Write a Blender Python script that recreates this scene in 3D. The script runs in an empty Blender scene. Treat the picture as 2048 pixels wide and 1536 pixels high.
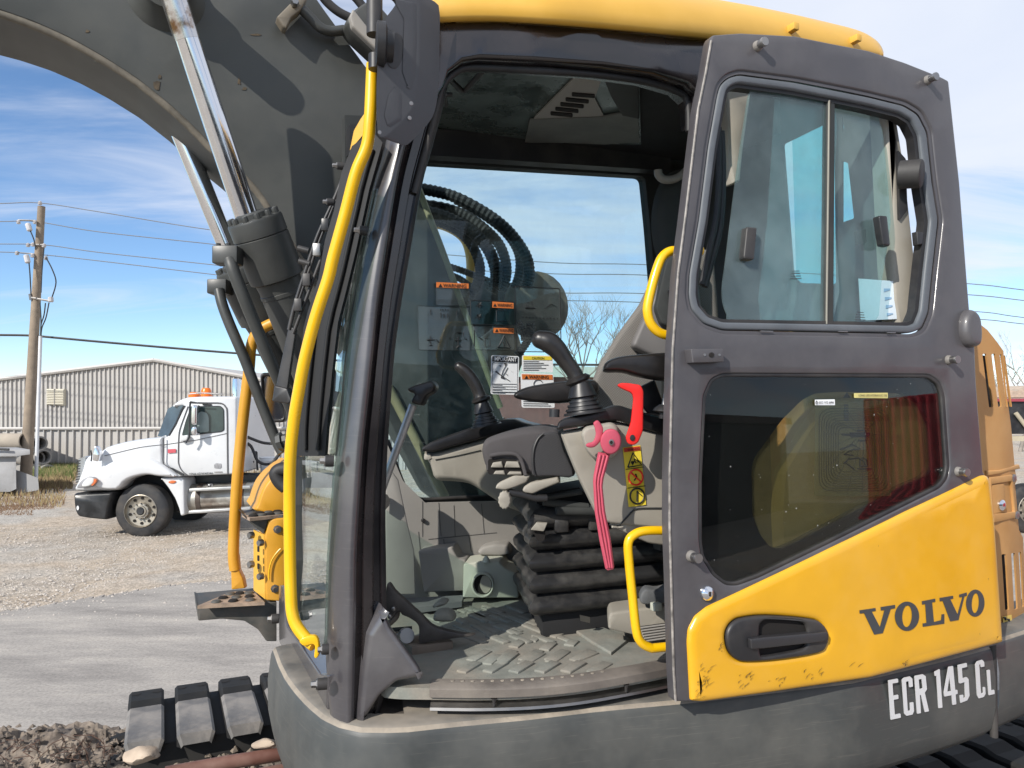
import bpy, bmesh, math, random
from mathutils import Vector, Matrix
from mathutils.geometry import delaunay_2d_cdt
random.seed(7)
R = math.radians
SC = bpy.context.scene
COL = SC.collection

# ------------------------------------------------------------------ camera
FPX = 1500.0; CAMZ = 2.4
PITCH = math.atan(40.0/FPX)
cam = bpy.data.cameras.new('camera'); camo = bpy.data.objects.new('camera', cam); COL.objects.link(camo)
camo.location = (0, 0, CAMZ); camo.rotation_euler = (R(90)+PITCH, 0, 0)
cam.sensor_width = 36; cam.lens = 36*FPX/2048; cam.clip_start = 0.05; cam.clip_end = 2000
SC.camera = camo
SC.render.resolution_x = 1024; SC.render.resolution_y = 768

# ------------------------------------------------------------------ light
SUN_AZ = math.atan2(-0.60, -0.80)      # direction towards the sun, from +Y clockwise
SUN_EL = R(32)
sd = Vector((math.sin(SUN_AZ)*math.cos(SUN_EL), math.cos(SUN_AZ)*math.cos(SUN_EL), math.sin(SUN_EL)))
sl = bpy.data.lights.new('sun', 'SUN'); sl.energy = 4.4; sl.angle = R(0.5); sl.color = (1.0, .95, .87)
so = bpy.data.objects.new('sun', sl); COL.objects.link(so); so.rotation_euler = sd.to_track_quat('Z', 'Y').to_euler()
w = bpy.data.worlds.new('World'); SC.world = w; w.use_nodes = True
nt = w.node_tree; nt.nodes.clear(); N = nt.nodes.new; L = nt.links.new
out = N('ShaderNodeOutputWorld')
sky = N('ShaderNodeTexSky'); sky.sky_type = 'NISHITA'; sky.sun_disc = False
sky.sun_elevation = SUN_EL; sky.sun_rotation = SUN_AZ; sky.altitude = 3000; sky.air_density = 1.15; sky.dust_density = 0.0; sky.ozone_density = 3.0
hs = N('ShaderNodeHueSaturation'); hs.inputs['Saturation'].default_value = 1.06
L(sky.outputs[0], hs.inputs['Color'])
b1 = N('ShaderNodeBackground'); b1.inputs[1].default_value = 0.15; L(hs.outputs[0], b1.inputs[0])
tc = N('ShaderNodeTexCoord'); sep = N('ShaderNodeSeparateXYZ'); L(tc.outputs['Generated'], sep.inputs[0])
def mth(op, a, b=None, c=None, clamp=False):
    n = N('ShaderNodeMath'); n.operation = op; n.use_clamp = clamp
    for i, v in enumerate((a, b, c)):
        if v is None: continue
        if isinstance(v, (int, float)): n.inputs[i].default_value = v
        else: L(v, n.inputs[i])
    return n.outputs[0]
zz = mth('ADD', mth('MAXIMUM', sep.outputs[2], 0.0), 0.22)
cx = mth('DIVIDE', sep.outputs[0], zz); cy = mth('DIVIDE', sep.outputs[1], zz)
cmb = N('ShaderNodeCombineXYZ'); L(cx, cmb.inputs[0]); L(cy, cmb.inputs[1])
def wnoise(scale, rot, sx, sy, off, detail, dist=0.0, rough=.55):
    mp = N('ShaderNodeMapping'); mp.inputs['Rotation'].default_value = (0, 0, R(rot)); mp.inputs['Scale'].default_value = (sx, sy, 1); mp.inputs['Location'].default_value = off
    L(cmb.outputs[0], mp.inputs[0])
    n = N('ShaderNodeTexNoise'); n.inputs['Scale'].default_value = scale; n.inputs['Detail'].default_value = detail; n.inputs['Roughness'].default_value = rough; n.inputs['Distortion'].default_value = dist
    L(mp.outputs[0], n.inputs['Vector']); return n.outputs[0]
n1 = wnoise(1.25, 38, .55, 1.9, (3.1, 1.7, 0), 11, 1.2, .6)
n2 = wnoise(.38, 0, 1, 1, (5.2, 2.2, 0), 3)
cov = mth('ADD', n1, mth('MULTIPLY', mth('SUBTRACT', n2, .5), .9))
side = mth('MULTIPLY', sep.outputs[0], .20)        # the sky is cloudier towards the machine's rear
hi = mth('MULTIPLY', sep.outputs[2], .34)
cov = mth('ADD', mth('ADD', cov, side), hi)
mr = N('ShaderNodeMapRange'); mr.interpolation_type = 'SMOOTHSTEP'; L(cov, mr.inputs[0])
mr.inputs[1].default_value = .36; mr.inputs[2].default_value = .84
b2 = N('ShaderNodeBackground'); b2.inputs[1].default_value = 0.86
n3 = wnoise(2.3, 10, 1, 1, (8, 1, 0), 6, .3)
cr_ = N('ShaderNodeMix'); cr_.data_type = 'RGBA'; L(n3, cr_.inputs[0]); cr_.inputs[6].default_value = (.72, .80, .96, 1); cr_.inputs[7].default_value = (.98, 1.0, 1.05, 1)
L(cr_.outputs[2], b2.inputs[0])
mx = N('ShaderNodeMixShader'); L(mth('MULTIPLY', mr.outputs[0], .92), mx.inputs[0]); L(b1.outputs[0], mx.inputs[1]); L(b2.outputs[0], mx.inputs[2])
L(mx.outputs[0], out.inputs[0])
vs = SC.view_settings; vs.view_transform = 'Standard'; vs.look = 'None'; vs.exposure = 0.25; vs.gamma = 1.0
SC.render.engine = 'CYCLES'
SC.cycles.max_bounces = 8; SC.cycles.transparent_max_bounces = 20; SC.cycles.glossy_bounces = 3; SC.cycles.diffuse_bounces = 3

# ------------------------------------------------------------------ projection helpers
CP, SP = math.cos(PITCH), math.sin(PITCH)
CAM = Vector((0, 0, CAMZ))
def ray(px, py):
    x = (px-1024)/FPX; y = -(py-768)/FPX
    d = Vector((x, CP-y*SP, SP+y*CP)); return d/d.y
def P(px, py, d): return CAM + ray(px, py)*d
def G(g):
    def pos(px, py):
        r = ray(px, py); d = 2.2
        f = lambda q: q-g(r.x*q, CAMZ+r.z*q)
        d0, d1 = 2.0, 2.6; f0, f1 = f(d0), f(d1)
        for _ in range(14):
            if abs(f1-f0) < 1e-12: break
            d2 = d1-f1*(d1-d0)/(f1-f0)
            d2 = min(max(d2, .3), 60)
            d0, f0 = d1, f1; d1 = d2; f1 = f(d1)
            if abs(f1) < 1e-7: break
        return CAM+r*d1
    return pos
def pl(d0, x0=0.0, s=0.466, lean=0.0, z0=2.0): return G(lambda X, z: d0+s*(X-x0)+lean*(z-z0))
def ZP(z):
    def pos(px, py):
        r = ray(px, py); return CAM+r*((z-CAMZ)/r.z)
    return pos
def interp(x, xs, ys):
    if x <= xs[0]: return ys[0]+(ys[1]-ys[0])/(xs[1]-xs[0])*(x-xs[0])
    for i in range(len(xs)-1):
        if x <= xs[i+1]:
            t = (x-xs[i])/(xs[i+1]-xs[i]); return ys[i]+(ys[i+1]-ys[i])*t
    return ys[-1]+(ys[-1]-ys[-2])/(xs[-1]-xs[-2])*(x-xs[-1])
FR = {'1': (0, 0, 2.9257), '2': (0, 400, 2.9257), '3': (0, 750, 2.9257), '4': (0, 1100, 2.9257), '5': (500, 0, 2.9257),
      '6': (500, 400, 4.096), '7': (800, 350, 3.4133), '8': (800, 650, 3.4133), '9': (500, 750, 4.096), '10': (500, 1050, 3.4133),
      '11': (900, 1000, 3.4133), '12': (800, 50, 2.9257), '13': (1300, 0, 2.738), '14': (1300, 400, 2.738), '15': (1300, 700, 2.738),
      '16': (1300, 1050, 2.738), 'T': (130, 760, 4.551), 'S': (380, 900, 6.4), 'L': (0, 840, 9.6), 'P': (760, 1140, 8.533),
      'W': (820, 540, 6.4), 'C': (960, 840, 7.877), 'D': (1340, 150, 2.793), 'R': (1800, 600, 3.072)}
def z(fr, pts):
    a, b, s = FR[fr]
    return [(a+p[0]/s, b+p[1]/s) for p in pts]
U = Vector((.906, .423, 0)); V = Vector((-.423, .906, 0)); UP = Vector((0, 0, 1)); YD = Vector((0, 1, 0))

# ------------------------------------------------------------------ polygon helpers
def area(p): return .5*sum(p[i][0]*p[(i+1) % len(p)][1]-p[(i+1) % len(p)][0]*p[i][1] for i in range(len(p)))
def ccw(p): return list(p) if area(p) > 0 else list(reversed(p))
def rp(pts, r, n=5):
    """round the corners of a closed polygon"""
    o = []; m = len(pts)
    for i in range(m):
        a, b, c = Vector(pts[i-1][:2]), Vector(pts[i][:2]), Vector(pts[(i+1) % m][:2])
        rr = pts[i][2] if len(pts[i]) > 2 else r
        la, lc = (a-b).length, (c-b).length
        t = min(rr, la*.48, lc*.48)
        if t < .3: o.append(tuple(b)); continue
        p, q = b+(a-b)/la*t, b+(c-b)/lc*t
        for k in range(n+1):
            s = k/n; o.append(tuple(p*(1-s)**2+b*2*s*(1-s)+q*s*s))
    return o
def cr(pts, n=5, closed=False):
    """Catmull-Rom through points (tuples of any length)"""
    m = len(pts); o = []
    rng = range(m if closed else m-1)
    for i in rng:
        if closed: p0, p1, p2, p3 = pts[i-1], pts[i], pts[(i+1) % m], pts[(i+2) % m]
        else: p0, p1, p2, p3 = pts[max(i-1, 0)], pts[i], pts[i+1], pts[min(i+2, m-1)]
        for k in range(n):
            t = k/n
            o.append(tuple(.5*((2*b)+(-a+c)*t+(2*a-5*b+4*c-d)*t*t+(-a+3*b-3*c+d)*t**3) for a, b, c, d in zip(p0, p1, p2, p3)))
    if not closed: o.append(tuple(pts[-1]))
    return o
def ell(cx, cy, rx, ry, n=20, rot=0):
    c, s = math.cos(rot), math.sin(rot)
    return [(cx+rx*math.cos(t)*c-ry*math.sin(t)*s, cy+rx*math.cos(t)*s+ry*math.sin(t)*c) for t in [2*math.pi*k/n for k in range(n)]]
def inset(p, b):
    m = len(p); o = []
    for i in range(m):
        a, q, c = Vector(p[i-1]), Vector(p[i]), Vector(p[(i+1) % m])
        e1 = (q-a); e2 = (c-q)
        if e1.length < 1e-9 or e2.length < 1e-9: o.append(tuple(q)); continue
        e1.normalize(); e2.normalize()
        n1 = Vector((-e1.y, e1.x)); n2 = Vector((-e2.y, e2.x)); n = n1+n2
        if n.length < 1e-6: o.append(tuple(q)); continue
        n.normalize(); k = min(1/max(n.dot(n1), .35), 2.0)
        o.append(tuple(q+n*b*k))
    return o
def inside(p, poly):
    x, y = p; r = False; j = len(poly)-1
    for i in range(len(poly)):
        xi, yi = poly[i]; xj, yj = poly[j]
        if (yi > y) != (yj > y) and x < (xj-xi)*(y-yi)/(yj-yi)+xi: r = not r
        j = i
    return r
def tri(loops, grid=None):
    vs_ = []; es = []
    for lp in loops:
        k = len(vs_); vs_ += [Vector(p) for p in lp]; es += [(k+i, k+(i+1) % len(lp)) for i in range(len(lp))]
    if grid:
        xs = [p[0] for p in loops[0]]; ys = [p[1] for p in loops[0]]
        y = min(ys)+grid*.5
        while y < max(ys):
            x = min(xs)+grid*.5
            while x < max(xs):
                if inside((x, y), loops[0]) and not any(inside((x, y), h) for h in loops[1:]): vs_.append(Vector((x, y)))
                x += grid
            y += grid
    r = delaunay_2d_cdt(vs_, es, [], 0, 1e-5)
    ov, of = r[0], r[2]; fs = []
    for f in of:
        c = (sum(ov[i].x for i in f)/3, sum(ov[i].y for i in f)/3)
        if inside(c, loops[0]) and not any(inside(c, h) for h in loops[1:]): fs.append(tuple(f))
    return [tuple(v_) for v_ in ov], fs

# ------------------------------------------------------------------ object helpers
def link(name, me, mat, par=None, sharp=40):
    o = bpy.data.objects.new(name, me); COL.objects.link(o)
    if mat is not None:
        for m_ in (mat if isinstance(mat, (list, tuple)) else [mat]): me.materials.append(m_)
    if len(me.polygons):
        me.polygons.foreach_set('use_smooth', [True]*len(me.polygons))
        me.set_sharp_from_angle(angle=R(sharp))
    if par is not None:
        o.parent = par
        if par.type == 'EMPTY': o.matrix_parent_inverse = Matrix.Translation(-par.location)
    return o
def bmlink(name, bm, mat, par=None, sharp=40, doubles=True):
    if doubles: bmesh.ops.remove_doubles(bm, verts=bm.verts, dist=1e-5)
    bmesh.ops.recalc_face_normals(bm, faces=bm.faces)
    me = bpy.data.meshes.new(name); bm.to_mesh(me); bm.free()
    return link(name, me, mat, par, sharp)
def face(bm, vs_):
    try: return bm.faces.new(vs_)
    except ValueError: return None
def sheet_bm(bm, pts, pos, th, holes=(), grid=None, bev=(0, 0), dv=YD, seg=3, off=0.0, midx=0):
    outer = ccw(pts); hs_ = [ccw(h) for h in holes]
    bp, bmt = bev; n = seg if bp > 0 else 0
    cache = {}
    def pt(p, d):
        k = (round(p[0], 4), round(p[1], 4))
        if k not in cache: cache[k] = pos(*p)
        return cache[k]+dv*(d+off)
    lv = []
    for k in range(n+1):
        a = (math.pi/2)*k/n if n else 0
        i_ = bp*(1-math.sin(a)) if n else 0; dp = bmt*(1-math.cos(a)) if n else 0
        lv.append(([inset(outer, i_) if i_ > 1e-6 else outer]+[inset(h, -i_) if i_ > 1e-6 else h for h in hs_], dp))
    def cap(loops, d):
        vv, ff = tri(loops, grid)
        bv = [bm.verts.new(pt(v_, d)) for v_ in vv]
        for f in ff:
            q = face(bm, [bv[i] for i in f])
            if q: q.material_index = midx
    cap(lv[0][0], 0.0)
    rows = [(lp, d) for lp, d in lv]
    if th > 0:
        rows.append((lv[-1][0], th)); cap(lv[-1][0], th)
    for (la, da), (lb, db) in zip(rows, rows[1:]):
        for A, B in zip(la, lb):
            va = [bm.verts.new(pt(p, da)) for p in A]; vb = [bm.verts.new(pt(p, db)) for p in B]; m = len(A)
            for i in range(m):
                q = face(bm, [va[i], va[(i+1) % m], vb[(i+1) % m], vb[i]])
                if q: q.material_index = midx
def sheet(name, pts, pos, th, mat, par=None, holes=(), grid=None, bev=(0, 0), dv=YD, seg=3, off=0.0, sharp=40):
    bm = bmesh.new(); sheet_bm(bm, pts, pos, th, holes, grid, bev, dv, seg, off)
    return bmlink(name, bm, mat, par, sharp)
def frame_of(t):
    t = t.normalized(); a = Vector((0, 0, 1)) if abs(t.z) < .9 else Vector((1, 0, 0))
    x = t.cross(a).normalized(); return x, t.cross(x).normalized()
def tube_bm(bm, pts, r, seg=10, caps=True, midx=0):
    pts = [Vector(p) for p in pts]; n = len(pts)
    rs = r if isinstance(r, (list, tuple)) else [r]*n
    x = None; rings = []
    for i in range(n):
        t = (pts[min(i+1, n-1)]-pts[max(i-1, 0)])
        if t.length < 1e-9: t = Vector((0, 0, 1))
        t.normalize()
        if x is None: x, y = frame_of(t)
        else:
            x = (x-t*x.dot(t)).normalized(); y = t.cross(x)
        rings.append([bm.verts.new(pts[i]+(x*math.cos(a)+y*math.sin(a))*rs[i]) for a in [2*math.pi*k/seg for k in range(seg)]])
    for a, b in zip(rings, rings[1:]):
        for k in range(seg):
            q = face(bm, [a[k], a[(k+1) % seg], b[(k+1) % seg], b[k]])
            if q: q.material_index = midx
    if caps:
        for rg in (list(reversed(rings[0])), rings[-1]):
            q = face(bm, rg)
            if q: q.material_index = midx
def tube(name, pts, r, mat, par=None, seg=12, sharp=50):
    bm = bmesh.new(); tube_bm(bm, pts, r, seg); return bmlink(name, bm, mat, par, sharp, doubles=False)
def lathe_bm(bm, p0, p1, prof, seg=24, e=None, midx=0, caps=True):
    """prof = [(fraction along p0->p1, radius)]"""
    p0, p1 = Vector(p0), Vector(p1)
    pts = [p0.lerp(p1, t) for t, _ in prof]; ax = (p1-p0).normalized(); x, y = frame_of(ax)
    rings = [[bm.verts.new(c+(x*math.cos(a)+y*math.sin(a))*max(r, 1e-4)) for a in [2*math.pi*k/seg for k in range(seg)]] for c, (_, r) in zip(pts, prof)]
    for a, b in zip(rings, rings[1:]):
        for k in range(seg):
            q = face(bm, [a[k], a[(k+1) % seg], b[(k+1) % seg], b[k]])
            if q: q.material_index = midx
    for rg in ((list(reversed(rings[0])), rings[-1]) if caps else ()):
        q = face(bm, rg)
        if q: q.material_index = midx
def lathe(name, p0, p1, prof, mat, par=None, seg=24, sharp=35, caps=True):
    bm = bmesh.new(); lathe_bm(bm, p0, p1, prof, seg, caps=caps); return bmlink(name, bm, mat, par, sharp, doubles=False)
def box_bm(bm, c, ax, ay, az, hx, hy, hz, bev=0.0):
    c = Vector(c); vs_ = []
    for sx in (-1, 1):
        for sy in (-1, 1):
            for sz in (-1, 1): vs_.append(bm.verts.new(c+ax*(hx*sx)+ay*(hy*sy)+az*(hz*sz)))
    fs = [bm.faces.new([vs_[i] for i in f]) for f in ((0, 1, 3, 2), (4, 6, 7, 5), (0, 4, 5, 1), (2, 3, 7, 6), (0, 2, 6, 4), (1, 5, 7, 3))]
    if bev > 0:
        es = list({e for f in fs for e in f.edges})
        bmesh.ops.bevel(bm, geom=es, offset=bev, segments=2, affect='EDGES', profile=.5)
def box(name, c, h, mat, par=None, ax=None, ay=None, az=None, bev=0.004, sharp=40):
    ax = ax or Vector((1, 0, 0)); ay = ay or Vector((0, 1, 0)); az = az or UP
    bm = bmesh.new(); box_bm(bm, c, ax.normalized(), ay.normalized(), az.normalized(), h[0], h[1], h[2], bev)
    return bmlink(name, bm, mat, par, sharp, doubles=False)
def loft_bm(bm, rows, closed=False, mids=None):
    rv = [[bm.verts.new(p) for p in r_] for r_ in rows]
    for a, b in zip(rv, rv[1:]):
        n = len(a)
        for k in range(n if closed else n-1):
            q = face(bm, [a[k], a[(k+1) % n], b[(k+1) % n], b[k]])
            if q and mids: q.material_index = mids[k]
    return rv
def empty(name, loc, label, cat, group=None):
    o = bpy.data.objects.new(name, None); COL.objects.link(o); o.location = loc; o.empty_display_size = .3
    o['label'] = label; o['category'] = cat
    if group: o['group'] = group
    bpy.context.view_layer.update()
    return o
def tag(o, label, cat, group=None, kind=None):
    if label: o['label'] = label
    if cat: o['category'] = cat
    if group: o['group'] = group
    if kind: o['kind'] = kind
    return o
def pp(pts, pos, off=0.0, dv=YD): return [pos(*p)+dv*off for p in pts]
def disc(name, fr_pt, pos, rpx, ln, mat, par, prof=None, seg=20, n=None, off=0.0):
    """a short turned piece standing out of a surface by ln metres towards n"""
    c = pos(*fr_pt); r_ = (pos(fr_pt[0]+rpx, fr_pt[1])-c).length
    n = (n or Vector((0, -1, 0))).normalized(); c = c+n*off
    prof = prof or [(0, 1), (.8, 1), (1, .85)]
    return lathe(name, c, c+n*ln, [(t, q*r_) for t, q in prof], mat, par, seg)
def text3(name, s, pos, a, b, hpx, mat, par, off=-.002, ext=.0004, dv=YD):
    """lettering from pixel a (left of baseline) to b (right of baseline), hpx high"""
    cu = bpy.data.curves.new(name, 'FONT'); cu.body = s; cu.size = 1; cu.extrude = 0.0; cu.resolution_u = 2; cu.offset = .012
    t = bpy.data.objects.new(name, cu); COL.objects.link(t)
    dg = bpy.context.evaluated_depsgraph_get(); dg.update()
    me = bpy.data.meshes.new_from_object(t.evaluated_get(dg)); bpy.data.objects.remove(t); bpy.data.curves.remove(cu)
    xs = [v_.co.x for v_ in me.vertices]; ys = [v_.co.y for v_ in me.vertices]
    x0, x1 = min(xs), max(xs); h = max(ys)
    ca = Vector(a); cb = Vector(b); e = (cb-ca); nrm = Vector((e.y, -e.x)).normalized()*hpx
    for v_ in me.vertices:
        q = ca+e*((v_.co.x-x0)/(x1-x0))+nrm*(v_.co.y/h); v_.co = pos(q.x, q.y)+dv*off
    return link(name, me, mat, par)

# ------------------------------------------------------------------ materials
MATS = {}
def M(name, col, rough=.5, metal=0.0, var=.12, vs_=5.0, dust=0.0, dcol=(.36, .31, .25), ds=2.5, bump=0.0, bs=120.0, coat=0.0, scratch=0.0, scol=(.45, .40, .32), spec=.5, spots=0.0, spcol=(.02, .012, .008), rvar=.12, sstretch=(1, 1, 14), tint2=None, t2s=1.2):
    m = bpy.data.materials.new(name); m.use_nodes = True; t = m.node_tree; t.nodes.clear()
    def N(k): return t.nodes.new(k)
    lk = t.links.new
    o = N('ShaderNodeOutputMaterial'); p = N('ShaderNodeBsdfPrincipled'); lk(p.outputs[0], o.inputs[0])
    c = N('ShaderNodeTexCoord')
    def noise(scale, detail=5, rough_=.6, mp=None, dist=0):
        n = N('ShaderNodeTexNoise'); n.inputs['Scale'].default_value = scale; n.inputs['Detail'].default_value = detail; n.inputs['Roughness'].default_value = rough_; n.inputs['Distortion'].default_value = dist
        if mp:
            q = N('ShaderNodeMapping'); q.inputs['Scale'].default_value = mp[0]; q.inputs['Rotation'].default_value = mp[1]; lk(c.outputs['Object'], q.inputs[0]); lk(q.outputs[0], n.inputs['Vector'])
        else: lk(c.outputs['Object'], n.inputs['Vector'])
        return n.outputs[0]
    def rng(v_, a, b, lo=0., hi_=1.):
        n = N('ShaderNodeMapRange'); n.inputs[1].default_value = a; n.inputs[2].default_value = b; n.inputs[3].default_value = lo; n.inputs[4].default_value = hi_; lk(v_, n.inputs[0]); return n.outputs[0]
    def mix(f, a, b, mode='MIX'):
        n = N('ShaderNodeMix'); n.data_type = 'RGBA'; n.blend_type = mode
        for s, v_ in ((0, f), (6, a), (7, b)):
            if isinstance(v_, (int, float)): n.inputs[s].default_value = v_
            elif isinstance(v_, tuple): n.inputs[s].default_value = (*v_[:3], 1)
            else: lk(v_, n.inputs[s])
        return n.outputs[2]
    cc = tuple(col)
    nv = noise(vs_)
    lo = tuple(x*(1-var) for x in cc); hi_ = tuple(min(x*(1+var), 1) for x in cc)
    colr = mix(rng(nv, .3, .7), lo, hi_)
    if tint2: colr = mix(rng(noise(t2s, 4), .45, .62), colr, tint2)
    rg = rng(nv, .3, .7, max(rough-rvar*.6, .03), min(rough+rvar, 1))
    if scratch > 0:
        s1 = rng(noise(9, 3, .6, (sstretch, (.3, .5, .8))), .625, .66, 0, scratch)
        s2 = rng(noise(16, 3, .6, (sstretch, (-.4, -.6, 1.9))), .635, .67, 0, scratch)
        colr = mix(s1, colr, scol); colr = mix(s2, colr, scol)
    if spots > 0:
        colr = mix(rng(noise(22, 6, .7), .70, .73, 0, spots), colr, spcol)
    if dust > 0:
        dm = rng(noise(ds, 5, .7), .42, .68, 0, dust)
        colr = mix(dm, colr, dcol)
        mm = N('ShaderNodeMath'); mm.operation = 'MULTIPLY_ADD'; lk(dm, mm.inputs[0]); mm.inputs[1].default_value = .4; lk(rg, mm.inputs[2]); mm.use_clamp = True; rg = mm.outputs[0]
    lk(colr, p.inputs['Base Color']); lk(rg, p.inputs['Roughness'])
    p.inputs['Metallic'].default_value = metal; p.inputs['Specular IOR Level'].default_value = spec
    if coat: p.inputs['Coat Weight'].default_value = coat; p.inputs['Coat Roughness'].default_value = .12
    if bump > 0:
        b = N('ShaderNodeBump'); b.inputs['Strength'].default_value = bump; b.inputs['Distance'].default_value = .004; lk(noise(bs, 4, .6), b.inputs['Height']); lk(b.outputs[0], p.inputs['Normal'])
    MATS[name] = m; return m
def glass(name, tint, refl=.05, dirt=.04, dcol=(.7, .72, .7), ds=6.0, rough=.0, speck=.0, haze=.0):
    m = bpy.data.materials.new(name); m.use_nodes = True; t = m.node_tree; t.nodes.clear(); N = t.nodes.new; lk = t.links.new
    o = N('ShaderNodeOutputMaterial'); tr = N('ShaderNodeBsdfTransparent'); tr.inputs[0].default_value = (*tint, 1)
    gl = N('ShaderNodeBsdfGlossy'); gl.inputs['Roughness'].default_value = rough; gl.inputs[0].default_value = (.95, .97, 1, 1)
    lw = N('ShaderNodeLayerWeight'); lw.inputs[0].default_value = .5
    p5 = N('ShaderNodeMath'); p5.operation = 'POWER'; lk(lw.outputs['Facing'], p5.inputs[0]); p5.inputs[1].default_value = 4.0
    ma = N('ShaderNodeMath'); ma.operation = 'MULTIPLY_ADD'; lk(p5.outputs[0], ma.inputs[0]); ma.inputs[1].default_value = .85; ma.inputs[2].default_value = refl; ma.use_clamp = True
    m1 = N('ShaderNodeMixShader'); lk(ma.outputs[0], m1.inputs[0]); lk(tr.outputs[0], m1.inputs[1]); lk(gl.outputs[0], m1.inputs[2])
    df = N('ShaderNodeBsdfDiffuse'); df.inputs[0].default_value = (*dcol, 1)
    c = N('ShaderNodeTexCoord'); n = N('ShaderNodeTexNoise'); n.inputs['Scale'].default_value = ds; n.inputs['Detail'].default_value = 8; n.inputs['Roughness'].default_value = .7; lk(c.outputs['Object'], n.inputs['Vector'])
    r_ = N('ShaderNodeMapRange'); r_.inputs[1].default_value = .4; r_.inputs[2].default_value = .75; r_.inputs[3].default_value = haze; r_.inputs[4].default_value = haze+dirt; lk(n.outputs[0], r_.inputs[0])
    f = r_.outputs[0]
    if speck > 0:
        n2_ = N('ShaderNodeTexNoise'); n2_.inputs['Scale'].default_value = 95; n2_.inputs['Detail'].default_value = 3; lk(c.outputs['Object'], n2_.inputs['Vector'])
        r2 = N('ShaderNodeMapRange'); r2.inputs[1].default_value = .76; r2.inputs[2].default_value = .79; r2.inputs[3].default_value = 0; r2.inputs[4].default_value = speck; lk(n2_.outputs[0], r2.inputs[0])
        ad = N('ShaderNodeMath'); ad.operation = 'ADD'; ad.use_clamp = True; lk(f, ad.inputs[0]); lk(r2.outputs[0], ad.inputs[1]); f = ad.outputs[0]
    m2 = N('ShaderNodeMixShader'); lk(f, m2.inputs[0]); lk(m1.outputs[0], m2.inputs[1]); lk(df.outputs[0], m2.inputs[2]); lk(m2.outputs[0], o.inputs[0])
    MATS[name] = m; return m
def fabric(name, c1, c2, scale):
    m = M(name, c1, .9, var=.1); t = m.node_tree; N = t.nodes.new; lk = t.links.new
    p = [n for n in t.nodes if n.type == 'BSDF_PRINCIPLED'][0]
    c = N('ShaderNodeTexCoord'); src = p.inputs['Base Color'].links[0].from_socket
    hs_ = []
    for rot in (.5, -.9):
        mp = N('ShaderNodeMapping'); mp.inputs['Rotation'].default_value = (0, rot, .2); lk(c.outputs['Object'], mp.inputs[0])
        wv = N('ShaderNodeTexWave'); wv.inputs['Scale'].default_value = scale; wv.inputs['Distortion'].default_value = .6; lk(mp.outputs[0], wv.inputs[0]); hs_.append(wv.outputs['Fac'])
    mu = N('ShaderNodeMath'); mu.operation = 'MULTIPLY'; lk(hs_[0], mu.inputs[0]); lk(hs_[1], mu.inputs[1])
    mx_ = N('ShaderNodeMix'); mx_.data_type = 'RGBA'; lk(mu.outputs[0], mx_.inputs[0]); lk(src, mx_.inputs[6]); mx_.inputs[7].default_value = (*c2, 1); lk(mx_.outputs[2], p.inputs['Base Color'])
    b = N('ShaderNodeBump'); b.inputs['Strength'].default_value = .7; b.inputs['Distance'].default_value = .003; lk(mu.outputs[0], b.inputs['Height']); lk(b.outputs[0], p.inputs['Normal'])
    return m

CABP = M('cab_paint', (.048, .044, .048), .36, var=.10, dust=.16, dcol=(.20, .19, .18), ds=3, coat=.8, scratch=.03, rvar=.08, spec=.6)
CABG = M('cab_paint_gloss', (.012, .010, .011), .22, var=.2, dust=.10, dcol=(.10, .06, .045), coat=.6)
DOORP = M('door_paint', (.062, .058, .063), .42, var=.08, dust=.14, dcol=(.22, .21, .2), coat=.25, spots=.15, spcol=(.45, .42, .36), rvar=.06)
YEL = M('yellow_paint', (.76, .395, .018), .30, var=.04, coat=.5, dust=.10, dcol=(.80, .55, .20), ds=2, spots=.0)
YELW = M('yellow_paint_worn', (.68, .35, .008), .34, var=.06, coat=.4, dust=.34, dcol=(.68, .40, .10), ds=2.2, scratch=.0, spots=.55)
YROOF = M('roof_yellow', (.66, .375, .055), .42, var=.05, dust=.12, dcol=(.72, .52, .25))
YBAR = M('rail_yellow', (.80, .455, .003), .30, var=.04, coat=.4, spots=.35)
YOR = M('deck_yellow', (.60, .29, .02), .42, var=.07, dust=.10, spots=.2)
HOOD = M('hood_yellow_faded', (.44, .225, .07), .55, var=.08, dust=.16, dcol=(.56, .42, .26))
BOOMG = M('boom_grey', (.060, .063, .059), .50, var=.10, dust=.12, dcol=(.12, .11, .09), spots=.3, spcol=(.12, .09, .06), bump=.04, bs=40, rvar=.06)
CYLG = M('cylinder_grey', (.042, .044, .042), .42, var=.08, dust=.10, dcol=(.18, .17, .15))
SKIRT = M('skirt_grey', (.050, .054, .053), .46, var=.10, dust=.30, dcol=(.20, .19, .165), ds=2.2, scratch=.13, scol=(.22, .20, .17), sstretch=(.5, .5, 16))
SKTOP = M('skirt_top_dusty', (.10, .098, .09), .6, var=.2, dust=.7, dcol=(.36, .31, .25), ds=1.6, bump=.1)
WORN = M('worn_edge', (.30, .255, .20), .7, var=.35, vs_=9, dust=.5, dcol=(.16, .15, .14), bump=.3)
CHROME = M('chrome', (.72, .73, .76), .10, 1.0, var=.05)
CHROMEW = M('worn_chrome', (.66, .64, .63), .22, 1.0, var=.10, tint2=(.22, .13, .07), t2s=14)
STEEL = M('steel', (.34, .33, .32), .38, 1.0, var=.15, dust=.2)
BLK = M('black_plastic', (.018, .018, .020), .42, var=.15, dust=.08, rvar=.1)
MIRB = M('mirror_shell_plastic', (.060, .061, .067), .48, var=.08, dust=.10, dcol=(.2, .2, .2), spots=.35, spcol=(.3, .3, .29))
HOSE = M('hose_rubber', (.008, .008, .009), .6, var=.2)
RUB = M('black_rubber', (.016, .016, .018), .55, var=.2, dust=.10)
SEAL = M('window_rubber', (.095, .105, .118), .5, var=.15, dust=.18, dcol=(.2, .21, .22))
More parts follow.
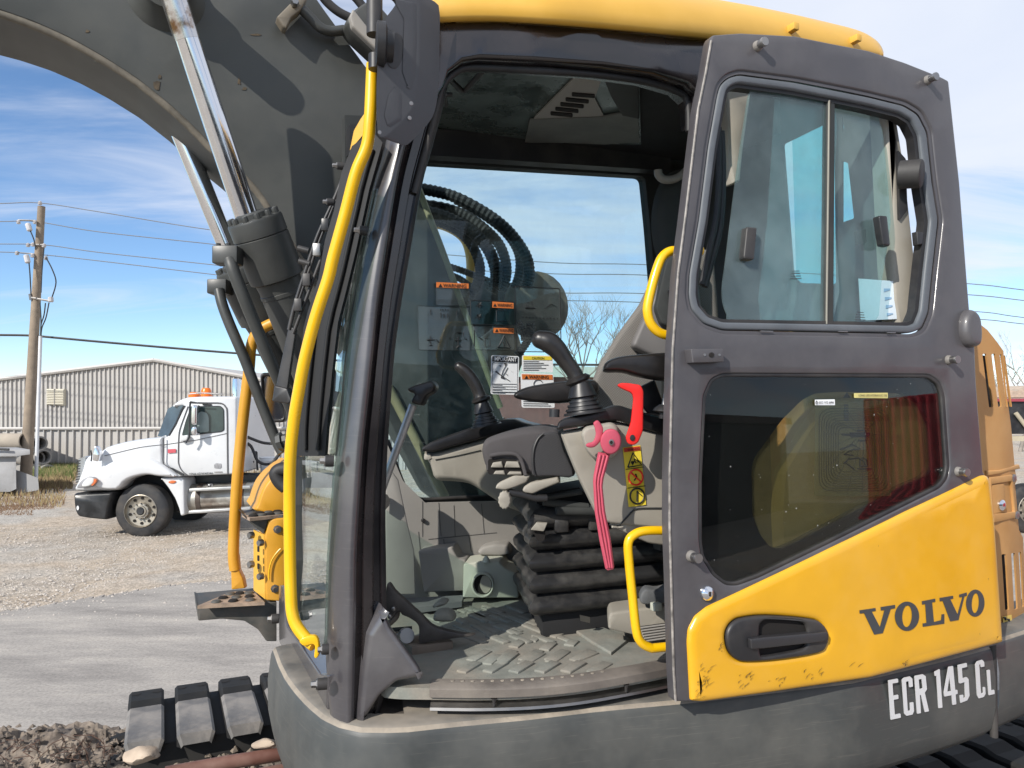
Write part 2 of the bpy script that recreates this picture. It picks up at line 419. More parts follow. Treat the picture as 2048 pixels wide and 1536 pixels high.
DARK = M('dark_lining', (.012, .012, .013), .8, var=.2)
DKTRIM = M('dark_trim', (.022, .025, .025), .7, var=.15, dust=.05)
BEI = M('beige_plastic', (.31, .285, .24), .55, var=.06, dust=.14, dcol=(.36, .34, .29), bump=.05, bs=300)
BEID = M('grey_wall_plastic', (.27, .255, .235), .6, var=.08, dust=.14, dcol=(.28, .26, .22))
GRNB = M('pale_moulding', (.42, .43, .36), .6, var=.06, dust=.18, dcol=(.46, .41, .32))
BLKTOP = M('console_top', (.014, .0135, .0145), .34, var=.12, dust=.10, dcol=(.10, .095, .09))
GRIP = M('grip_plastic', (.012, .011, .011), .30, var=.2, dust=.14, dcol=(.07, .055, .045), ds=14)
MAT_ = M('floor_mat_rubber', (.20, .205, .18), .72, var=.25, vs_=9, dust=.55, dcol=(.42, .375, .31), ds=5, bump=.3, bs=70, tint2=(.11, .105, .09), t2s=5)
BELL = M('bellows_rubber', (.020, .020, .021), .38, var=.2, coat=.3, dust=.4, dcol=(.15, .14, .125), ds=7, bump=.1, bs=60)
PINK = M('faded_red_plastic', (.47, .06, .10), .5, var=.06, dust=.1, dcol=(.7, .3, .33))
RED = M('red_plastic', (.78, .022, .018), .36, var=.04)
SIL = M('sill_metal', (.16, .14, .125), .5, var=.25, dust=.5, dcol=(.30, .26, .21), metal=.3, bump=.15)
FABD = fabric('seat_side_fabric', (.030, .030, .034), (.13, .125, .125), 95)
FABP = fabric('seat_front_fabric', (.075, .068, .070), (.15, .14, .14), 120)
FABL = fabric('seat_back_fabric', (.12, .11, .10), (.42, .39, .35), 75)
GFAR = glass('side_glass', (.80, .90, .915), .02, .04, (.6, .66, .64), 5, speck=.1)
GFRONT = glass('front_glass', (.84, .92, .89), .05, .05, (.4, .46, .4), 4, haze=.0)
GDOOR = glass('door_slide_glass', (.80, .93, .93), .03, .14, (.42, .50, .52), 2.5, haze=.05)
GDARK = glass('door_lower_glass', (.70, .72, .70), .026, .006, (.3, .33, .34), 4)
GROOF = glass('roof_hatch_glass', (.45, .55, .53), .10, .15, (.16, .19, .18), 9, haze=.12)
GINN = glass('cab_rear_side_glass', (.92, .93, .86), .03, .10, (.60, .47, .24), 4, haze=.13)
WHT = M('white_paint', (.80, .81, .82), .3, var=.02, coat=.4, dust=.05)
PAPW = M('sticker_white', (.78, .79, .80), .5, var=.02)
INK = M('ink_black', (.012, .012, .013), .5, var=.05)
INKG = M('ink_dark_grey', (.045, .05, .055), .45, var=.05)
ORG = M('sticker_orange', (.62, .17, .035), .5, var=.05)
YST = M('sticker_yellow', (.78, .60, .05), .45, var=.05)
LETW = M('letter_silver', (.62, .62, .63), .4, var=.05, dust=.15)
SLOT = M('slot_shadow_black', (.010, .008, .007), .9, var=.1)

# ================================================================== SETTING
def ground_material(name, kind):
    m = bpy.data.materials.new(name); m.use_nodes = True; t = m.node_tree; t.nodes.clear(); N = t.nodes.new; lk = t.links.new
    o = N('ShaderNodeOutputMaterial'); p = N('ShaderNodeBsdfPrincipled'); lk(p.outputs[0], o.inputs[0]); c = N('ShaderNodeTexCoord')
    def no(s, d=6, r_=.6, sc=None):
        n = N('ShaderNodeTexNoise'); n.inputs['Scale'].default_value = s; n.inputs['Detail'].default_value = d; n.inputs['Roughness'].default_value = r_
        if sc:
            q = N('ShaderNodeMapping'); q.inputs['Scale'].default_value = sc; q.inputs['Rotation'].default_value = (0, 0, .42); lk(c.outputs['Object'], q.inputs[0]); lk(q.outputs[0], n.inputs['Vector'])
        else: lk(c.outputs['Object'], n.inputs['Vector'])
        return n.outputs[0]
    def ramp(v_, stops):
        r_ = N('ShaderNodeValToRGB'); e = r_.color_ramp.elements
        while len(e) < len(stops): e.new(.5)
        for k, (ps, co) in enumerate(stops): e[k].position = ps; e[k].color = (*co, 1)
        lk(v_, r_.inputs[0]); return r_.outputs[0]
    def mix(f, a, b, mode='MIX'):
        n = N('ShaderNodeMix'); n.data_type = 'RGBA'; n.blend_type = mode
        for s, v_ in ((0, f), (6, a), (7, b)):
            if isinstance(v_, (int, float)): n.inputs[s].default_value = v_
            else: lk(v_, n.inputs[s])
        return n.outputs[2]
    if kind == 'gravel':
        big = ramp(no(.35, 4), [(.38, (.46, .43, .385)), (.56, (.50, .42, .33)), (.7, (.44, .405, .36))])
        fine = ramp(no(28, 5, .75), [(.3, (.45, .45, .46)), (.5, (.95, .95, .95)), (.68, (1.5, 1.5, 1.5))])
        mid = ramp(no(3.2, 6, .7), [(.35, (.78, .76, .74)), (.6, (1.06, 1.05, 1.04))])
        lk(mix(1.0, mix(1.0, big, mid, 'MULTIPLY'), fine, 'MULTIPLY'), p.inputs['Base Color'])
        bh = no(34, 4, .7); st = .8; ds = .03
    else:
        big = ramp(no(.7, 7, .65, (1, 3.2, 1)), [(.30, (.225, .21, .195)), (.50, (.335, .312, .285)), (.70, (.44, .405, .36))])
        fine = ramp(no(38, 6, .75), [(.3, (.66, .65, .64)), (.5, (.98, .97, .96)), (.72, (1.22, 1.2, 1.17))])
        st_ = ramp(no(5, 7, .7, (.35, 3, 1)), [(.58, (1, 1, 1)), (.72, (1.22, 1.2, 1.16))])
        lk(mix(1.0, mix(1.0, big, fine, 'MULTIPLY'), st_, 'MULTIPLY'), p.inputs['Base Color'])
        bh = no(60, 4, .7); st = .25; ds = .01
    b = N('ShaderNodeBump'); b.inputs['Strength'].default_value = st; b.inputs['Distance'].default_value = ds; lk(bh, b.inputs['Height']); lk(b.outputs[0], p.inputs['Normal'])
    p.inputs['Roughness'].default_value = .9; p.inputs['Specular IOR Level'].default_value = .2
    return m
GRAVEL = ground_material('gravel_ground', 'gravel'); CONC = ground_material('concrete_pad', 'concrete')
bm = bmesh.new()
xs = [-400, -80, -40]+[-30+1.0*i for i in range(61)]+[40, 80, 400]; ys = [-400, -60, -10, 0]+[2+1.0*i for i in range(34)]+[45, 80, 150, 900]
gv = [[bm.verts.new((x, y, (random.uniform(-.03, .03) if 7 < y < 24 and abs(x) < 30 else 0)-.0)) for x in xs] for y in ys]
for j in range(len(ys)-1):
    for i in range(len(xs)-1): bm.faces.new([gv[j][i], gv[j][i+1], gv[j+1][i+1], gv[j+1][i]])
o = bmlink('ground', bm, GRAVEL); tag(o, 'tan gravel and dirt yard', None, kind='structure')
zp = ZP(.05)
edge = cr([zp(-700, 1290), zp(-300, 1255), zp(0, 1222), zp(180, 1196), zp(330, 1172), zp(470, 1160), zp(700, 1140), zp(1400, 1100), zp(2300, 1075)], 22)
bm = bmesh.new(); top = []; bot = []
for i, p_ in enumerate(edge):
    q = Vector((p_[0], p_[1]+random.uniform(-.10, .10), .05)); top.append(bm.verts.new(q)); bot.append(bm.verts.new((q.x, q.y+.02, -.05)))
near = [bm.verts.new((p_[0]*1.0, -14, .05)) for p_ in edge]
for i in range(len(edge)-1):
    bm.faces.new([near[i], near[i+1], top[i+1], top[i]]); bm.faces.new([top[i], top[i+1], bot[i+1], bot[i]])
o = bmlink('concrete_pavement', bm, CONC); tag(o, 'grey concrete pad under the machine', None, kind='structure')

# loose stones on the gravel: one uncountable mass
bm = bmesh.new()
def pebble(bm, c, s):
    ring = []
    n = 5; a0 = random.uniform(0, 6)
    t = bm.verts.new((c[0]+random.uniform(-.2, .2)*s, c[1]+random.uniform(-.2, .2)*s, c[2]+s*random.uniform(.5, .8)))
    for k in range(n):
        a = a0+2*math.pi*k/n; q = s*random.uniform(.7, 1.1); ring.append(bm.verts.new((c[0]+math.cos(a)*q, c[1]+math.sin(a)*q, c[2]-s*.1)))
    for k in range(n): bm.faces.new([ring[k], ring[(k+1) % n], t])
for i in range(9000):
    d = 8.2+ (random.random()**1.6)*6.5; px = random.uniform(-60, 600); q = P(px, 900, d)
    yy = interp(q.x, [p_[0] for p_ in edge], [p_[1] for p_ in edge])
    if d < yy+.1: 
        if random.random() > .05+.9*math.exp(-(yy-d)/.12): continue
    s = random.choice([.007, .008, .009, .011, .014, .017, .024])*random.uniform(.7, 1.15)
    pebble(bm, (q.x, d, .0 if d > yy else .05), s)
PEB = M('pebble_stone', (.45, .405, .355), .9, var=.18, vs_=3.5)
o = bmlink('gravel', bm, PEB, doubles=False, sharp=10); tag(o, 'loose pale gravel stones on the yard', None, kind='stuff')

# ================================================================== EXCAVATOR
EX = empty('excavator', (0.75, 3.2, 0), 'yellow and dark grey tracked excavator with its cab door slid open', 'excavator')
def gsk_(X): return interp(X, [-.80, -.735, -.67, -.59, -.51, -.45, -.383, -.28, -.16, .04, .237, .49, 1.0, 1.4, 1.6, 2.2, 3], [2.52, 2.37, 2.235, 2.10, 1.985, 1.925, 1.892, 1.888, 1.92, 1.965, 2.02, 2.075, 2.22, 2.42, 2.53, 2.90, 3.4])
def gside_(X, zc): return interp(X, [-.6, -.42, -.2, .1, .44, .8, 1.2, 1.6], [1.96, 1.93, 1.925, 1.955, 2.10, 2.30, 2.52, 2.76])+.05*(zc-1.67)
def gdoor_(X, zc):
    t = X-.43; return 1.98+.33*t+.07*t*t+.04*(zc-1.62)
GSIDE = G(gside_); GDOOR_ = G(gdoor_); GSK = G(lambda X, zc: gsk_(X))
ROWS = [(60, 815, 858, 925), (164, 797, 838, 896), (212, 786, 825, 886), (300, 768, 801, 862), (376, 746, 784, 842), (513, 719, 762, 818), (600, 705, 749, 803), (700, 691, 739, 789), (799, 682, 729, 781), (900, 672, 718, 774), (1018, 660, 710, 770), (1116, 654, 705, 771), (1214, 650, 704, 772), (1300, 651, 702, 773), (1400, 657, 700, 765), (1452, 664, 699, 745)]
zs_ = []; xp_ = []
for y, l_, c_, r_ in reversed(ROWS):
    q = P(l_, y, 1.96); zs_.append(q.z); xp_.append(q.x)
GFRONT_ = G(lambda X, zc: 1.96-(X-interp(zc, zs_, xp_))/.466)
GW = pl(3.02, 0, .40)

# ---- skirt and deck
def skirt_piece(name, x0, x1, n, zt, zb, par=EX, end=None):
    bm = bmesh.new(); rows = []
    xs_ = [x0+(x1-x0)*i/n for i in range(n+1)]
    if x0 < -.3:
        xs_ = sorted(set([x for x in xs_]+[-.79, -.76, -.73, -.70, -.64, -.61, -.57, -.54, -.48, -.42, -.35, -.31, -.25]))
    for x in xs_:
        p_ = Vector((x, gsk_(x), 0)); a = Vector((x-.01, gsk_(x-.01), 0)); b = Vector((x+.01, gsk_(x+.01), 0)); t = (b-a).normalized(); nn = Vector((t.y, -t.x, 0))
        prof = [(-.09 if x < -.25 else -.22, zt+.004), (-.026, zt+.004), (-.012, zt+.001), (-.003, zt-.008), (.002, zt-.020), (.012, zt-.10), (.010, zt-.20), (-.004, zb+.03), (-.03, zb), (-.2, zb)]
        rows.append([p_+nn*o_+UP*h for o_, h in prof])
    if x0 < -.3:
        first = rows[0]; rows.insert(0, [p_+Vector((.10, .07, 0)) for p_ in first]); rows[0] = [Vector((p_.x, p_.y, p_.z)) for p_ in rows[0]]
    loft_bm(bm, rows, mids=[2, 2, 1, 0, 0, 0, 0, 0, 0])
    return bmlink(name, bm, [SKIRT, WORN, SKTOP], par, 60)
deck = skirt_piece('side_skirt', -.80, 1.605, 40, 1.588, 1.285)
skirt_piece('side_skirt', 1.625, 2.9, 16, 1.60, 1.29)
tube('seam_rubber', [Vector((1.615, gsk_(1.615)+.004, z_)) for z_ in (1.60, 1.5, 1.4, 1.285)], .012, RUB, deck)
# deck plate
bm = bmesh.new(); fr_ = []; bk_ = []
for i in range(34):
    x = -.78+i*.075; y = gsk_(x)+.075; fr_.append(bm.verts.new((x+.04, y, 1.583))); bk_.append(bm.verts.new((x-.3, y+1.6, 1.583)))
for i in range(33): bm.faces.new([fr_[i], fr_[i+1], bk_[i+1], bk_[i]])
bmlink('deck_plate', bm, SIL, EX)

# ---- lettering on the skirt
GSKT = G(lambda X, zc: gsk_(X)-.0165)
LET = {'E': ([(1305, 852), (1358, 842), (1360, 862), (1328, 868), (1333, 935), (1360, 930), (1361, 952), (1335, 957), (1341, 1040), (1372, 1033), (1374, 1055), (1318, 1067)], []),
 'C': ([(1380, 850), (1390, 838), (1425, 830), (1437, 842), (1440, 885), (1420, 889), (1417, 855), (1402, 858), (1412, 1020), (1426, 1017), (1424, 975), (1443, 971), (1446, 1020), (1438, 1038), (1405, 1045), (1393, 1035)], []),
 'R': ([(1449, 828), (1495, 818), (1510, 828), (1517, 900), (1505, 918), (1528, 1020), (1505, 1025), (1484, 930), (1478, 931), (1484, 1030), (1463, 1034)], [[(1472, 846), (1488, 843), (1494, 895), (1476, 900)]]),
 '1': ([(1558, 805), (1587, 790), (1602, 1000), (1580, 1004), (1569, 825), (1560, 828)], []),
 '4': ([(1635, 778), (1660, 773), (1672, 905), (1684, 903), (1685, 925), (1674, 928), (1678, 982), (1657, 986), (1652, 932), (1612, 940), (1610, 918)], [[(1640, 830), (1650, 910), (1628, 914)]]),
 '5': ([(1686, 768), (1735, 756), (1737, 777), (1708, 784), (1712, 840), (1735, 833), (1745, 845), (1750, 935), (1738, 960), (1700, 975), (1697, 935), (1716, 930), (1717, 950), (1727, 945), (1723, 860), (1700, 868), (1692, 866)], []),
 'C2': ([(1782, 765), (1792, 748), (1820, 738), (1830, 750), (1832, 775), (1812, 779), (1810, 762), (1803, 764), (1813, 925), (1826, 920), (1824, 890), (1836, 888), (1838, 925), (1828, 942), (1800, 950), (1792, 935)], []),
 'L': ([(1845, 797), (1862, 793), (1869, 907), (1886, 903), (1888, 925), (1855, 933)], [])}
for k_, (po, ho) in LET.items():
    sheet('model_letter', rp(z('16', po), 1.2, 3), GSKT, .003, LETW, deck, [z('16', h) for h in ho], grid=9)

# ---- cab floor, sill, rails
FE = [(770, 1372), (800, 1375), (860, 1376), (960, 1377), (1060, 1374), (1150, 1366), (1240, 1352), (1340, 1333), (1450, 1305), (1600, 1265)]
FE = cr(FE, 4)
fpos = ZP(1.667)
far = [(1600, 1150), (1430, 1165), (1240, 1172), (1030, 1185), (925, 1188), (830, 1196), (700, 1205), (690, 1330)]
floor = sheet('floor_mat', FE+far, fpos, .03, MAT_, EX, grid=22, dv=-UP)
bm = bmesh.new()
sill = [fpos(*p_) for p_ in FE if p_[0] >= 855]
rows = []
for p_ in sill:
    q = p_+Vector((0, -.012, 0)); rows.append([p_+Vector((0, .05, .006)), q+Vector((0, .008, .006)), q+Vector((0, 0, .0)), q+Vector((0, .001, -.020)), q+Vector((0, .02, -.026)), q+Vector((0, .05, -.026))])
loft_bm(bm, rows); sillo = bmlink('door_sill', bm, SIL, EX, 50)
bm = bmesh.new(); rows = []
for p_ in sill:
    q = p_+Vector((0, .012, -.0)); rows.append([q+Vector((0, .03, -.028)), q+Vector((0, .0, -.046)), q+Vector((0, -.012, -.050)), q+Vector((0, -.014, -.057)), q+Vector((0, .02, -.060))])
loft_bm(bm, rows); bmlink('door_rail', bm, STEEL, EX, 50)
bm = bmesh.new(); rows = []
for p_ in sill: rows.append([p_+Vector((0, .035, -.02)), p_+Vector((0, .04, -.085))])
loft_bm(bm, rows); bmlink('sill_backing', bm, DARK, EX)
for px in (988, 1252):   # small dark studs hanging under the sill
    q = fpos(px, interp(px, [f[0] for f in FE], [f[1] for f in FE])); lathe('rail_stud', q+Vector((0, 0, -.024)), q+Vector((0, .0, -.045)), [(0, .009), (.5, .004), (1, .004)], RUB, sillo, 8)
# stamped holes along the sill
for k in range(16):
    px = 905+k*20; q = fpos(px, interp(px, [f[0] for f in FE], [f[1] for f in FE])-10); lathe('sill_hole', q+UP*.003, q+UP*.0075, [(0, .006), (1, .005)], WORN, sillo, 8)
# raised ridges of the mat
RID = [('11', (130, 765), (310, 845)), ('11', (230, 735), (560, 860)), ('11', (0, 785), (110, 845)), ('11', (160, 855), (330, 950)), ('11', (300, 860), (480, 920)), ('11', (395, 790), (560, 850)),
       ('11', (0, 730), (120, 770)), ('11', (110, 730), (250, 790)), ('11', (480, 800), (560, 830)), ('11', (120, 760), (160, 760)),
       ('11', (330, 1135), (440, 1050)), ('11', (490, 1125), (625, 1045)), ('11', (680, 1110), (790, 1035)), ('11', (840, 1100), (990, 1040)), ('11', (250, 1125), (330, 1060)), ('11', (560, 970), (600, 935)), ('11', (700, 940), (770, 910)), ('11', (430, 1010), (500, 960)),
       ('11', (640, 1030), (700, 980)), ('11', (810, 1000), (850, 965)),
       ('10', (1270, 570), (1400, 560)), ('10', (1380, 545), (1520, 590)), ('10', (1510, 580), (1600, 640)), ('10', (1540, 690), (1690, 780)), ('10', (1700, 680), (1820, 750)), ('10', (1820, 640), (1960, 690))]
fpoly = [(800, 1215), (920, 1205), (1025, 1205), (1110, 1245), (1200, 1290), (1235, 1315), (1240, 1340), (1060, 1362), (900, 1362), (850, 1330), (960, 1290), (900, 1260)]
for yy_ in (1212, 1230, 1250, 1272):
    for xx_ in range(830, 1180, 46):
        q_ = (xx_+(yy_-1212)*.9, yy_); e_ = (q_[0]+38, q_[1]+15)
        if inside(q_, fpoly) and inside(e_, fpoly): RID.append(('px', q_, e_))
for yy_ in (1322, 1346):
    for xx_ in range(870, 1230, 52):
        q_ = (xx_+(1346-yy_)*.8, yy_); e_ = (q_[0]+34, q_[1]-20)
        if inside(q_, fpoly) and inside(e_, fpoly): RID.append(('px', q_, e_))
FR['px'] = (0, 0, 1)
for kr, (fr_k, a, b) in enumerate(RID):
    (a_, b_) = z(fr_k, [a, b]); pa, pb = fpos(*a_), fpos(*b_); t = (pb-pa); ln = t.length; t.normalize(); s_ = UP.cross(t)
    near_ = a_[1] > 1285
    box('ridge', (pa+pb)/2+UP*(-.0008+.0003*(kr % 11)), (ln/2, (.016 if near_ else .013)+.0002*(kr % 7), .005), MAT_, floor, t, s_, UP, .004)

# ---- A pillar (near front corner post of the cab)
bm = bmesh.new(); rows = []
for y, l_, c_, r_ in cr([tuple(map(float, r)) for r in ROWS], 3):
    def at(px, dd):
        q = GSIDE(px, y); return CAM+ray(px, y)*(q.y+dd)
    w_ = c_-l_
    rows.append([at(l_+6, .16), at(l_+1, .055), at(l_, .045), at(l_+w_*.12, .030), at(l_+w_*.45, .012), at(l_+w_*.85, .001), at(c_, .002), at(c_+5, .008), at(c_+8, .016),
                 at(c_+(r_-c_)*.30, .030), at(c_+(r_-c_)*.34, .022), at(c_+(r_-c_)*.60, .034), at(c_+(r_-c_)*.64, .052), at(c_+(r_-c_)*.84, .060), at(c_+(r_-c_)*.88, .050), at(r_, .062), at(r_+1, .075), at(r_-2, .15)])
loft_bm(bm, rows, mids=[0, 0, 0, 0, 0, 0, 0, 0, 1, 1, 1, 1, 1, 1, 2, 2, 2])
cabf = bmlink('cab_frame', bm, [CABP, CABG, RUB], EX, 50)
cabf['label'] = 'dark grey painted cab frame post'
sheet('post_foot', rp([(735, 1270), (771, 1214), (788, 1257), (821, 1303), (846, 1338), (856, 1361), (800, 1371), (768, 1398), (742, 1438), (726, 1453), (712, 1453), (722, 1360)], 5), GSIDE, .07, CABP, cabf, bev=(16, .035), off=.012, dv=V, seg=5)
# front face lower frame + glass
sheet('front_frame', rp([(556, 1170), (566, 1170), (572, 1250), (600, 1290), (640, 1350), (655, 1350), (655, 1448), (640, 1410), (590, 1335), (557, 1285)], 4), GFRONT_, .05, CABP, cabf, bev=(2, .006), dv=U)
sheet('front_pane', [(596, 912), (668, 912), (660, 1018), (653, 1120), (649, 1270), (646, 1296), (600, 1260), (583, 1230), (588, 1000)], GFRONT_, .006, GFRONT, EX, dv=U)
sheet('pane_seal', rp([(578, 1000), (590, 1000), (590, 912), (598, 912), (598, 1010), (594, 1120), (590, 1225), (600, 1262), (592, 1262), (580, 1235), (576, 1120)], 2), GFRONT_, .03, RUB, cabf, dv=U, off=-.01)
LB = [(704, 292), (683, 345), (668, 420), (650, 480), (637, 556), (618, 615), (607, 655), (596, 760), (588, 850), (590, 912)]
RB = [(650, 912), (656, 830), (664, 745), (676, 644), (690, 590), (712, 500), (738, 380), (765, 285), (745, 262)]
GWF = pl(2.07, -.55, -.45)
wf = sheet('windscreen_frame', LB+RB, GWF, .03, HOSE, EX, dv=YD)
for f, r_, mt in ((.35, .006, HOSE), (.75, .006, HOSE)):
    rail = []
    for y in range(300, 905, 40):
        xl = interp(y, [p_[1] for p_ in LB], [p_[0] for p_ in LB]); rb = sorted(RB[:-1], key=lambda p_: p_[1]); xr = interp(y, [p_[1] for p_ in rb], [p_[0] for p_ in rb])
        rail.append(GWF(xl+(xr-xl)*f, y)-YD*.006)
    tube('guide_rail', rail, r_, mt, wf, 8)
sheet('windscreen_pane', [(738, 382), (746, 376), (719, 513), (691, 700), (672, 890), (668, 912), (651, 912), (656, 830), (664, 745), (676, 644), (690, 590), (712, 500), (690, 560), (660, 560), (640, 640), (620, 760), (606, 912), (640, 912)][:11], GFRONT_, .005, GFRONT, EX, dv=U, off=.01)
sheet('inner_trim', z('9', [(620, 650), (700, 640), (705, 330), (735, 130), (690, 260), (655, 420)]), pl(2.75, -.6, -.4), .03, BEI, EX, dv=U)
# roof edge flash of yellow in front of the post
sheet('visor', rp(z('5', [(600, 860), (625, 740), (665, 670), (715, 600), (722, 700), (660, 790)]), 3), pl(2.35, -.5, -.6), .04, YROOF, EX, dv=V)

# ---- header beam, roof
hb = sheet('header_beam', [(850, 60), (868, 38), (1000, 36), (1200, 51), (1425, 76), (1436, 80), (1436, 240), (1408, 240), (1402, 183), (1381, 163), (1313, 142), (1210, 127), (1073, 117), (964, 112), (930, 118), (903, 139), (893, 170), (870, 210), (846, 200), (845, 120)], GSIDE, .10, CABG, EX, grid=36, bev=(9, .022), dv=V, seg=4, off=.012)
tube('door_seal', [GSIDE(*p_)+V*.06 for p_ in cr([(842, 376), (862, 300), (884, 214), (896, 166), (908, 144), (932, 124), (964, 117), (1073, 122), (1210, 132), (1313, 147), (1379, 168), (1400, 190), (1403, 250)], 5)], .011, RUB, hb)
rpx = [820, 835, 870, 1000, 1200, 1439, 1556, 1665, 1720, 1749, 1762, 1767]
rbt = [46, 44, 41, 39, 53, 77, 92, 104, 110, 113, 114, 113]
rtp = [-20, -38, -52, -55, -38, 0, 22, 47, 62, 78, 92, 104]
bm = bmesh.new(); rows = []
for px, yb, yt in cr(list(zip(map(float, rpx), map(float, rbt), map(float, rtp))), 5):
    def at(t, dd):
        y = yb+(yt-yb)*t; q = GSIDE(px, yb); return CAM+ray(px, y)*(q.y+dd)
    r_ = [at(-.03, .06), at(-.05, .01), at(0, -.012), at(.1, -.022), at(.35, -.026), at(.6, -.018), at(.8, .002), at(.93, .03), at(1.0, .08)]
    tp = r_[-1]; sk = U*max(0, (1000-px)/180)*.40; r_ += [tp+V*.25+UP*.03+sk*.4, tp+V*.8+UP*.03+sk, tp+V*.88-UP*.05+sk]
    rows.append(r_)
rows.append([p_+V*.08+U*.004 for p_ in rows[-1]])
rows.append([p_+V*.3-U*.01 for p_ in rows[-1]])
loft_bm(bm, rows); roof = bmlink('cab_roof', bm, YROOF, EX, 60)
for p_ in (('13', (760, 180)), ('13', (1100, 240))):
    q = z(p_[0], [p_[1]])[0]; g = GSIDE(*q); box('roof_lug', g+Vector((0, -.03, .0)), (.012, .02, .012), YROOF, roof, U, V, UP, .003)

# ---- cab interior: walls, ceiling
sheet('side_wall', [(690, 230), (1500, 262), (1500, 1240), (690, 1230)], GW, .05, DKTRIM, EX, holes=[rp([(745, 319), (850, 325), (1290, 352), (1300, 450), (1312, 600), (1330, 780), (1335, 985), (960, 994), (846, 999), (806, 968), (775, 880), (752, 800), (742, 600)], 12)], dv=V)
sheet('wall_header', [(690, 262), (1320, 298), (1320, 356), (1288, 350), (850, 323), (690, 318)], GW, .06, RUB, EX, dv=V, off=-.08)
farp = sheet('wall_panel', rp([(740, 900), (768, 885), (800, 960), (845, 1004), (1040, 1000), (1320, 990), (1320, 1225), (770, 1225)], 4), GW, .03, BEID, EX, dv=V, off=-.04)
for a, b in (((850, 1075), (985, 1062)), ((838, 1000), (838, 1070)), ((900, 1008), (903, 1070)), ((830, 1060), (835, 1110)), ((880, 1075), (884, 1110)), ((955, 1005), (960, 1065)), ((870, 1002), (875, 1068)), ((930, 1068), (935, 1100))):
    tube('panel_seam', [GW(*a)-V*.041, GW(*b)-V*.041], .0013, M('seam_grey', (.10, .095, .09), .8) if 'seam_grey' not in MATS else MATS['seam_grey'], farp, 6)
disc('plug', z('9', [(1390, 1178)])[0], GW, 4, .012, RUB, farp, n=-V, off=.04)
sheet('side_window', rp([(740, 315), (1292, 347), (1312, 600), (1338, 990), (960, 998), (846, 1003), (800, 968), (770, 880), (740, 600)], 10), GW, .005, GFAR, EX, dv=V, off=.02)
tube('window_seal', [GW(*p_)-V*.004 for p_ in cr([(775, 880), (806, 966), (822, 988), (846, 998), (960, 993), (1335, 984)], 4)], .007, RUB, EX, 8)
sheet('corner_trim', z('9', [(1110, 760), (1170, 790), (1220, 860), (1300, 1240), (1350, 1440), (1360, 1800), (1110, 1800)]), pl(2.62, -.35, .4), .05, BEID, EX, dv=V, bev=(3, .01))
sheet('corner_pocket', z('9', [(1100, 970), (1125, 980), (1150, 1020), (1140, 1070), (1110, 1105), (1095, 1100)]), pl(2.58, -.35, .4), .02, RUB, EX, dv=V)
ceil = sheet('ceiling', [(850, 112), (905, 106), (1250, 120), (1432, 150), (1560, 200), (1560, 330), (690, 290)], ZP(3.46), .02, DARK, EX, dv=UP)
hat = sheet('roof_hatch', z('12', [(120, 200), (1060, 250), (1400, 290), (1410, 700), (900, 690), (700, 680), (160, 640)]), ZP(3.452), .004, M('hatch_tinted_pane', (.050, .066, .062), .16, var=.35, vs_=7, dust=.5, dcol=(.10, .12, .11), ds=5, rvar=.3), EX, dv=UP)
vp = sheet('reflected_vent_panel', z('12', [(1045, 285), (1190, 288), (1140, 430), (1190, 530), (1010, 556), (770, 568), (800, 530)]), ZP(3.444), .006, BEID, EX, dv=UP)  # reflection of the interior in the hatch glass, built as a solid panel
for a, b in (((1005, 403), (1140, 414)), ((968, 432), (1105, 446)), ((938, 460), (1075, 474)), ((908, 487), (1045, 502)), ((880, 514), (1010, 526))):
    (a_, b_) = z('12', [a, b]); h = 3.4
    sheet('reflected_vent_slot', rp([(a_[0], a_[1]-h), (b_[0], b_[1]-h), (b_[0], b_[1]+h), (a_[0], a_[1]+h)], 3), ZP(3.4435), .003, SLOT, vp, dv=-UP)  # dark slots belonging to the same built-in reflection
sheet('ceiling_trim', z('12', [(760, 556), (1180, 540), (1390, 500), (1400, 690), (1330, 690), (1200, 700), (960, 690), (730, 690)]), ZP(3.440), .006, M('ceiling_trim_grey', (.12, .125, .115), .7, var=.3, vs_=8), EX, dv=UP)
sheet('sunblind_roller', z('12', [(1180, 300), (1400, 300), (1400, 560), (1300, 540), (1240, 440)]), ZP(3.435), .02, DKTRIM, EX, dv=UP, bev=(5, .01))
tube('hatch_handle', [ZP(3.42)(*p_) for p_ in z('12', [(290, 315), (330, 355), (362, 385), (380, 385), (420, 340), (490, 268), (484, 245)])], .009, BLK, EX, 10)
tube('hatch_hook', [ZP(3.40)(*p_) for p_ in z('12', [(270, 470), (262, 420), (280, 405), (305, 408)])], .007, BLK, EX, 8)

# rear wall of the cab with its window openings
GRW = G(lambda X, zc: 2.45-(X-1.27)/.466)
sheet('rear_wall', [(1380, 120), (1772, 120), (1800, 690), (1800, 760), (1380, 800)], GRW, .008, M('rear_wall_lining', (.060, .066, .068), .7, var=.2, dust=.2, dcol=(.12, .13, .13)), EX,
      holes=[rp([(1566, 288), (1668, 238), (1672, 568), (1600, 566), (1586, 552), (1580, 470)], 5), rp([(1684, 322), (1696, 326), (1708, 437), (1684, 445)], 3), [(1684, 228), (1688, 255), (1684, 266)]], dv=U)
sheet('rear_window', [(1560, 225), (1712, 225), (1712, 575), (1570, 575)], GRW, .005, glass('rear_glass', (.62, .90, .92), .03, .10, (.35, .5, .5), 6, speck=.5), EX, dv=U, off=.06)
sheet('corner_post', rp([(1770, 205), (1793, 222), (1812, 340), (1836, 560), (1842, 660), (1800, 668), (1790, 600)], 3), pl(2.44, 1.27, .3), .06, BEI, EX, bev=(5, .02), dv=V)
sheet('post_lining', rp([(1796, 300), (1812, 318), (1815, 420), (1800, 440)], 3), pl(2.43, 1.27, .3), .06, BLK, EX, dv=V)
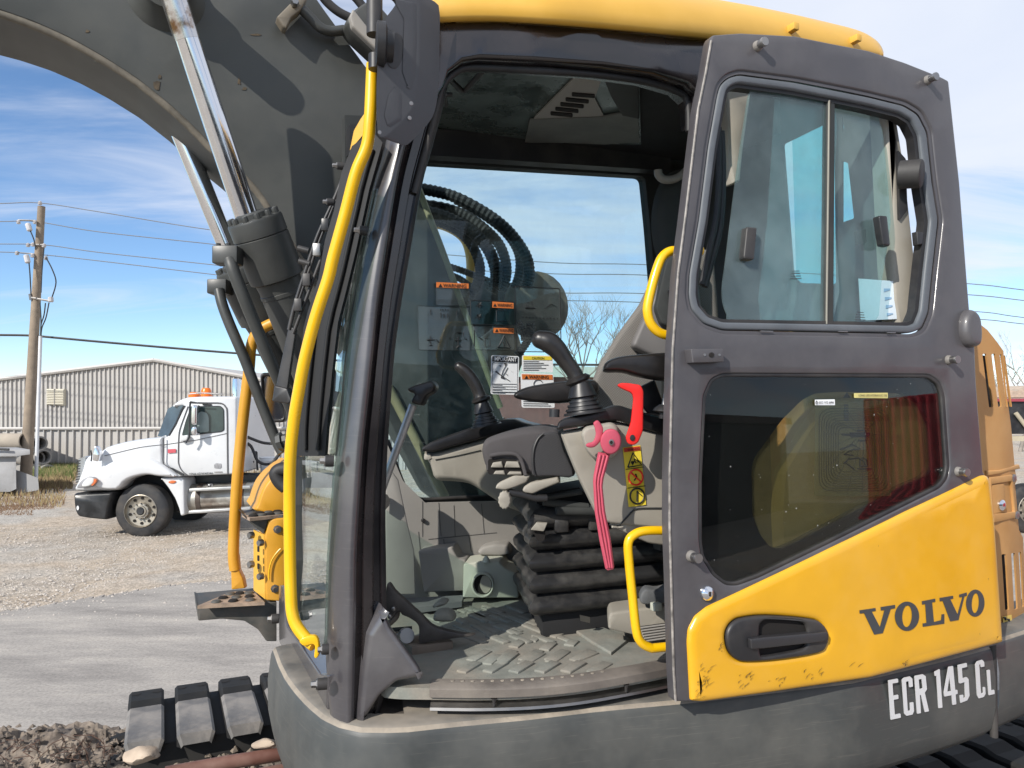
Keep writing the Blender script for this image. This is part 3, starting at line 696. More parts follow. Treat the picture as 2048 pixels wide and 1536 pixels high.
lathe('grab_roll', P(1798, 350, 2.40), P(1845, 347, 2.36), [(0, .04), (.05, .045), (.95, .045), (1, .04)], RUB, EX, 16)
sheet('door_post', rp(z('13', [(415, 478), (566, 478), (545, 620), (520, 800), (500, 995), (455, 1008), (435, 900), (425, 700)]), 4), pl(2.42, .7, .45), .05, BEI, EX, bev=(5, .025), dv=V)
for pth in ([(375, 700), (378, 940), (365, 1180), (330, 1350), (285, 1560)], [(392, 720), (400, 960), (384, 1230), (345, 1400), (300, 1570)]):
    tube('post_seal', [pl(2.22, .55, .4)(*p_) for p_ in cr(z('13', pth), 5)], .010, RUB, EX, 8)
# speaker bulge on the rear pillar
sheet('speaker_cover', ell(1368, 440, 48, 105, 28), pl(2.95, .6, .1), .06, DKTRIM, EX, bev=(14, .03), dv=V, seg=5)
disc('trim_screw', z('7', [(1790, 455)])[0], pl(3.0, .6, .1), 6, .02, RUB, EX, n=-V)
tube('grab_handle', [pl(2.9, .6, .1)(*p_) for p_ in cr(z('12', [(1510, 850), (1515, 880), (1550, 905), (1620, 895), (1690, 840)]), 5)], .016, BEID, EX, 10)

# ---- glass stickers
GS = G(lambda X, zc: 3.02+.40*X+.012)
def sticker(parent, name, pts, mat, off=0.0, r=1.5): return sheet(name, rp(pts, r, 3), GS, .0012, mat, parent, off=off)
DECA = glass('decal_film', (.93, .95, .95), .02, .03, (.5, .55, .55), 4, haze=.015)
DECD = glass('decal_film_teal', (.62, .74, .75), .02, .03, (.1, .2, .2), 4, haze=.02)
sw = bpy.data.objects['side_window']
def outline(parent, pts, r_=.0016, mat=INK, pos=GS, off=-.004): return tube('print_line', [pos(*p_)+YD*off for p_ in pts+[pts[0]]], r_, mat, parent, 5)
imp = z('W', [(1040, 1090), (1395, 1105), (1388, 1598), (1030, 1588)])
s_ = sticker(sw, 'important_label', imp, PAPW, -.004, 4)
sheet('label_header', z('W', [(1056, 1104), (1380, 1118), (1378, 1188), (1053, 1172)]), GS, .001, INK, s_, off=-.006)
text3('label_text', 'IMPORTANT', GS, *z('W', [(1074, 1160), (1362, 1174)]), 8.0, PAPW, s_, off=-.0075)
outline(s_, z('W', [(1056, 1190), (1376, 1196), (1372, 1575), (1048, 1570)]), .0012)
for a, b in (((1090, 1300), (1280, 1425)), ((1165, 1380), (1190, 1290)), ((1190, 1290), (1240, 1200)), ((1180, 1375), (1250, 1250)), ((1165, 1380), (1220, 1400)), ((1215, 1195), (1218, 1230)), ((1100, 1290), (1200, 1380)), ((1230, 1330), (1250, 1350))):
    tube('print_line', [GS(*p_)-YD*.006 for p_ in z('W', [a, b])], .0014, INK, s_, 5)
for tr_ in ([(1130, 1226), (1168, 1220), (1166, 1240)], [(1290, 1285), (1326, 1320), (1305, 1302)], [(1205, 1195), (1230, 1195), (1217, 1225)]): sheet('print_arrow', z('W', tr_), GS, .001, INK, s_, off=-.006)
for k in range(4):
    y = 1455+k*34
    for dy, x1 in ((0, 1365), (13, 1180+40*(k % 2))): sheet('print_text_line', z('W', [(1058, y+dy), (x1, y+dy+4), (x1, y+dy+9), (1058, y+dy+5)]), GS, .001, INKG, s_, off=-.006)
cau = z('W', [(1435, 1090), (1830, 1095), (1830, 1312), (1430, 1302)])
s_ = sticker(sw, 'caution_label', cau, PAPW, -.004, 3)
sheet('label_header', z('W', [(1450, 1102), (1815, 1106), (1815, 1155), (1450, 1150)]), GS, .001, YST, s_, off=-.006)
text3('label_text', 'CAUTION', GS, *z('W', [(1560, 1144), (1716, 1146)]), 4.6, INK, s_, off=-.0075)
for k in range(6): sheet('print_text_line', z('W', [(1452, 1168+k*22), (1590+30*((k*7) % 5)+60, 1169+k*22), (1590+30*((k*7) % 5)+60, 1176+k*22), (1452, 1175+k*22)]), GS, .001, INKG, s_, off=-.006)
war = z('8', [(822, 328), (1046, 334), (1056, 566), (830, 564)])
s_ = sticker(sw, 'warning_label', war, PAPW, -.004, 4)
sheet('label_header', z('8', [(832, 336), (1040, 341), (1042, 374), (834, 371)]), GS, .001, ORG, s_, off=-.006)
text3('label_text', 'WARNING', GS, *z('8', [(880, 366), (1014, 368)]), 6.6, INK, s_, off=-.0075)
sheet('warning_triangle', z('8', [(850, 367), (864, 345), (876, 367)]), GS, .001, INK, s_, off=-.0075)
tube('print_line', [GS(*p_)-YD*.006 for p_ in ell(*z('8', [(943, 402)])[0], 9, 8, 18)], .0014, INK, s_, 5)
for k in range(3): sheet('print_text_line', z('8', [(842, 520+k*14), (1030-20*(k % 2), 522+k*14), (1030-20*(k % 2), 526+k*14), (842, 524+k*14)]), GS, .001, INKG, s_, off=-.006)
def warn_header(par, q, ta, tb, h):
    sheet('label_header', z('W', q), GS, .001, ORG, par, off=-.006)
    a, b = z('W', [ta, tb]); text3('label_text', 'WARNING', GS, a, b, h, INK, par, off=-.0075)
    l_ = a[0]-h*1.25; sheet('warning_triangle', [(l_, a[1]-.3), (l_+h*.55, a[1]-h), (l_+h*1.1, a[1]-.1)], GS, .001, INK, par, off=-.0075)
s_ = sticker(sw, 'warning_film', z('W', [(336, 160), (754, 180), (758, 465), (336, 450)]), DECA, -.002, 3)
warn_header(s_, [(338, 158), (752, 178), (752, 240), (338, 226)], (425, 224), (722, 234), 7.2)
outline(s_, z('W', [(338, 165), (756, 180), (760, 465), (338, 455)]), .0010)
for k in range(3): sheet('print_text_line', z('W', [(340, 380+k*25), (700, 392+k*25), (700, 396+k*25), (340, 384+k*25)]), GS, .001, INKG, s_, off=-.006)
s_ = sticker(sw, 'warning_film', z('W', [(775, 390), (1340, 410), (1340, 706), (780, 698)]), DECD, -.002, 3)
outline(s_, z('W', [(775, 390), (1340, 410), (1340, 706), (780, 698)]), .0016)
outline(s_, z('W', [(1105, 520), (1275, 525), (1275, 660), (1105, 655)]), .0016)
warn_header(s_, [(1055, 405), (1325, 424), (1325, 496), (1052, 482)], (1118, 472), (1308, 480), 6.6)
for cc in ((890, 450), (885, 600)):
    for k in range(5):
        a = k*1.256+.3; tube('print_line', [GS(*p_)-YD*.006 for p_ in z('W', [cc, (cc[0]+38*math.cos(a), cc[1]+38*math.sin(a))])], .0026, INK, s_, 5)
s_ = sticker(sw, 'warning_film', z('W', [(795, 715), (1335, 735), (1335, 1026), (800, 1022)]), DECA, -.002, 3)
outline(s_, z('W', [(795, 715), (1335, 735), (1335, 1026), (800, 1022)]), .0010)
warn_header(s_, [(1068, 742), (1330, 748), (1330, 816), (1068, 806)], (1142, 796), (1320, 803), 6.6)
outline(s_, z('W', [(1128, 996), (1203, 842), (1288, 998)]), .0030)
tube('print_line', [GS(*p_)-YD*.006 for p_ in z('W', [(1208, 890), (1190, 940), (1212, 935), (1202, 985)])], .0020, INK, s_, 5)
sheet('print_bar', z('W', [(818, 770), (832, 770), (832, 980), (818, 980)]), GS, .001, INK, s_, off=-.006)
outline(s_, z('W', [(962, 878), (1026, 880), (1026, 985), (962, 985)]), .0016)
tube('print_line', [GS(*p_)-YD*.006 for p_ in z('W', [(880, 858), (930, 898)])], .0020, INK, s_, 5)
s_ = sticker(sw, 'chart_film', z('W', [(1345, 210), (1915, 240), (1936, 1052), (1370, 1046)]), DECA, -.002, 3)
outline(s_, rp(z('W', [(1345, 210), (1915, 240), (1936, 1052), (1370, 1046)]), 3), .0020)
for k in range(11): sheet('print_dot', ell(*z('W', [(1445+k*44, 608+k*2)])[0], 1.4, 1.6, 8), GS, .001, INK, s_, off=-.006)
for k in range(9):
    for j in range(7): sheet('print_text_line', z('W', [(1470+k*50, 660+j*42), (1500+k*50, 662+j*42), (1500+k*50, 668+j*42), (1470+k*50, 666+j*42)]), GS, .001, INKG, s_, off=-.006)
tube('print_line', [GS(*p_)-YD*.006 for p_ in z('W', [(1475, 485), (1600, 490)])], .0030, INK, s_, 5)
tube('print_line', [GS(*p_)-YD*.006 for p_ in z('W', [(1500, 470), (1500, 415), (1560, 405), (1565, 460)])], .0016, INK, s_, 5)
tube('print_line', [GS(*p_)-YD*.006 for p_ in z('W', [(1730, 490), (1810, 435), (1885, 480), (1812, 445), (1730, 490)])], .0012, INK, s_, 5)
s_ = sticker(sw, 'chart_film', z('W', [(100, 460), (755, 482), (765, 1032), (115, 1022)]), DECA, -.002, 3)
outline(s_, z('W', [(100, 460), (755, 482), (765, 1032), (115, 1022)]), .0009)
for cxy, ln in (((268, 898), 46), ((620, 905), 44)):
    for dx, dy in ((1, 0), (0, 1)): tube('print_line', [GS(*p_)-YD*.006 for p_ in z('W', [(cxy[0]-ln*dx, cxy[1]-ln*dy), (cxy[0]+ln*dx, cxy[1]+ln*dy)])], .0026, INK, s_, 5)
for a in ((270, 510, 270, 580), (600, 530, 600, 592), (395, 500, 395, 525), (425, 500, 425, 525), (460, 500, 460, 528), (490, 505, 490, 530), (400, 550, 400, 615), (440, 560, 440, 615), (485, 560, 485, 615), (600, 800, 660, 800), (595, 1000, 625, 968), (625, 968, 660, 990), (250, 965, 290, 966), (505, 860, 520, 890), (700, 880, 730, 890), (690, 800, 680, 850), (345, 890, 375, 935)):
    tube('print_line', [GS(*p_)-YD*.006 for p_ in z('W', [a[:2], a[2:]])], .0020, INK, s_, 5)

YI = Vector((.10, .995, 0))
# ---- operator seat
GSEAT = pl(2.26, .05, .22)
seat = sheet('operator_seat', cr(z('C', [(0, 470), (40, 340), (130, 275), (350, 205), (620, 150), (900, 125), (1080, 150), (1230, 195), (1330, 480), (1490, 885), (1150, 892), (850, 888), (680, 862), (130, 852), (60, 740), (15, 600)]), 3, True), GSEAT, .42, FABP, EX, bev=(13, .06), dv=YI, seg=5, grid=30)
sheet('cushion_side', cr(z('C', [(960, 215), (1230, 205), (1330, 480), (1480, 876), (1150, 882), (850, 880), (815, 780), (800, 600), (820, 430), (880, 290)]), 3, True), GSEAT, .03, FABD, seat, bev=(4, .012), dv=YI, off=-.012, grid=14)
tube('piping', [GSEAT(*p_)-V*.014 for p_ in cr(z('C', [(960, 215), (880, 290), (820, 430), (800, 600), (815, 780), (850, 880)]), 4)], .003, BLK, seat, 6)
vr = sheet('seat_vent', rp(z('C', [(130, 615), (350, 600), (575, 625), (630, 700), (672, 862), (130, 852)]), 5), GSEAT, .02, SLOT, seat, dv=YI, off=-.006)
for q in ([(175, 745), (210, 665), (350, 645), (370, 745)], [(390, 745), (420, 645), (610, 650), (645, 748)], [(215, 850), (250, 795), (385, 790), (405, 855)], [(430, 856), (470, 805), (655, 808), (668, 858)]):
    sheet('vent_slat', rp(z('C', q), 2), GSEAT, .02, BEI, vr, bev=(1.5, .006), dv=YI, off=-.016)
tube('vent_rim', [GSEAT(*p_)-V*.012 for p_ in cr(z('C', [(130, 560), (300, 530), (500, 530), (590, 580), (640, 680), (690, 860)]), 5)], .006, FABP, seat, 8)
GBK = pl(2.50, .2, .25)
sheet('backrest', rp(z('7', [(1300, 1440), (1340, 1330), (1385, 1240), (1500, 1060), (1640, 870), (1720, 700), (1790, 560), (1950, 480), (2150, 500), (2250, 1800), (1320, 1800)]), 12), GBK, .16, FABL, seat, bev=(12, .05), dv=YI, seg=5, grid=28)
sheet('back_bolster', rp(z('7', [(1560, 1180), (1660, 960), (1760, 760), (1820, 560), (2000, 520), (2100, 1250), (1800, 1290)]), 14), GBK, .10, M('seat_vinyl_grey', (.14, .13, .125), .6, var=.08), seat, bev=(10, .04), dv=YI, off=-.05, seg=5)
sheet('back_shell', rp(z('7', [(1790, 620), (1850, 560), (2000, 560), (2000, 1030), (1860, 1080), (1760, 1040), (1720, 930)]), 8), GBK, .10, DKTRIM, seat, bev=(6, .02), dv=YI, off=-.10)
sheet('belt_guide', rp(z('7', [(1800, 820), (1900, 815), (1905, 880), (1815, 890)]), 3), GBK, .03, BLK, seat, bev=(2, .006), dv=YI, off=-.14)
sheet('armrest', cr(z('8', [(772, 480), (800, 448), (900, 413), (1130, 380), (1330, 375), (1345, 470), (1150, 530), (950, 530), (800, 505)]), 3, True), pl(2.42, .15, .2), .08, GRIP, seat, bev=(7, .03), dv=YI, seg=5)
ar = sheet('armrest', cr(z('8', [(1388, 295), (1420, 240), (1540, 205), (1850, 182), (1960, 190), (1960, 395), (1830, 382), (1640, 350), (1520, 318), (1410, 316)]), 3, True), pl(2.06, .35, .3), .09, GRIP, seat, bev=(8, .035), dv=YI, seg=5)
tube('armrest_post', [pl(2.10, .4, .3)(*p_) for p_ in z('8', [(1835, 350), (1820, 450), (1800, 560)])], [.010, .008, .008], STEEL, seat, 10)
lathe('armrest_foot', pl(2.10, .4, .3)(*z('8', [(1800, 545)])[0]), pl(2.10, .4, .3)(*z('8', [(1790, 640)])[0]), [(0, .012), (.3, .026), (.5, .03), (.6, .012), (1, .010)], BLK, seat, 16)
sheet('armrest_bracket', rp(z('8', [(1640, 420), (1740, 370), (1780, 480), (1840, 620), (1720, 640), (1660, 560)]), 5), pl(2.2, .4, .3), .04, BLK, seat, dv=YI, bev=(3, .01))
for q in ([(235, 1090), (255, 1020), (320, 975), (540, 868), (790, 880), (730, 985), (560, 1060), (400, 1108)], [(660, 1115), (690, 1050), (790, 985), (1230, 898), (1265, 985), (1010, 1085), (830, 1168), (700, 1150)]):
    sheet('adjust_paddle', rp(z('C', q), 4), pl(2.24, .03, .2), .05, BEI, seat, bev=(3, .012), dv=YI)
kp = pl(2.25, 0, .2); kc = z('C', [(400, 1245)])[0]
sheet('adjust_knob', [(kc[0]+(12.5+(.9 if k % 2 else -.5))*math.cos(k*math.pi/12), kc[1]+(18+(1.2 if k % 2 else -.8))*math.sin(k*math.pi/12)) for k in range(24)], kp, .04, BEI, seat, bev=(2.5, .01), dv=YI, off=-.03)
tube('release_bar', [kp(*p_)+V*.0 for p_ in cr(z('C', [(440, 1130), (520, 1150), (640, 1170), (760, 1195), (860, 1225), (1050, 1230)]), 4)], .011, BLK, seat, 10)
sheet('seat_base', z('C', [(870, 1180), (1560, 1060), (1700, 1200), (1830, 1540), (1000, 1450), (985, 1350), (900, 1320)]), pl(2.42, .1, .2), .25, DARK, seat, dv=YI)
for a, b, r_ in (((1000, 1290), (1700, 1370), .012), ((1200, 1420), (1800, 1430), .016), ((980, 1235), (1600, 1130), .009), ((1290, 1340), (1310, 1420), .012), ((900, 1170), (930, 1250), .01)):
    tube('seat_rod', [pl(2.34, .1, .2)(*p_) for p_ in z('C', [a, b])], r_, DKTRIM, seat, 10)

# ---- seat suspension bellows
c0 = P(1064, 1215, 2.33); e1 = Vector((.93, .36, 0)).normalized(); e2 = Vector((-.11, .994, 0)).normalized()
NB = None
def bl_loop(off, zc):
    a = c0.copy(); a.z = 0
    cs = [a+e1*(-off)+e2*(-off), a+e1*(.62+off)+e2*(-off), a+e1*(.62+off)+e2*(.42+off), a+e1*(-off)+e2*(.42+off)]
    q0_ = rp([(c_.x, c_.y) for c_ in cs], .07+off*.4, 6); q = []
    for i_ in range(len(q0_)):
        a_, b_ = Vector(q0_[i_]), Vector(q0_[(i_+1) % len(q0_)]); n_ = max(1, 14) if (b_-a_).length > .1 else 1
        q += [tuple(a_.lerp(b_, t_/n_)) for t_ in range(n_)]
    return [Vector((x, y, zc)) for x, y in q]
bm = bmesh.new(); rows = []; zt, zb = 2.075, 1.735; npl = 5
for k in range(npl):
    h = (zt-zb)/npl; z0 = zt-k*h
    rows += [bl_loop((-.07 if (k == 0 and j == 0) else -.030)+.042*math.sin(math.pi*j/10)**.75, z0-h*j/10) for j in range(10)]
rows.append(bl_loop(-.06, zb-.005))
from mathutils import noise as MN0
rows = [[p_+(p_-Vector((c0.x+.2, c0.y+.3, p_.z))).normalized()*(.007*MN0.noise(Vector((p_.x*16, p_.y*16, p_.z*5)))+.004*MN0.noise(p_*45)) for p_ in r_] for r_ in rows]
rv = loft_bm(bm, rows, closed=True); bm.faces.new(rv[0])
bel = bmlink('seat_bellows', bm, BELL, EX, 44)
for fx, w_ in ((.0, .03), (.10, .05), (.22, .05), (.34, .05)):
    q = c0+e1*fx; box('pleat_rib', Vector((q.x, q.y, 0))+e2*(-.002)+UP*(zt-.055), (w_/2, .012, .022), BELL, bel, e1, e2, UP, .006)
sheet('bellows_tab', rp(z('11', [(550, 205), (590, 155), (665, 160), (640, 215)]), 2), pl(2.27, .05, .3), .02, BEI, bel, bev=(1, .003), dv=YI)
sheet('bellows_slot', cr(z('11', [(575, 215), (640, 218), (645, 270), (610, 282), (585, 255)]), 3, True), pl(2.285, .05, .3), .02, SLOT, bel, dv=YI)
box('seat_plinth', Vector((c0.x, c0.y, 1.70))+e1*.31+e2*.2, (.27, .17, .045), DARK, EX, e1, e2)
sheet('serial_plate', z('11', [(885, 785), (955, 800), (955, 840), (890, 825)]), pl(2.32, .1, .36), .003, STEEL, bel, dv=YI)

# ---- consoles, joysticks, levers
GR = pl(2.74, -.1, .35)
rc = sheet('control_console', cr(z('8', [(150, 870), (230, 866), (560, 770), (750, 716), (900, 700), (1070, 715), (1080, 1000), (1060, 1285), (840, 1290), (700, 1240), (560, 1150), (460, 1092), (350, 1076), (230, 1062), (190, 960)]), 3, True), GR, .2, BEI, EX, bev=(14, .06), dv=YI, seg=5, grid=24)
sheet('console_cover', rp(z('8', [(150, 862), (155, 830), (230, 790), (360, 742), (480, 700), (700, 645), (785, 640), (850, 665), (960, 690), (1060, 712), (900, 706), (750, 724), (560, 776), (230, 868)]), 4), GR, .22, BLKTOP, rc, bev=(5, .02), dv=YI, off=-.02, seg=4)
tube('console_seam', [GR(*p_)-V*.002 for p_ in cr(z('8', [(240, 920), (400, 890), (550, 855)]), 4)], .002, DKTRIM, rc, 6)
def joystick(par, base, top, rb, rt, grip, rad, collar, d, name='joystick_boot'):
    b, t = P(*base, d), P(*top, d); k = d/FPX; ax = (t-b)
    prof = [(0, rb*1.05)]; n = 4
    for i in range(n):
        f0 = i*.13; r0 = rb+(rt-rb)*(f0/.55); prof += [(f0+.01, r0*1.03), (f0+.075, r0*.98), (f0+.08, r0*.86), (f0+.125, r0*.84)]
    prof += [(.56, rt*1.35), (.9, rt*1.0), (1.0, rt*.9)]
    bo = lathe(name, b, t, [(f, r_*k) for f, r_ in prof], BLKTOP, par, 20, 30)
    pts = cr([(*p_, r_) for p_, r_ in zip(grip, rad)], 5); path = [P(p_[0], p_[1], d) for p_ in pts]; rs = [p_[2]*k for p_ in pts]
    e_ = path[-1]; t_ = (path[-1]-path[-2]).normalized(); r0 = rs[-1]
    for a in (.3, .55, .75, .9, .98): path.append(e_+t_*r0*a); rs.append(r0*math.sqrt(max(1-a*a, .01)))
    tube('joystick_grip', path, rs, GRIP, par, 18)
    c_ = P(*collar[0], d); a0 = (path[1]-path[0]).normalized(); lathe('grip_collar', c_-a0*.008, c_+a0*.012, [(0, collar[1]*k*.8), (.3, collar[1]*k), (.6, collar[1]*k), (1, collar[1]*k*.75)], GRIP, par, 20)
    return bo
joystick(rc, z('8', [(588, 690)])[0], z('8', [(556, 525)])[0], 30, 15, z('8', [(556, 520), (540, 470), (515, 410), (475, 350), (432, 305), (405, 285)]), [16, 12.5, 12.5, 12.5, 12, 10.5], (z('8', [(556, 512)])[0], 20), 2.66)
GN = pl(2.10, .2, .33)
lc = sheet('control_console', rp(z('8', [(1088, 735), (1230, 712), (1300, 680), (1450, 655), (1560, 682), (1700, 715), (1990, 780), (1990, 1420), (1500, 1372), (1430, 1366), (1330, 1290), (1210, 1045), (1130, 850)]), 10), GN, .15, BEI, EX, bev=(8, .03), dv=YI, seg=4, grid=24)
sheet('console_cover', rp(z('8', [(1065, 718), (1080, 662), (1110, 642), (1145, 632), (1300, 600), (1450, 550), (1500, 548), (1580, 575), (1840, 640), (1990, 670), (1990, 790), (1840, 762), (1580, 688), (1500, 655), (1400, 660), (1230, 694)]), 6), GN, .17, BLKTOP, lc, bev=(5, .02), dv=YI, off=-.015, seg=4)
tube('console_seam', [GN(*p_)-V*.002 for p_ in cr(z('8', [(1430, 1362), (1490, 1362), (1540, 1318), (1580, 1275), (1630, 1252), (1850, 1250)]), 5)], .0025, DKTRIM, lc, 6)
sheet('console_base', rp(z('8', [(1430, 1372), (1500, 1375), (1560, 1310), (1620, 1262), (1990, 1262), (1990, 1540), (1700, 1500), (1560, 1440)]), 6), GN, .12, BEI, lc, bev=(5, .02), dv=YI, off=.012)
joystick(lc, z('8', [(1262, 605)])[0], z('8', [(1232, 395)])[0], 42, 22, z('8', [(1215, 388), (1190, 330), (1130, 245), (1075, 170), (1015, 118), (960, 100)]), [17, 15.5, 16.5, 19.5, 21.5, 18.5], (z('8', [(1214, 378)])[0], 26), 2.12)
tube('console_stub', [GN(*p_)+V*.03 for p_ in z('8', [(1090, 575), (1088, 630)])], .015, BLK, lc, 10)
GL = pl(2.03, .25, .33)
sheet('lever_base', rp(z('8', [(1230, 745), (1262, 698), (1450, 665), (1500, 700), (1505, 880), (1430, 930), (1330, 935), (1262, 860)]), 12), GL, .08, BEI, lc, bev=(8, .03), dv=YI, off=.02, seg=4)
lev = sheet('console_lever', [(1196, 903), (1187, 950), (1186, 962), (1189, 1020), (1198, 1075), (1210, 1134), (1215, 1138), (1226, 1136), (1228, 1131), (1221, 1075), (1210, 1020), (1205, 972), (1207, 956), (1220, 908)], GL, .010, PINK, lc, bev=(1.5, .004), dv=YI, off=-.02)
for f in (.18, .5, .82):
    a_ = [(1196, 908), (1188, 950), (1187, 962), (1190, 1020), (1199, 1075), (1212, 1132)]; b_ = [(1219, 910), (1206, 955), (1204, 972), (1209, 1020), (1220, 1075), (1226, 1132)]
    tube('lever_rib', [GL(a[0]+(b[0]-a[0])*f, a[1]+(b[1]-a[1])*f)-YI*.021 for a, b in zip(a_, b_)], .0034, PINK, lev, 8)
hc = z('8', [(1436, 792)])[0]
sheet('lever_hub', ell(hc[0], hc[1], 20.5, 25, 28, .1), GL, .035, PINK, lev, bev=(4, .008), dv=YI, off=-.042)
sheet('hub_screw', ell(hc[0]+1, hc[1]+1, 5.2, 6.2, 16), GL, .01, STEEL, lev, bev=(1, .002), dv=YI, off=-.048)
sheet('screw_socket', ell(hc[0]+1, hc[1]+1, 3, 3.8, 6), GL, .002, SLOT, lev, dv=YI, off=-.050)
sheet('lever_hook', cr(z('8', [(1320, 668), (1345, 650), (1365, 665), (1385, 705), (1372, 780), (1330, 828), (1285, 833), (1268, 818), (1285, 803), (1318, 792), (1335, 745), (1328, 700)]), 3, True), GL, .02, PINK, lev, bev=(2.5, .008), dv=YI, off=-.03)
rl = sheet('safety_lever', rp(z('8', [(1480, 412), (1505, 396), (1560, 398), (1640, 410), (1660, 450), (1657, 720), (1625, 800), (1592, 820), (1552, 810), (1538, 770), (1575, 660), (1592, 500), (1580, 465), (1500, 430)]), 5), GL, .022, RED, lc, bev=(2.5, .007), dv=YI, off=-.02)
sc_ = z('8', [(1584, 768)])[0]
sheet('lever_screw', ell(sc_[0], sc_[1], 5.4, 6.4, 16), GL, .006, BLK, rl, bev=(1, .002), dv=YI, off=-.023)
wl = sheet('warning_decal', rp(z('8', [(1520, 836), (1640, 820), (1680, 1226), (1560, 1242)]), 1.5), GN, .002, YST, lc, dv=YI, off=-.004)
sheet('label_header', z('8', [(1526, 840), (1636, 826), (1640, 854), (1530, 868)]), GN, .001, M('sticker_red', (.55, .05, .02), .5), wl, dv=YI, off=-.006)
text3('label_text', 'WARNING', GN, *z('8', [(1552, 860), (1632, 848)]), 4.2, INK, wl, off=-.008)
def pline(par, pts, r_=.0016, mat=INK, closed=True, pos=GN, off=.006): return tube('print_line', [pos(*p_)-V*off for p_ in (pts+[pts[0]] if closed else pts)], r_, mat, par, 5)
pline(wl, z('8', [(1548, 970), (1582, 872), (1641, 955)]), .0022)
pline(wl, z('8', [(1572, 935), (1580, 950), (1590, 930)]), .003); pline(wl, z('8', [(1590, 910), (1625, 935), (1600, 940)]), .0014)
pline(wl, ell(*z('8', [(1601, 1038)])[0], 14, 15.5, 24), .0026, RED); pline(wl, z('8', [(1566, 1005), (1636, 1070)]), .0024, RED, False); pline(wl, z('8', [(1600, 1015), (1608, 1035), (1590, 1060)]), .0020, INK, False)
pline(wl, ell(*z('8', [(1611, 1166)])[0], 14, 15.5, 24), .0026); pline(wl, z('8', [(1612, 1130), (1610, 1205)]), .0022, INK, False); pline(wl, z('8', [(1615, 1140), (1645, 1165)]), .0012, INK, False)
for a, b in (((1533, 985), (1655, 968)), ((1546, 1112), (1667, 1096))): pline(wl, z('8', [a, b]), .0010, INK, False)
# travel lever
tl = tube('travel_lever', [P(757, 1000, 2.30), P(769, 965, 2.30), P(826, 810, 2.30)], .0125, M('brushed_rod', (.42, .41, .40), .34, .55, var=.1), EX, 16)
sheet('lever_grip', cr(z('9', [(1284, 110), (1350, 80), (1420, 60), (1485, 45), (1520, 88), (1500, 140), (1440, 178), (1400, 250), (1312, 225), (1338, 160), (1300, 140)]), 3, True), pl(2.26, -.3, .2), .05, GRIP, tl, bev=(5, .024), dv=YI, seg=5)
# pedal
GP = pl(2.22, -.3, .25)
pd = sheet('travel_pedal', cr(z('P', [(120, 238), (175, 250), (240, 350), (400, 500), (560, 645), (700, 770), (860, 935), (1000, 1000), (1150, 1040), (1400, 1092), (1600, 1105), (1600, 1120), (1500, 1142), (1160, 1180), (900, 1215), (670, 1250), (664, 1100), (660, 970), (600, 885), (480, 810), (380, 770), (330, 712), (270, 722), (190, 870), (110, 690), (100, 420)]), 2, True), GP, .02, M('pedal_iron', (.055, .05, .048), .5, var=.2, dust=.2, metal=.3), EX, bev=(1.2, .004), dv=YI)
sheet('pedal_pad', cr(z('P', [(860, 940), (870, 820), (960, 775), (1100, 770), (1190, 820), (1225, 900), (1200, 955), (1050, 965)]), 3, True), GP, .05, M('pedal_rubber', (.16, .165, .14), .7, var=.2, dust=.3), pd, bev=(8, .03), dv=YI, off=.03, seg=5)
sheet('pedal_pad', cr(z('P', [(760, 800), (830, 740), (900, 690), (990, 700), (1025, 740), (960, 780), (850, 810)]), 3, True), GP, .05, MATS['pedal_rubber'], pd, bev=(5, .02), dv=YI, off=.10, seg=4)
box('pedal_mount', GP(*z('P', [(900, 1330)])[0])+V*.05-UP*.01, (.065, .05, .022), M('mount_brown', (.14, .11, .085), .7, var=.3, dust=.3), pd, U, V, UP, .005)
box('pedal_mount', GP(*z('P', [(930, 1400)])[0])+V*.04-UP*.02, (.085, .06, .012), MATS['mount_brown'], pd, U, V, UP, .004)
for c_ in ((245, 650), (180, 780)): sheet('pedal_bolt', ell(*z('P', [c_])[0], 4.4, 4.8, 12), GP, .012, STEEL, pd, bev=(1, .003), dv=YI, off=-.012)
lathe('pedal_roller', P(*z('P', [(330, 1080)])[0], 2.32), P(*z('P', [(465, 1120)])[0], 2.24), [(0, .016), (.7, .016), (.72, .022), (1, .022)], STEEL, pd, 16)
tube('pedal_link', [GP(*p_)+V*.03 for p_ in cr(z('P', [(340, 740), (330, 830), (270, 900), (200, 960)]), 4)], .009, MATS['mount_brown'], pd, 8)
for k, y in enumerate((1090, 1180, 1260)): tube('pedal_shaft', [GP(*p_)+V*.06 for p_ in z('P', [(280, y+30), (650, y)])], .007, STEEL if k % 2 else DKTRIM, pd, 8)
# floor mouldings by the far wall
GB = pl(2.74, -.2, .3)
sheet('floor_box', rp(z('10', [(1120, 200), (1360, 172), (1400, 250), (1456, 262), (1456, 480), (1160, 492)]), 4), GB, .12, BEID, EX, bev=(3, .012), dv=YI, off=.06)
fb = sheet('floor_box', rp(z('10', [(1455, 268), (1560, 252), (1700, 250), (1740, 296), (1825, 332), (1836, 500), (1450, 500)]), 4), GB, .15, GRNB, EX, bev=(3, .012), dv=YI)
q0 = z('10', [(1592, 402)])[0]
sheet('vent_ring', ell(q0[0], q0[1], 22.5, 25, 32), GB, .03, GRNB, fb, [ell(q0[0]+.5, q0[1], 18.5, 21, 28)], bev=(1.2, .004), dv=YI, off=-.022)
sheet('vent_hole', ell(q0[0], q0[1], 20, 22, 24), GB, .004, SLOT, fb, dv=YI, off=-.003)
sheet('vent_flap', cr(z('10', [(1590, 345), (1630, 350), (1650, 400), (1640, 440), (1610, 462), (1585, 440), (1572, 400)]), 3, True), GB, .004, BEI, fb, dv=YI, off=-.010)
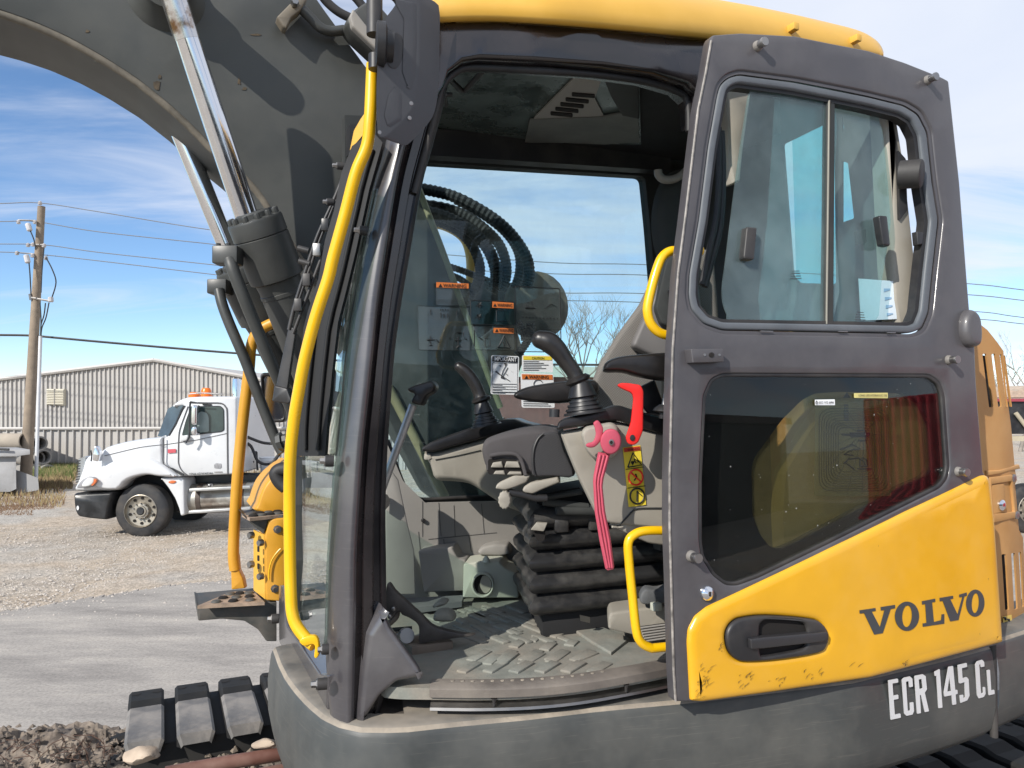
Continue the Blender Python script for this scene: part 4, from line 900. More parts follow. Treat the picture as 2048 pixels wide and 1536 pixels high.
sheet('floor_box', rp(z('10', [(1520, 220), (1560, 185), (1650, 165), (1740, 170), (1760, 240), (1700, 252), (1540, 250)]), 6), GB, .10, BEID, EX, bev=(5, .02), dv=YI, off=.10)
lathe('floor_stud', GB(*z('10', [(1612, 252)])[0]), GB(*z('10', [(1612, 210)])[0]), [(0, .014), (.5, .012), (.9, .006), (1, .002)], GRNB, fb, 12)
sheet('kick_strip', z('P', [(430, 480), (1430, 428), (1395, 535), (620, 640)]), ZP(1.70), .02, M('strip_metal', (.20, .21, .22), .45, var=.15, metal=.4, dust=.2), EX, dv=-UP)
ramp_ = sheet('mat_flange', z('11', [(540, 665), (600, 680), (1230, 940), (1100, 1040), (960, 960)]), ZP(1.676), .008, MAT_, EX, dv=-UP, bev=(2, .003))
# heater box beside the seat
GH = pl(2.30, .45, .36)
hx = sheet('heater_box', rp(z('11', [(1080, 810), (1095, 775), (1140, 765), (1500, 715), (1700, 700), (1700, 940), (1310, 990), (1270, 930), (1080, 885)]), 5), GH, .12, BEI, EX, bev=(5, .015), dv=YI)
sheet('grille_back', z('11', [(1295, 862), (1600, 820), (1600, 945), (1335, 975)]), GH, .004, SLOT, hx, dv=YI, off=-.002)
for k in range(6):
    y0 = 868+k*18; tube('grille_slat', [GH(*p_)-V*.004 for p_ in z('11', [(1297+k*6, y0+3), (1600, y0-38)])], .0032, BEID, hx, 6)
sheet('latch_block', cr(z('11', [(1295, 680), (1298, 640), (1335, 598), (1420, 605), (1500, 578), (1600, 590), (1600, 690), (1420, 700), (1320, 705)]), 3, True), GH, .05, M('latch_grey', (.12, .125, .13), .6, var=.2, dust=.3), hx, bev=(4, .015), dv=YI, off=-.02)
box('latch_tab', GH(*z('11', [(1366, 710)])[0])-V*.03, (.014, .012, .012), GRNB, hx, U, V, UP, .003)

# ---- yellow grab rails
for nm, fr_k, pts, pos, r_ in (('grab_rail', '7', [(2060, 515), (1930, 518), (1850, 520), (1795, 555), (1762, 620), (1725, 740), (1693, 880), (1692, 950), (1715, 1020), (1770, 1075), (1850, 1097), (2000, 1110)], pl(2.10, .45, .3), .0135),
                               ('grab_rail', '11', [(1700, 205), (1500, 208), (1340, 210), (1260, 235), (1218, 290), (1222, 420), (1245, 650), (1270, 880), (1300, 965), (1360, 1005), (1420, 1008), (1700, 975)], pl(2.09, .45, .3), .0125)):
    tube(nm, [pos(*p_) for p_ in cr(z(fr_k, pts), 6)], r_, YBAR, EX, 16)
tube('guard_rail', [P(a, b, c_) for a, b, c_ in cr([(745, 128, 1.90), (743, 180, 1.90), (740, 240, 1.90), (734, 292, 1.905), (712, 346, 1.91), (690, 430, 1.92), (667, 513, 1.93), (656, 559, 1.935), (632, 632, 1.94), (610, 717, 1.95), (598, 780, 1.96), (588, 840, 1.97), (581, 909, 1.98), (579, 994, 2.0), (580, 1116, 2.0), (582, 1196, 1.99), (585, 1228, 1.985), (594, 1253, 1.98), (614, 1279, 1.97), (628, 1291, 1.96)], 5)], .0158, YBAR, EX, 18)
gr = bpy.data.objects['guard_rail']
sheet('rail_bracket', cr(z('10', [(335, 795), (370, 765), (430, 755), (462, 780), (472, 850), (468, 890), (450, 912), (436, 895), (442, 830), (420, 815), (370, 828)]), 3, True), pl(1.945, -.5, .1), .012, YBAR, gr, bev=(1.5, .004))
# rubber standoffs and bolts on the post
def standoff(par, base, ln, r_, d, rub=RUB, dirx=-1):
    b = P(*base, d); k = d/FPX; ax = (Vector((dirx, -.25, .02))).normalized(); L_ = ln*k; R_ = r_*k
    o_ = lathe('standoff', b, b+ax*L_*.62, [(0, R_), (.1, R_*1.05), (.95, R_*1.05), (1, R_*.9)], rub, par, 16)
    lathe('bolt', b+ax*L_*.60, b+ax*L_, [(0, R_*.95), (.22, R_*.95), (.24, R_*.62), (.9, R_*.58), (1, R_*.45)], STEEL, par, 6)
standoff(cabf, (738, 462), 30, 9, 1.99); standoff(cabf, (668, 922), 28, 11, 1.955); standoff(cabf, (558, 1237), 22, 9, 2.5); standoff(cabf, (655, 1367), 32, 11, 1.93); standoff(cabf, (658, 1298), 22, 10, 1.935)
standoff(wf, (690, 333), 25, 7, 2.34); standoff(wf, (668, 405), 22, 7, 2.36)
# wipers
wp = sheet('wiper', rp([(577, 652), (592, 658), (581, 730), (573, 790), (549, 786), (556, 750)], 3), pl(2.45, -.7, -.3), .02, BLK, EX, bev=(2, .005))
sheet('wiper_block', rp([(548, 770), (574, 776), (583, 800), (578, 808), (543, 803)], 4), pl(2.43, -.7, -.3), .05, BLK, wp, bev=(3, .01))
for pth, r_ in (([(690, 345), (668, 400), (636, 470), (612, 540), (590, 610), (578, 660)], .007), ([(700, 350), (680, 410), (656, 480), (630, 550), (606, 615), (586, 668)], .006), ([(672, 400), (640, 480), (622, 530), (598, 600)], .005)):
    tube('wiper_arm', [P(a, b, 2.36) for a, b in cr(pth, 4)], r_, BLK, wp, 8)
for a, b in (((596, 496), (618, 502)), ((598, 522), (620, 528))): tube('wiper_pin', [P(*a, 2.36), P(*b, 2.36)], .010, BLK, wp, 10)
for y in (450, 500, 560, 610): box('wiper_clip', P(interp(y, [400, 660], [668, 580]), y, 2.35), (.012, .01, .02), STEEL if y == 500 else BLK, wp, bev=.003)

# ---- mirror
mface = cr(z('5', [(900, -40), (985, -40), (990, 200), (985, 440), (960, 600), (905, 690), (810, 785), (768, 803), (742, 770), (735, 600), (738, 440), (748, 280), (762, 180), (790, 105), (830, 50)]), 3, True)
GM = pl(1.86, -.3, .9)
mir = sheet('mirror', mface, GM, .075, MIRB, EX, bev=(2.5, .005), dv=Vector((.62, .78, 0)).normalized())
GMo = Vector((.62, .78, 0)).normalized()
sheet('mirror_panel', rp(z('5', [(862, 0), (975, 20), (978, 230), (968, 450), (942, 530), (905, 430), (915, 120), (870, 40)]), 4), GM, .014, MIRB, mir, bev=(3, .008), dv=GMo, off=-.011)
sheet('mirror_panel', rp(z('5', [(800, 680), (825, 560), (870, 505), (890, 560), (890, 700), (820, 745)]), 3), GM, .014, MIRB, mir, bev=(3, .008), dv=GMo, off=-.011)
for c_ in ((945, 605), (772, 155), (760, 775), (935, 690)): sheet('mirror_screw', ell(*z('5', [c_])[0], 3.2, 4, 10), GM, .004, STEEL, mir, bev=(.8, .002), dv=GMo, off=-.003)
sheet('mount_disc', ell(*z('5', [(855, 300)])[0], 15, 36, 24, .12), GM, .012, BLK, mir, bev=(3, .006), dv=GMo, off=-.010)
kc = P(*z('5', [(735, 262)])[0], 1.84); kd = P(*z('5', [(840, 275)])[0], 1.85)
lathe('mirror_clamp', kc, kd, [(0, .050), (.06, .056), (.5, .056), (.62, .04), (1, .036)], BLK, mir, 22)
tube('mirror_arm', [P(749, -60, 1.86), P(749, 70, 1.86)], .020, BLK, mir, 14)
tube('mirror_pin', [P(751, 110, 1.86), P(751, 139, 1.86)], .018, BLK, mir, 14)

# ---- sliding door
DO = [(1426, 69), (1483, 65), (1592, 71), (1665, 86), (1738, 100), (1811, 124), (1884, 153), (1899, 161), (1906, 226), (1921, 365), (1935, 548), (1941, 622), (1950, 641), (1954, 670), (1951, 692), (1954, 765), (1961, 857), (1968, 945), (1975, 955), (1987, 1050), (2004, 1284), (2000, 1290), (1738, 1356), (1541, 1385), (1399, 1404), (1351, 1404), (1347, 1342), (1342, 1160), (1338, 1050), (1338, 956), (1344, 700), (1355, 546), (1369, 437), (1395, 219), (1410, 146), (1421, 80)]
UW = [(1435, 190), (1441, 168), (1457, 153), (1479, 146), (1592, 161), (1738, 190), (1811, 208), (1840, 226), (1859, 263), (1870, 365), (1882, 440), (1870, 546), (1862, 626), (1848, 659), (1826, 668), (1665, 665), (1446, 661), (1409, 648), (1384, 619), (1378, 590), (1380, 546), (1399, 437), (1417, 292)]
LW = [(1410, 791), (1424, 760), (1446, 749), (1650, 750), (1859, 751), (1881, 766), (1889, 790), (1899, 934), (1895, 956), (1881, 974), (1665, 1082), (1519, 1153), (1475, 1169), (1453, 1168), (1428, 1149), (1406, 1113), (1402, 1083), (1402, 956)]
UW = rp(UW, 9, 3); LW = rp(LW, 8, 3)
DN = Vector((-.35, .93, .0)).normalized()
door = sheet('sliding_door', rp(DO, 4, 3), GDOOR_, .035, DOORP, EX, holes=[inset(ccw(UW), -6), inset(ccw(LW), -2)], grid=34, bev=(4, .010), dv=DN)
door['label'] = 'dark grey sliding cab door with yellow lower panel'
# stepped rebate round the window openings
sheet('window_rebate', inset(ccw(UW), -14), GDOOR_, .004, DOORP, door, holes=[UW], grid=30, dv=DN, off=.006)
sheet('window_rubber', inset(ccw(UW), 2), GDOOR_, .03, SEAL, door, holes=[inset(ccw(UW), 17)], bev=(4, .008), dv=DN, off=.004, grid=30)
sheet('window_channel', inset(ccw(UW), 17), GDOOR_, .03, RUB, door, holes=[inset(ccw(UW), 24)], dv=DN, off=.016, grid=30)
sheet('window_rubber', inset(ccw(LW), -3), GDOOR_, .02, RUB, door, holes=[inset(ccw(LW), 4)], bev=(2, .004), dv=DN, off=.003, grid=30)
sheet('door_pane', inset(ccw(LW), 3), GDOOR_, .006, GDARK, door, dv=DN, off=.010, grid=30)
pa = sheet('sliding_pane', cr(z('D', [(520, 40), (640, 60), (945, 110), (945, 700), (940, 1385), (410, 1385), (350, 1330), (322, 1210), (345, 1010), (400, 560), (450, 220), (475, 80)]), 3, True), GDOOR_, .005, GDOOR, door, dv=DN, off=.024, grid=40)
pb = sheet('sliding_pane', cr(z('D', [(640, 70), (640, 130), (600, 800), (565, 1385), (880, 1392), (1190, 1395), (1240, 1150), (1285, 860), (1288, 740), (1250, 330), (1230, 250), (1190, 180), (945, 120)]), 3, True), GDOOR_, .005, GDOOR, door, dv=DN, off=.040, grid=40)
sheet('pane_post', rp(z('D', [(905, 110), (948, 118), (945, 700), (940, 1390), (892, 1390), (900, 700)]), 1), GDOOR_, .02, DKTRIM, door, bev=(1.5, .004), dv=DN, off=.018)
tube('pane_edge', [GDOOR_(*p_)+DN*.017 for p_ in z('D', [(912, 130), (906, 700), (898, 1388)])], .0035, M('aluminium_strip', (.20, .19, .16), .6, .2), door, 6)
for q in ([(432, 855), (440, 846), (488, 850), (490, 862), (475, 1025), (468, 1033), (420, 1026), (416, 1012)], [(1172, 790), (1180, 782), (1218, 786), (1236, 945), (1230, 956), (1196, 948)]):
    sheet('pane_grip', rp(z('D', q), 2.5), GDOOR_, .025, BLK, door, bev=(2, .007), dv=DN, off=.002)
sheet('pane_latch', rp(z('D', [(1112, 848), (1165, 838), (1172, 918), (1120, 930)]), 3), GDOOR_, .01, DKTRIM, door, dv=DN, off=.05)
sheet('window_catch', rp(z('D', [(1398, 868), (1436, 875), (1430, 940), (1405, 945)]), 2), GDOOR_, .02, BLK, door, bev=(1.5, .004), dv=DN, off=.012)
for a, b in (((505, 1428), (575, 1434)), ((940, 1430), (992, 1436)), ((1212, 1436), (1260, 1442))): sheet('drain_clip', z('D', [a, (b[0], a[1]+2), b, (a[0], b[1]-2)]), GDOOR_, .004, STEEL, door, dv=DN, off=-.001)
for a, b, h, n_ in ((z('D', [(712, 1086)])[0], z('D', [(752, 1086)])[0], 2.6, 4), (z('D', [(1075, 1318)])[0], z('D', [(1112, 1320)])[0], 2.8, 4)):
    for k in range(n_): sheet('glass_mark', [(a[0]-4*k/3, a[1]+5*k), (b[0]+4*k/3, b[1]+5*k), (b[0]+4*k/3, b[1]+5*k+h*.6), (a[0]-4*k/3, a[1]+5*k+h*.6)], GDOOR_, .0008, INKG, door, dv=DN, off=.021)
bm = bmesh.new(); random.seed(77)
for k in range(46):
    px, py = random.uniform(1415, 1885), random.uniform(760, 1150)
    if not inside((px, py), inset(ccw(LW), 12)): continue
    r_ = random.choice([.5, .6, .7, .8, 1.3]); a0 = random.uniform(0, 6)
    bm.faces.new([bm.verts.new(GDOOR_(px+r_*math.cos(a0+t)*random.uniform(.6, 1.3), py+r_*math.sin(a0+t)*random.uniform(.6, 1.6))+DN*.0085) for t in (0, 1.3, 2.5, 3.8, 5.0)])
o_ = bmlink('glass_flecks', bm, M('fleck_white', (.34, .34, .33), .8), door, doubles=False); o_['kind'] = 'stuff'
# upper rail bulge
sheet('roller_bulge', cr(z('14', [(1690, 690), (1700, 630), (1730, 600), (1765, 620), (1785, 665), (1790, 760), (1770, 805), (1720, 800), (1695, 750)]), 3, True), GDOOR_, .05, DOORP, door, bev=(9, .035), dv=DN, off=-.03, seg=6)
# yellow lower panel
YP = [(1379, 1400), (1373, 1284), (1375, 1258), (1388, 1232), (1412, 1213), (1519, 1163), (1665, 1093), (1811, 1022), (1960, 951), (1970, 950), (1976, 957), (1987, 1050), (2003, 1283), (1738, 1354), (1541, 1383), (1402, 1402)]
HO = cr(z('16', [(398, 610), (408, 560), (440, 520), (490, 500), (620, 487), (850, 505), (920, 530), (957, 590), (945, 655), (900, 692), (700, 727), (510, 740), (445, 722), (410, 675)]), 3, True)
yp = sheet('door_panel', rp(YP, 5, 4), GDOOR_, .016, YELW, door, holes=[inset(ccw(HO), 2)], grid=30, bev=(16, .014), dv=DN, off=-.014, seg=5)
# handle
hd = sheet('door_handle', HO, GDOOR_, .01, BLK, door, holes=[cr(z('16', [(578, 560), (590, 525), (640, 512), (800, 522), (838, 560), (835, 640), (800, 670), (700, 690), (610, 705), (582, 690)]), 3, True)], bev=(6, .010), dv=DN, off=-.020)
sheet('handle_well', cr(z('16', [(560, 560), (580, 515), (640, 502), (810, 512), (850, 560), (845, 650), (800, 690), (700, 705), (600, 715), (565, 690)]), 3, True), GDOOR_, .002, SLOT, hd, dv=DN, off=-.004)
sheet('handle_bar', rp(z('16', [(510, 608), (580, 598), (860, 575), (925, 568), (930, 580), (925, 612), (900, 622), (580, 658), (514, 662)]), 2), GDOOR_, .02, M('handle_plastic', (.030, .029, .031), .4, var=.1), hd, bev=(2, .005), dv=DN, off=-.032)
sheet('handle_spring', z('16', [(700, 650), (800, 632), (805, 645), (705, 668)]), GDOOR_, .004, STEEL, hd, dv=DN, off=.0)
def out(c_, r1, l1, r2, l2, mats, nm, par=door):
    q = GDOOR_(*c_); n_ = -DN; n_ = (n_+Vector((.0, 0, 0))).normalized(); k = 2.1/FPX
    o_ = lathe(nm, q-n_*.002, q+n_*l1, [(0, r1*k), (.5, r1*k*.98), (1, r1*k*.7)], mats[0], par, 20)
    if l2: lathe('stop_bolt', q+n_*l1*.9, q+n_*(l1+l2), [(0, r2*k), (.7, r2*k), (.75, r2*1.15*k), (1, r2*1.05*k)], mats[1], par, 14)
for c_ in ((1514, 93), (1854, 161), (1896, 720), (1915, 943), (1382, 1112)): out(c_, 11, .014, 8.5, .022, (M('stop_washer', (.17, .16, .15), .5, var=.2, dust=.3) if 'stop_washer' not in MATS else MATS['stop_washer'], STEEL), 'door_stop')
lkc = (1413, 1186); q = GDOOR_(*lkc)
lk_ = lathe('door_lock', q+DN*.002, q-DN*.016, [(0, .021), (.4, .0205), (.7, .017), (.9, .010), (1, .008)], CHROME, door, 24)
sheet('key_slot', [(lkc[0]-1.2, lkc[1]-5), (lkc[0]+1.2, lkc[1]-5), (lkc[0]+1.2, lkc[1]+4), (lkc[0]-1.2, lkc[1]+4)], GDOOR_, .001, SLOT, door, dv=DN, off=-.018)
brk = sheet('latch_bracket', rp(z('14', [(190, 820), (365, 818), (370, 890), (200, 895)]), 2), GDOOR_, .03, DOORP, door, bev=(1.5, .004), dv=DN, off=-.03)
for c_, r_, mt in (((262, 852), 2.6, STEEL), ((342, 852), 2.6, STEEL), ((300, 852), 5, SLOT)): sheet('bracket_screw', ell(*z('14', [c_])[0], r_, r_, 12), GDOOR_, .003, mt, door, dv=DN, off=-.032)
# bright chipped edge of the door
tube('door_edge_wear', [GDOOR_(*p_)-DN*.0005 for p_ in [(1351, 1402), (1347, 1342), (1342, 1160), (1339, 1050), (1339, 956), (1345, 700), (1356, 546), (1370, 437), (1396, 219), (1411, 146), (1422, 82)]], .0035, M('edge_wear', (.22, .20, .18), .5, var=.6, vs_=40, spots=.8, spcol=(.5, .33, .03)), door, 6)
# maker's name
GV = G(lambda X, zc: gdoor_(X, zc)-.0175)
VO = [([(1148, 468), (1235, 455), (1236, 470), (1215, 474), (1260, 560), (1285, 465), (1265, 468), (1264, 450), (1342, 438), (1343, 455), (1318, 460), (1275, 592), (1228, 600), (1172, 482), (1149, 485)], []),
      (ell(1408, 500, 66, 80, 32, .05), [ell(1408, 500, 27, 60, 28, .05)]),
      ([(1490, 418), (1562, 404), (1563, 420), (1545, 424), (1555, 532), (1595, 522), (1598, 490), (1612, 488), (1612, 540), (1495, 557), (1494, 540), (1515, 537), (1508, 432), (1491, 436)], []),
      ([(1587, 400), (1660, 388), (1661, 403), (1645, 406), (1685, 490), (1712, 393), (1695, 396), (1694, 382), (1735, 370), (1736, 387), (1722, 391), (1690, 520), (1645, 528), (1603, 415), (1588, 418)], []),
      (ell(1782, 428, 50, 74, 32, .05), [ell(1782, 428, 20, 55, 28, .05)])]
for po, ho in VO: sheet('name_letter', z('16', po), GV, .002, INKG, door, [z('16', h) for h in ho], grid=12)
# scratches in the yellow paint near the bottom corner (bare dark metal)
SCR = M('bare_scratch', (.05, .03, .015), .7)
for k in range(64):
    if k < 26: x0, y0 = random.uniform(240, 330), random.uniform(780, 955)
    elif k < 40: x0, y0 = random.uniform(470, 560), random.uniform(820, 930)
    else: x0, y0 = random.choice([(380, 690), (720, 870), (860, 830), (1110, 770), (1390, 760), (660, 860), (930, 825)]); x0 += random.uniform(-20, 30); y0 += random.uniform(-20, 20)
    ln = random.uniform(8, 46); a = random.uniform(-1.2, -.5); w_ = random.uniform(.8, 2.0)
    p0 = (x0, y0); p1 = (x0+ln*.5*math.cos(a)-w_*3, y0+ln*.5*math.sin(a)); p2 = (x0+ln*math.cos(a), y0+ln*math.sin(a))
    sheet('paint_scratch', z('16', [p0, (p1[0]-w_, p1[1]), p2, (p1[0]+w_, p1[1])]), GV, .0006, SCR, yp, off=-.0004)

# ---- cab side behind the door, inner rear window, hydraulic chart
INW = rp(z('15', [(556, 650), (572, 588), (720, 385), (830, 275), (900, 238), (1050, 228), (1400, 235), (1470, 290), (1530, 420), (1546, 640), (1520, 692), (1400, 742), (800, 1060), (720, 1092), (660, 1080), (600, 1010), (560, 900)]), 8, 3)
GCS = G(lambda X, zc: gdoor_(X, zc)+.075)
sheet('cab_side', [(1372, 735), (1925, 735), (1945, 930), (1700, 1110), (1480, 1200), (1372, 1180)], GCS, .03, M('cab_side_dark', (.006, .006, .007), .8, var=.2), EX, holes=[INW], grid=60, dv=V)
sheet('side_pane', inset(ccw(INW), -3), GCS, .005, GINN, EX, grid=60, dv=V, off=.01)
GHY = G(lambda X, zc: gdoor_(X, zc)+.125)
sheet('bulkhead_panel', rp(z('15', [(960, 320), (1620, 200), (1650, 760), (740, 1110), (728, 900), (745, 670), (905, 395)]), 6), GHY, .05, M('bulkhead_yellow', (.46, .32, .10), .6, var=.2, dust=.5, dcol=(.22, .18, .10)), EX, dv=V)
sheet('bulkhead_back', z('15', [(400, 150), (1700, 100), (1700, 1200), (400, 1200)]), GHY, .04, DKTRIM, EX, dv=V, off=.3)
GCH = G(lambda X, zc: gdoor_(X, zc)+.072)
ch = sheet('chart_film', z('15', [(905, 262), (1310, 258), (1320, 800), (900, 800)]), GCH, .001, glass('chart_film', (.86, .85, .62), .03, .1, (.40, .38, .22), 4, haze=.12), EX, grid=40, off=.0)
def cl(par, pts, r_=.0012, closed=True): tube('print_line', [GCH(*p_)-YD*.002 for p_ in (pts+[pts[0]] if closed else pts)], r_, INK, par, 5)
for k in range(9):
    i_ = k*13; cl(ch, rp(z('15', [(925+i_, 320+i_), (1305-i_, 320+i_), (1305-i_, 770-i_), (925+i_, 770-i_)]), 26-k*1.5, 4), .0007)
for pts in ([(1050, 464), (1200, 464)], [(1095, 455), (1200, 455)], [(1095, 472), (1195, 472)], [(1135, 440), (1180, 440), (1180, 495), (1140, 495)], [(1040, 545), (1110, 518), (1150, 540), (1100, 548), (1060, 570), (1112, 578)], [(1060, 620), (1085, 598), (1140, 590), (1170, 610), (1180, 640)], [(1068, 615), (1120, 655)], [(1135, 650), (1210, 650)], [(1148, 600), (1148, 635), (1190, 635), (1186, 600), (1160, 590)]): cl(ch, z('15', pts), .0024, False)
for k in range(14):
    a = k*.45; cl(ch, z('15', [(1160+30*math.cos(a), 470+26*math.sin(a)), (1120+190*math.cos(a), 560+230*math.sin(a))]), .0006, False)
for k in range(6):
    sheet('print_block', z('15', [(1060, 298+k*16), (1085, 298+k*16), (1085, 308+k*16), (1060, 308+k*16)]), GCH, .0008, INKG, ch, off=-.002)
st = sheet('oil_label', rp(z('15', [(903, 272), (1012, 270), (1013, 302), (904, 302)]), 1), G(lambda X, zc: gdoor_(X, zc)+.006), .001, PAPW, door)
text3('label_text', 'ISO VG #46', G(lambda X, zc: gdoor_(X, zc)+.004), *z('15', [(924, 294), (1006, 292)]), 4.6, INK, door, off=-.001)
tube('oil_drop', [G(lambda X, zc: gdoor_(X, zc)+.004)(*p_) for p_ in z('15', [(913, 278), (907, 290), (913, 297), (919, 290), (913, 278)])], .0008, INK, door, 5)
sheet('oil_label', rp(z('15', [(1117, 236), (1302, 234), (1303, 264), (1118, 262)]), 1), G(lambda X, zc: gdoor_(X, zc)+.006), .001, M('label_pale_yellow', (.62, .54, .20), .5), door)
text3('label_text', 'LONG LIFE HYDRAULIC OIL', G(lambda X, zc: gdoor_(X, zc)+.004), *z('15', [(1142, 254), (1299, 254)]), 4.2, INK, door, off=-.001)
sheet('warning_triangle', z('15', [(1056, 262), (1076, 230), (1098, 262)]), GCH, .001, INK, ch, off=-.002)

# ---- engine hood behind the door
GHD = G(lambda X, zc: interp(X, [1.2, 1.6, 1.83, 1.95, 2.1, 2.3], [2.50, 2.66, 2.78, 2.88, 3.04, 3.28]))
HDO = [(1900, 640), (1930, 640), (1952, 642), (1975, 660), (1995, 685), (2007, 702), (2012, 780), (2022, 850), (2030, 940), (2034, 960), (2030, 968), (2038, 1060), (2046, 1075), (2050, 1150), (2060, 1275), (1900, 1300)]
sl_ = []
for q in ([(506, 332), (530, 328), (572, 658), (548, 662)], [(562, 332), (584, 328), (626, 655), (604, 660)], [(612, 335), (624, 332), (664, 655), (654, 658)], [(640, 340), (646, 340), (688, 655), (682, 657)]): sl_.append(rp(z('R', q), 3, 3))
for q in ([(1925, 160), (1950, 160), (1968, 465), (1945, 468)], [(1978, 155), (1998, 152), (2014, 460), (1994, 465)], [(2018, 150), (2032, 146), (2048, 448), (2036, 450)]): sl_.append(rp(z('16', q), 3, 3))
hood = sheet('engine_hood', HDO, GHD, .006, HOOD, EX, holes=sl_, grid=14, dv=V)
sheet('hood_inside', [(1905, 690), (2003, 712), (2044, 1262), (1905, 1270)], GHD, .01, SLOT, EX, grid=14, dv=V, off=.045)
box('engine_body', U*2.38+V*2.36+UP*2.12, (.44, .52, .52), HOOD, hood, U, V, UP, .06)
sheet('hood_door', rp(z('R', [(535, 1090), (680, 1072), (705, 1335), (560, 1368)]), 2), GHD, .012, HOOD, hood, bev=(1.2, .004), dv=V, off=-.010, holes=[rp(z('R', [(548, 1132), (670, 1112), (690, 1300), (560, 1312)]), 2)])
sheet('hood_latch', rp(z('R', [(552, 1132), (632, 1130), (640, 1302), (562, 1314)]), 2), GHD, .01, HOOD, hood, bev=(1.2, .004), dv=V, off=-.006)
disc('hood_lock', z('R', [(608, 1258)])[0], GHD, 6.5, .012, CHROME, hood, [(0, 1), (.6, .95), (1, .6)], n=-V, off=.006)
for c_ in ((681, 1092), (700, 1320)): disc('hood_screw', z('R', [c_])[0], GHD, 2.6, .006, STEEL, hood, n=-V, off=.008)
sheet('hood_ridge', z('R', [(520, 1048), (600, 1045), (722, 1010), (728, 1035), (600, 1068), (522, 1078)]), GHD, .012, HOOD, hood, dv=V, off=-.008, bev=(1.5, .005))
sheet('battery_decal', z('16', [(1926, 500), (1975, 490), (1985, 590), (1936, 600)]), GHD, .001, M('decal_yellow', (.70, .50, .12), .5), hood, off=-.005)
tube('print_line', [GHD(*p_)-YD*.007 for p_ in z('16', [(1940, 580), (1962, 578), (1960, 512), (1938, 514), (1940, 504), (1930, 505)])], .003, INK, hood, 5)
tube('print_line', [GHD(*p_)-YD*.007 for p_ in z('16', [(1938, 546), (1954, 545)])], .003, INK, hood, 5)
tube('print_line', [GHD(*p_)-YD*.007 for p_ in z('16', [(1946, 536), (1947, 556)])], .003, INK, hood, 5)

# ---- boom
GBM_ = lambda X, zc: 3.22+.466*(X+.3)
GBM = G(GBM_)
BO = [(-760, -330), (-500, -330), (-160, -230), (300, -160), (600, -90), (622, -20), (650, 20), (690, 75), (745, 150), (800, 285), (844, 397), (882, 496), (923, 608), (979, 760), (1040, 925), (1020, 1030), (960, 1045), (900, 1000), (776, 774), (700, 671), (622, 546), (551, 432), (513, 376), (465, 325), (420, 288), (393, 260), (342, 212), (273, 157), (205, 113), (137, 75), (68, 44), (0, 20), (-60, 3), (-160, -25), (-330, -62), (-520, -90), (-760, -105)]
boom = sheet('boom', rp(BO, 10, 3), GBM, .42, BOOMG, EX, bev=(3, .012), dv=V)
boom['label'] = 'dark grey curved steel boom'
# welded bottom flange: thin ledge along the lower edge
le = [(-60, 10), (0, 26), (68, 50), (137, 81), (205, 119), (273, 163), (342, 218), (393, 266), (420, 294), (465, 331), (513, 381), (551, 436), (622, 549), (700, 674), (776, 777)]
tube('weld_flange', [GBM(*p_)+V*.01 for p_ in cr(le, 3)], .014, M('weld_edge', (.12, .105, .08), .7, var=.3, vs_=20, dust=.3), boom, 8)
tube('edge_flange', [GBM(*p_)-V*.004 for p_ in [(815, 322), (844, 397), (882, 496), (923, 608), (979, 760), (1000, 815)]], .014, M('foot_edge', (.30, .26, .15), .6, var=.2), boom, 8)
tube('edge_flange', [GBM(*p_)-V*.004 for p_ in [(776, 774), (830, 878), (890, 994)]], .020, MATS['foot_edge'], boom, 8)
# pin boss at the rod eye
bc = GBM(332, -8)
lathe('pin_boss', bc+V*.02, bc-V*.10, [(0, .15), (.3, .125), (.6, .095), (.98, .09), (1, .08)], BOOMG, boom, 32)
lathe('pin_eye', bc-V*.09, bc-V*.24, [(0, .06), (.1, .068), (.9, .068), (1, .06)], M('rusty_eye', (.10, .08, .06), .6, var=.4, vs_=12), boom, 28)
# rust scars on the plate
RUST = M('rust_scar', (.10, .075, .048), .9, var=.5, vs_=30, bump=.5, bs=60)
for c_, rx, ry in (((920, 500), 10, 15), ((935, 450), 4, 5), ((512, 185), 5, 4), ((1400, 480), 4, 8), ((1430, 520), 5, 4), ((1500, 205), 14, 2.4)):
    q = z('1', [c_])[0]; pts = [(q[0]+rx*random.uniform(.5, 1.15)*math.cos(k*.524), q[1]+ry*random.uniform(.5, 1.15)*math.sin(k*.524)) for k in range(12)]
    sheet('rust_scar', pts, GBM, .0015, RUST, boom, off=-.002)
# hose clamp and steel line on the boom side
cl_ = sheet('line_clamp', rp(z('1', [(1605, 145), (1660, 90), (1735, 12), (1782, 45), (1740, 110), (1690, 150), (1660, 215), (1640, 200)]), 3), GBM, .05, M('clamp_dusty', (.17, .145, .11), .6, var=.25), boom, bev=(3, .012), dv=V, off=-.07)
disc('clamp_bolt', z('1', [(1705, 75)])[0], GBM, 8, .03, STEEL, boom, [(0, 1), (.7, 1), (1, .8)], 6, -V, .07)
tube('hydraulic_line', [GBM(*p_)-V*.045 for p_ in cr(z('1', [(1740, 70), (1800, 130), (1860, 190), (1920, 212), (2000, 205)]), 5)], .020, CYLG, boom, 12)
sheet('hose_guard', rp(z('5', [(518, 210), (560, 140), (640, 85), (700, 90), (780, 180), (780, 380), (700, 400), (560, 270)]), 8), GBM, .10, CYLG, boom, bev=(8, .04), dv=V, off=-.13, seg=4)
sheet('guard_lip', rp(z('5', [(535, 195), (555, 150), (700, 330), (695, 390), (550, 250)]), 4), GBM, .03, BEID, boom, bev=(3, .01), dv=V, off=-.15)
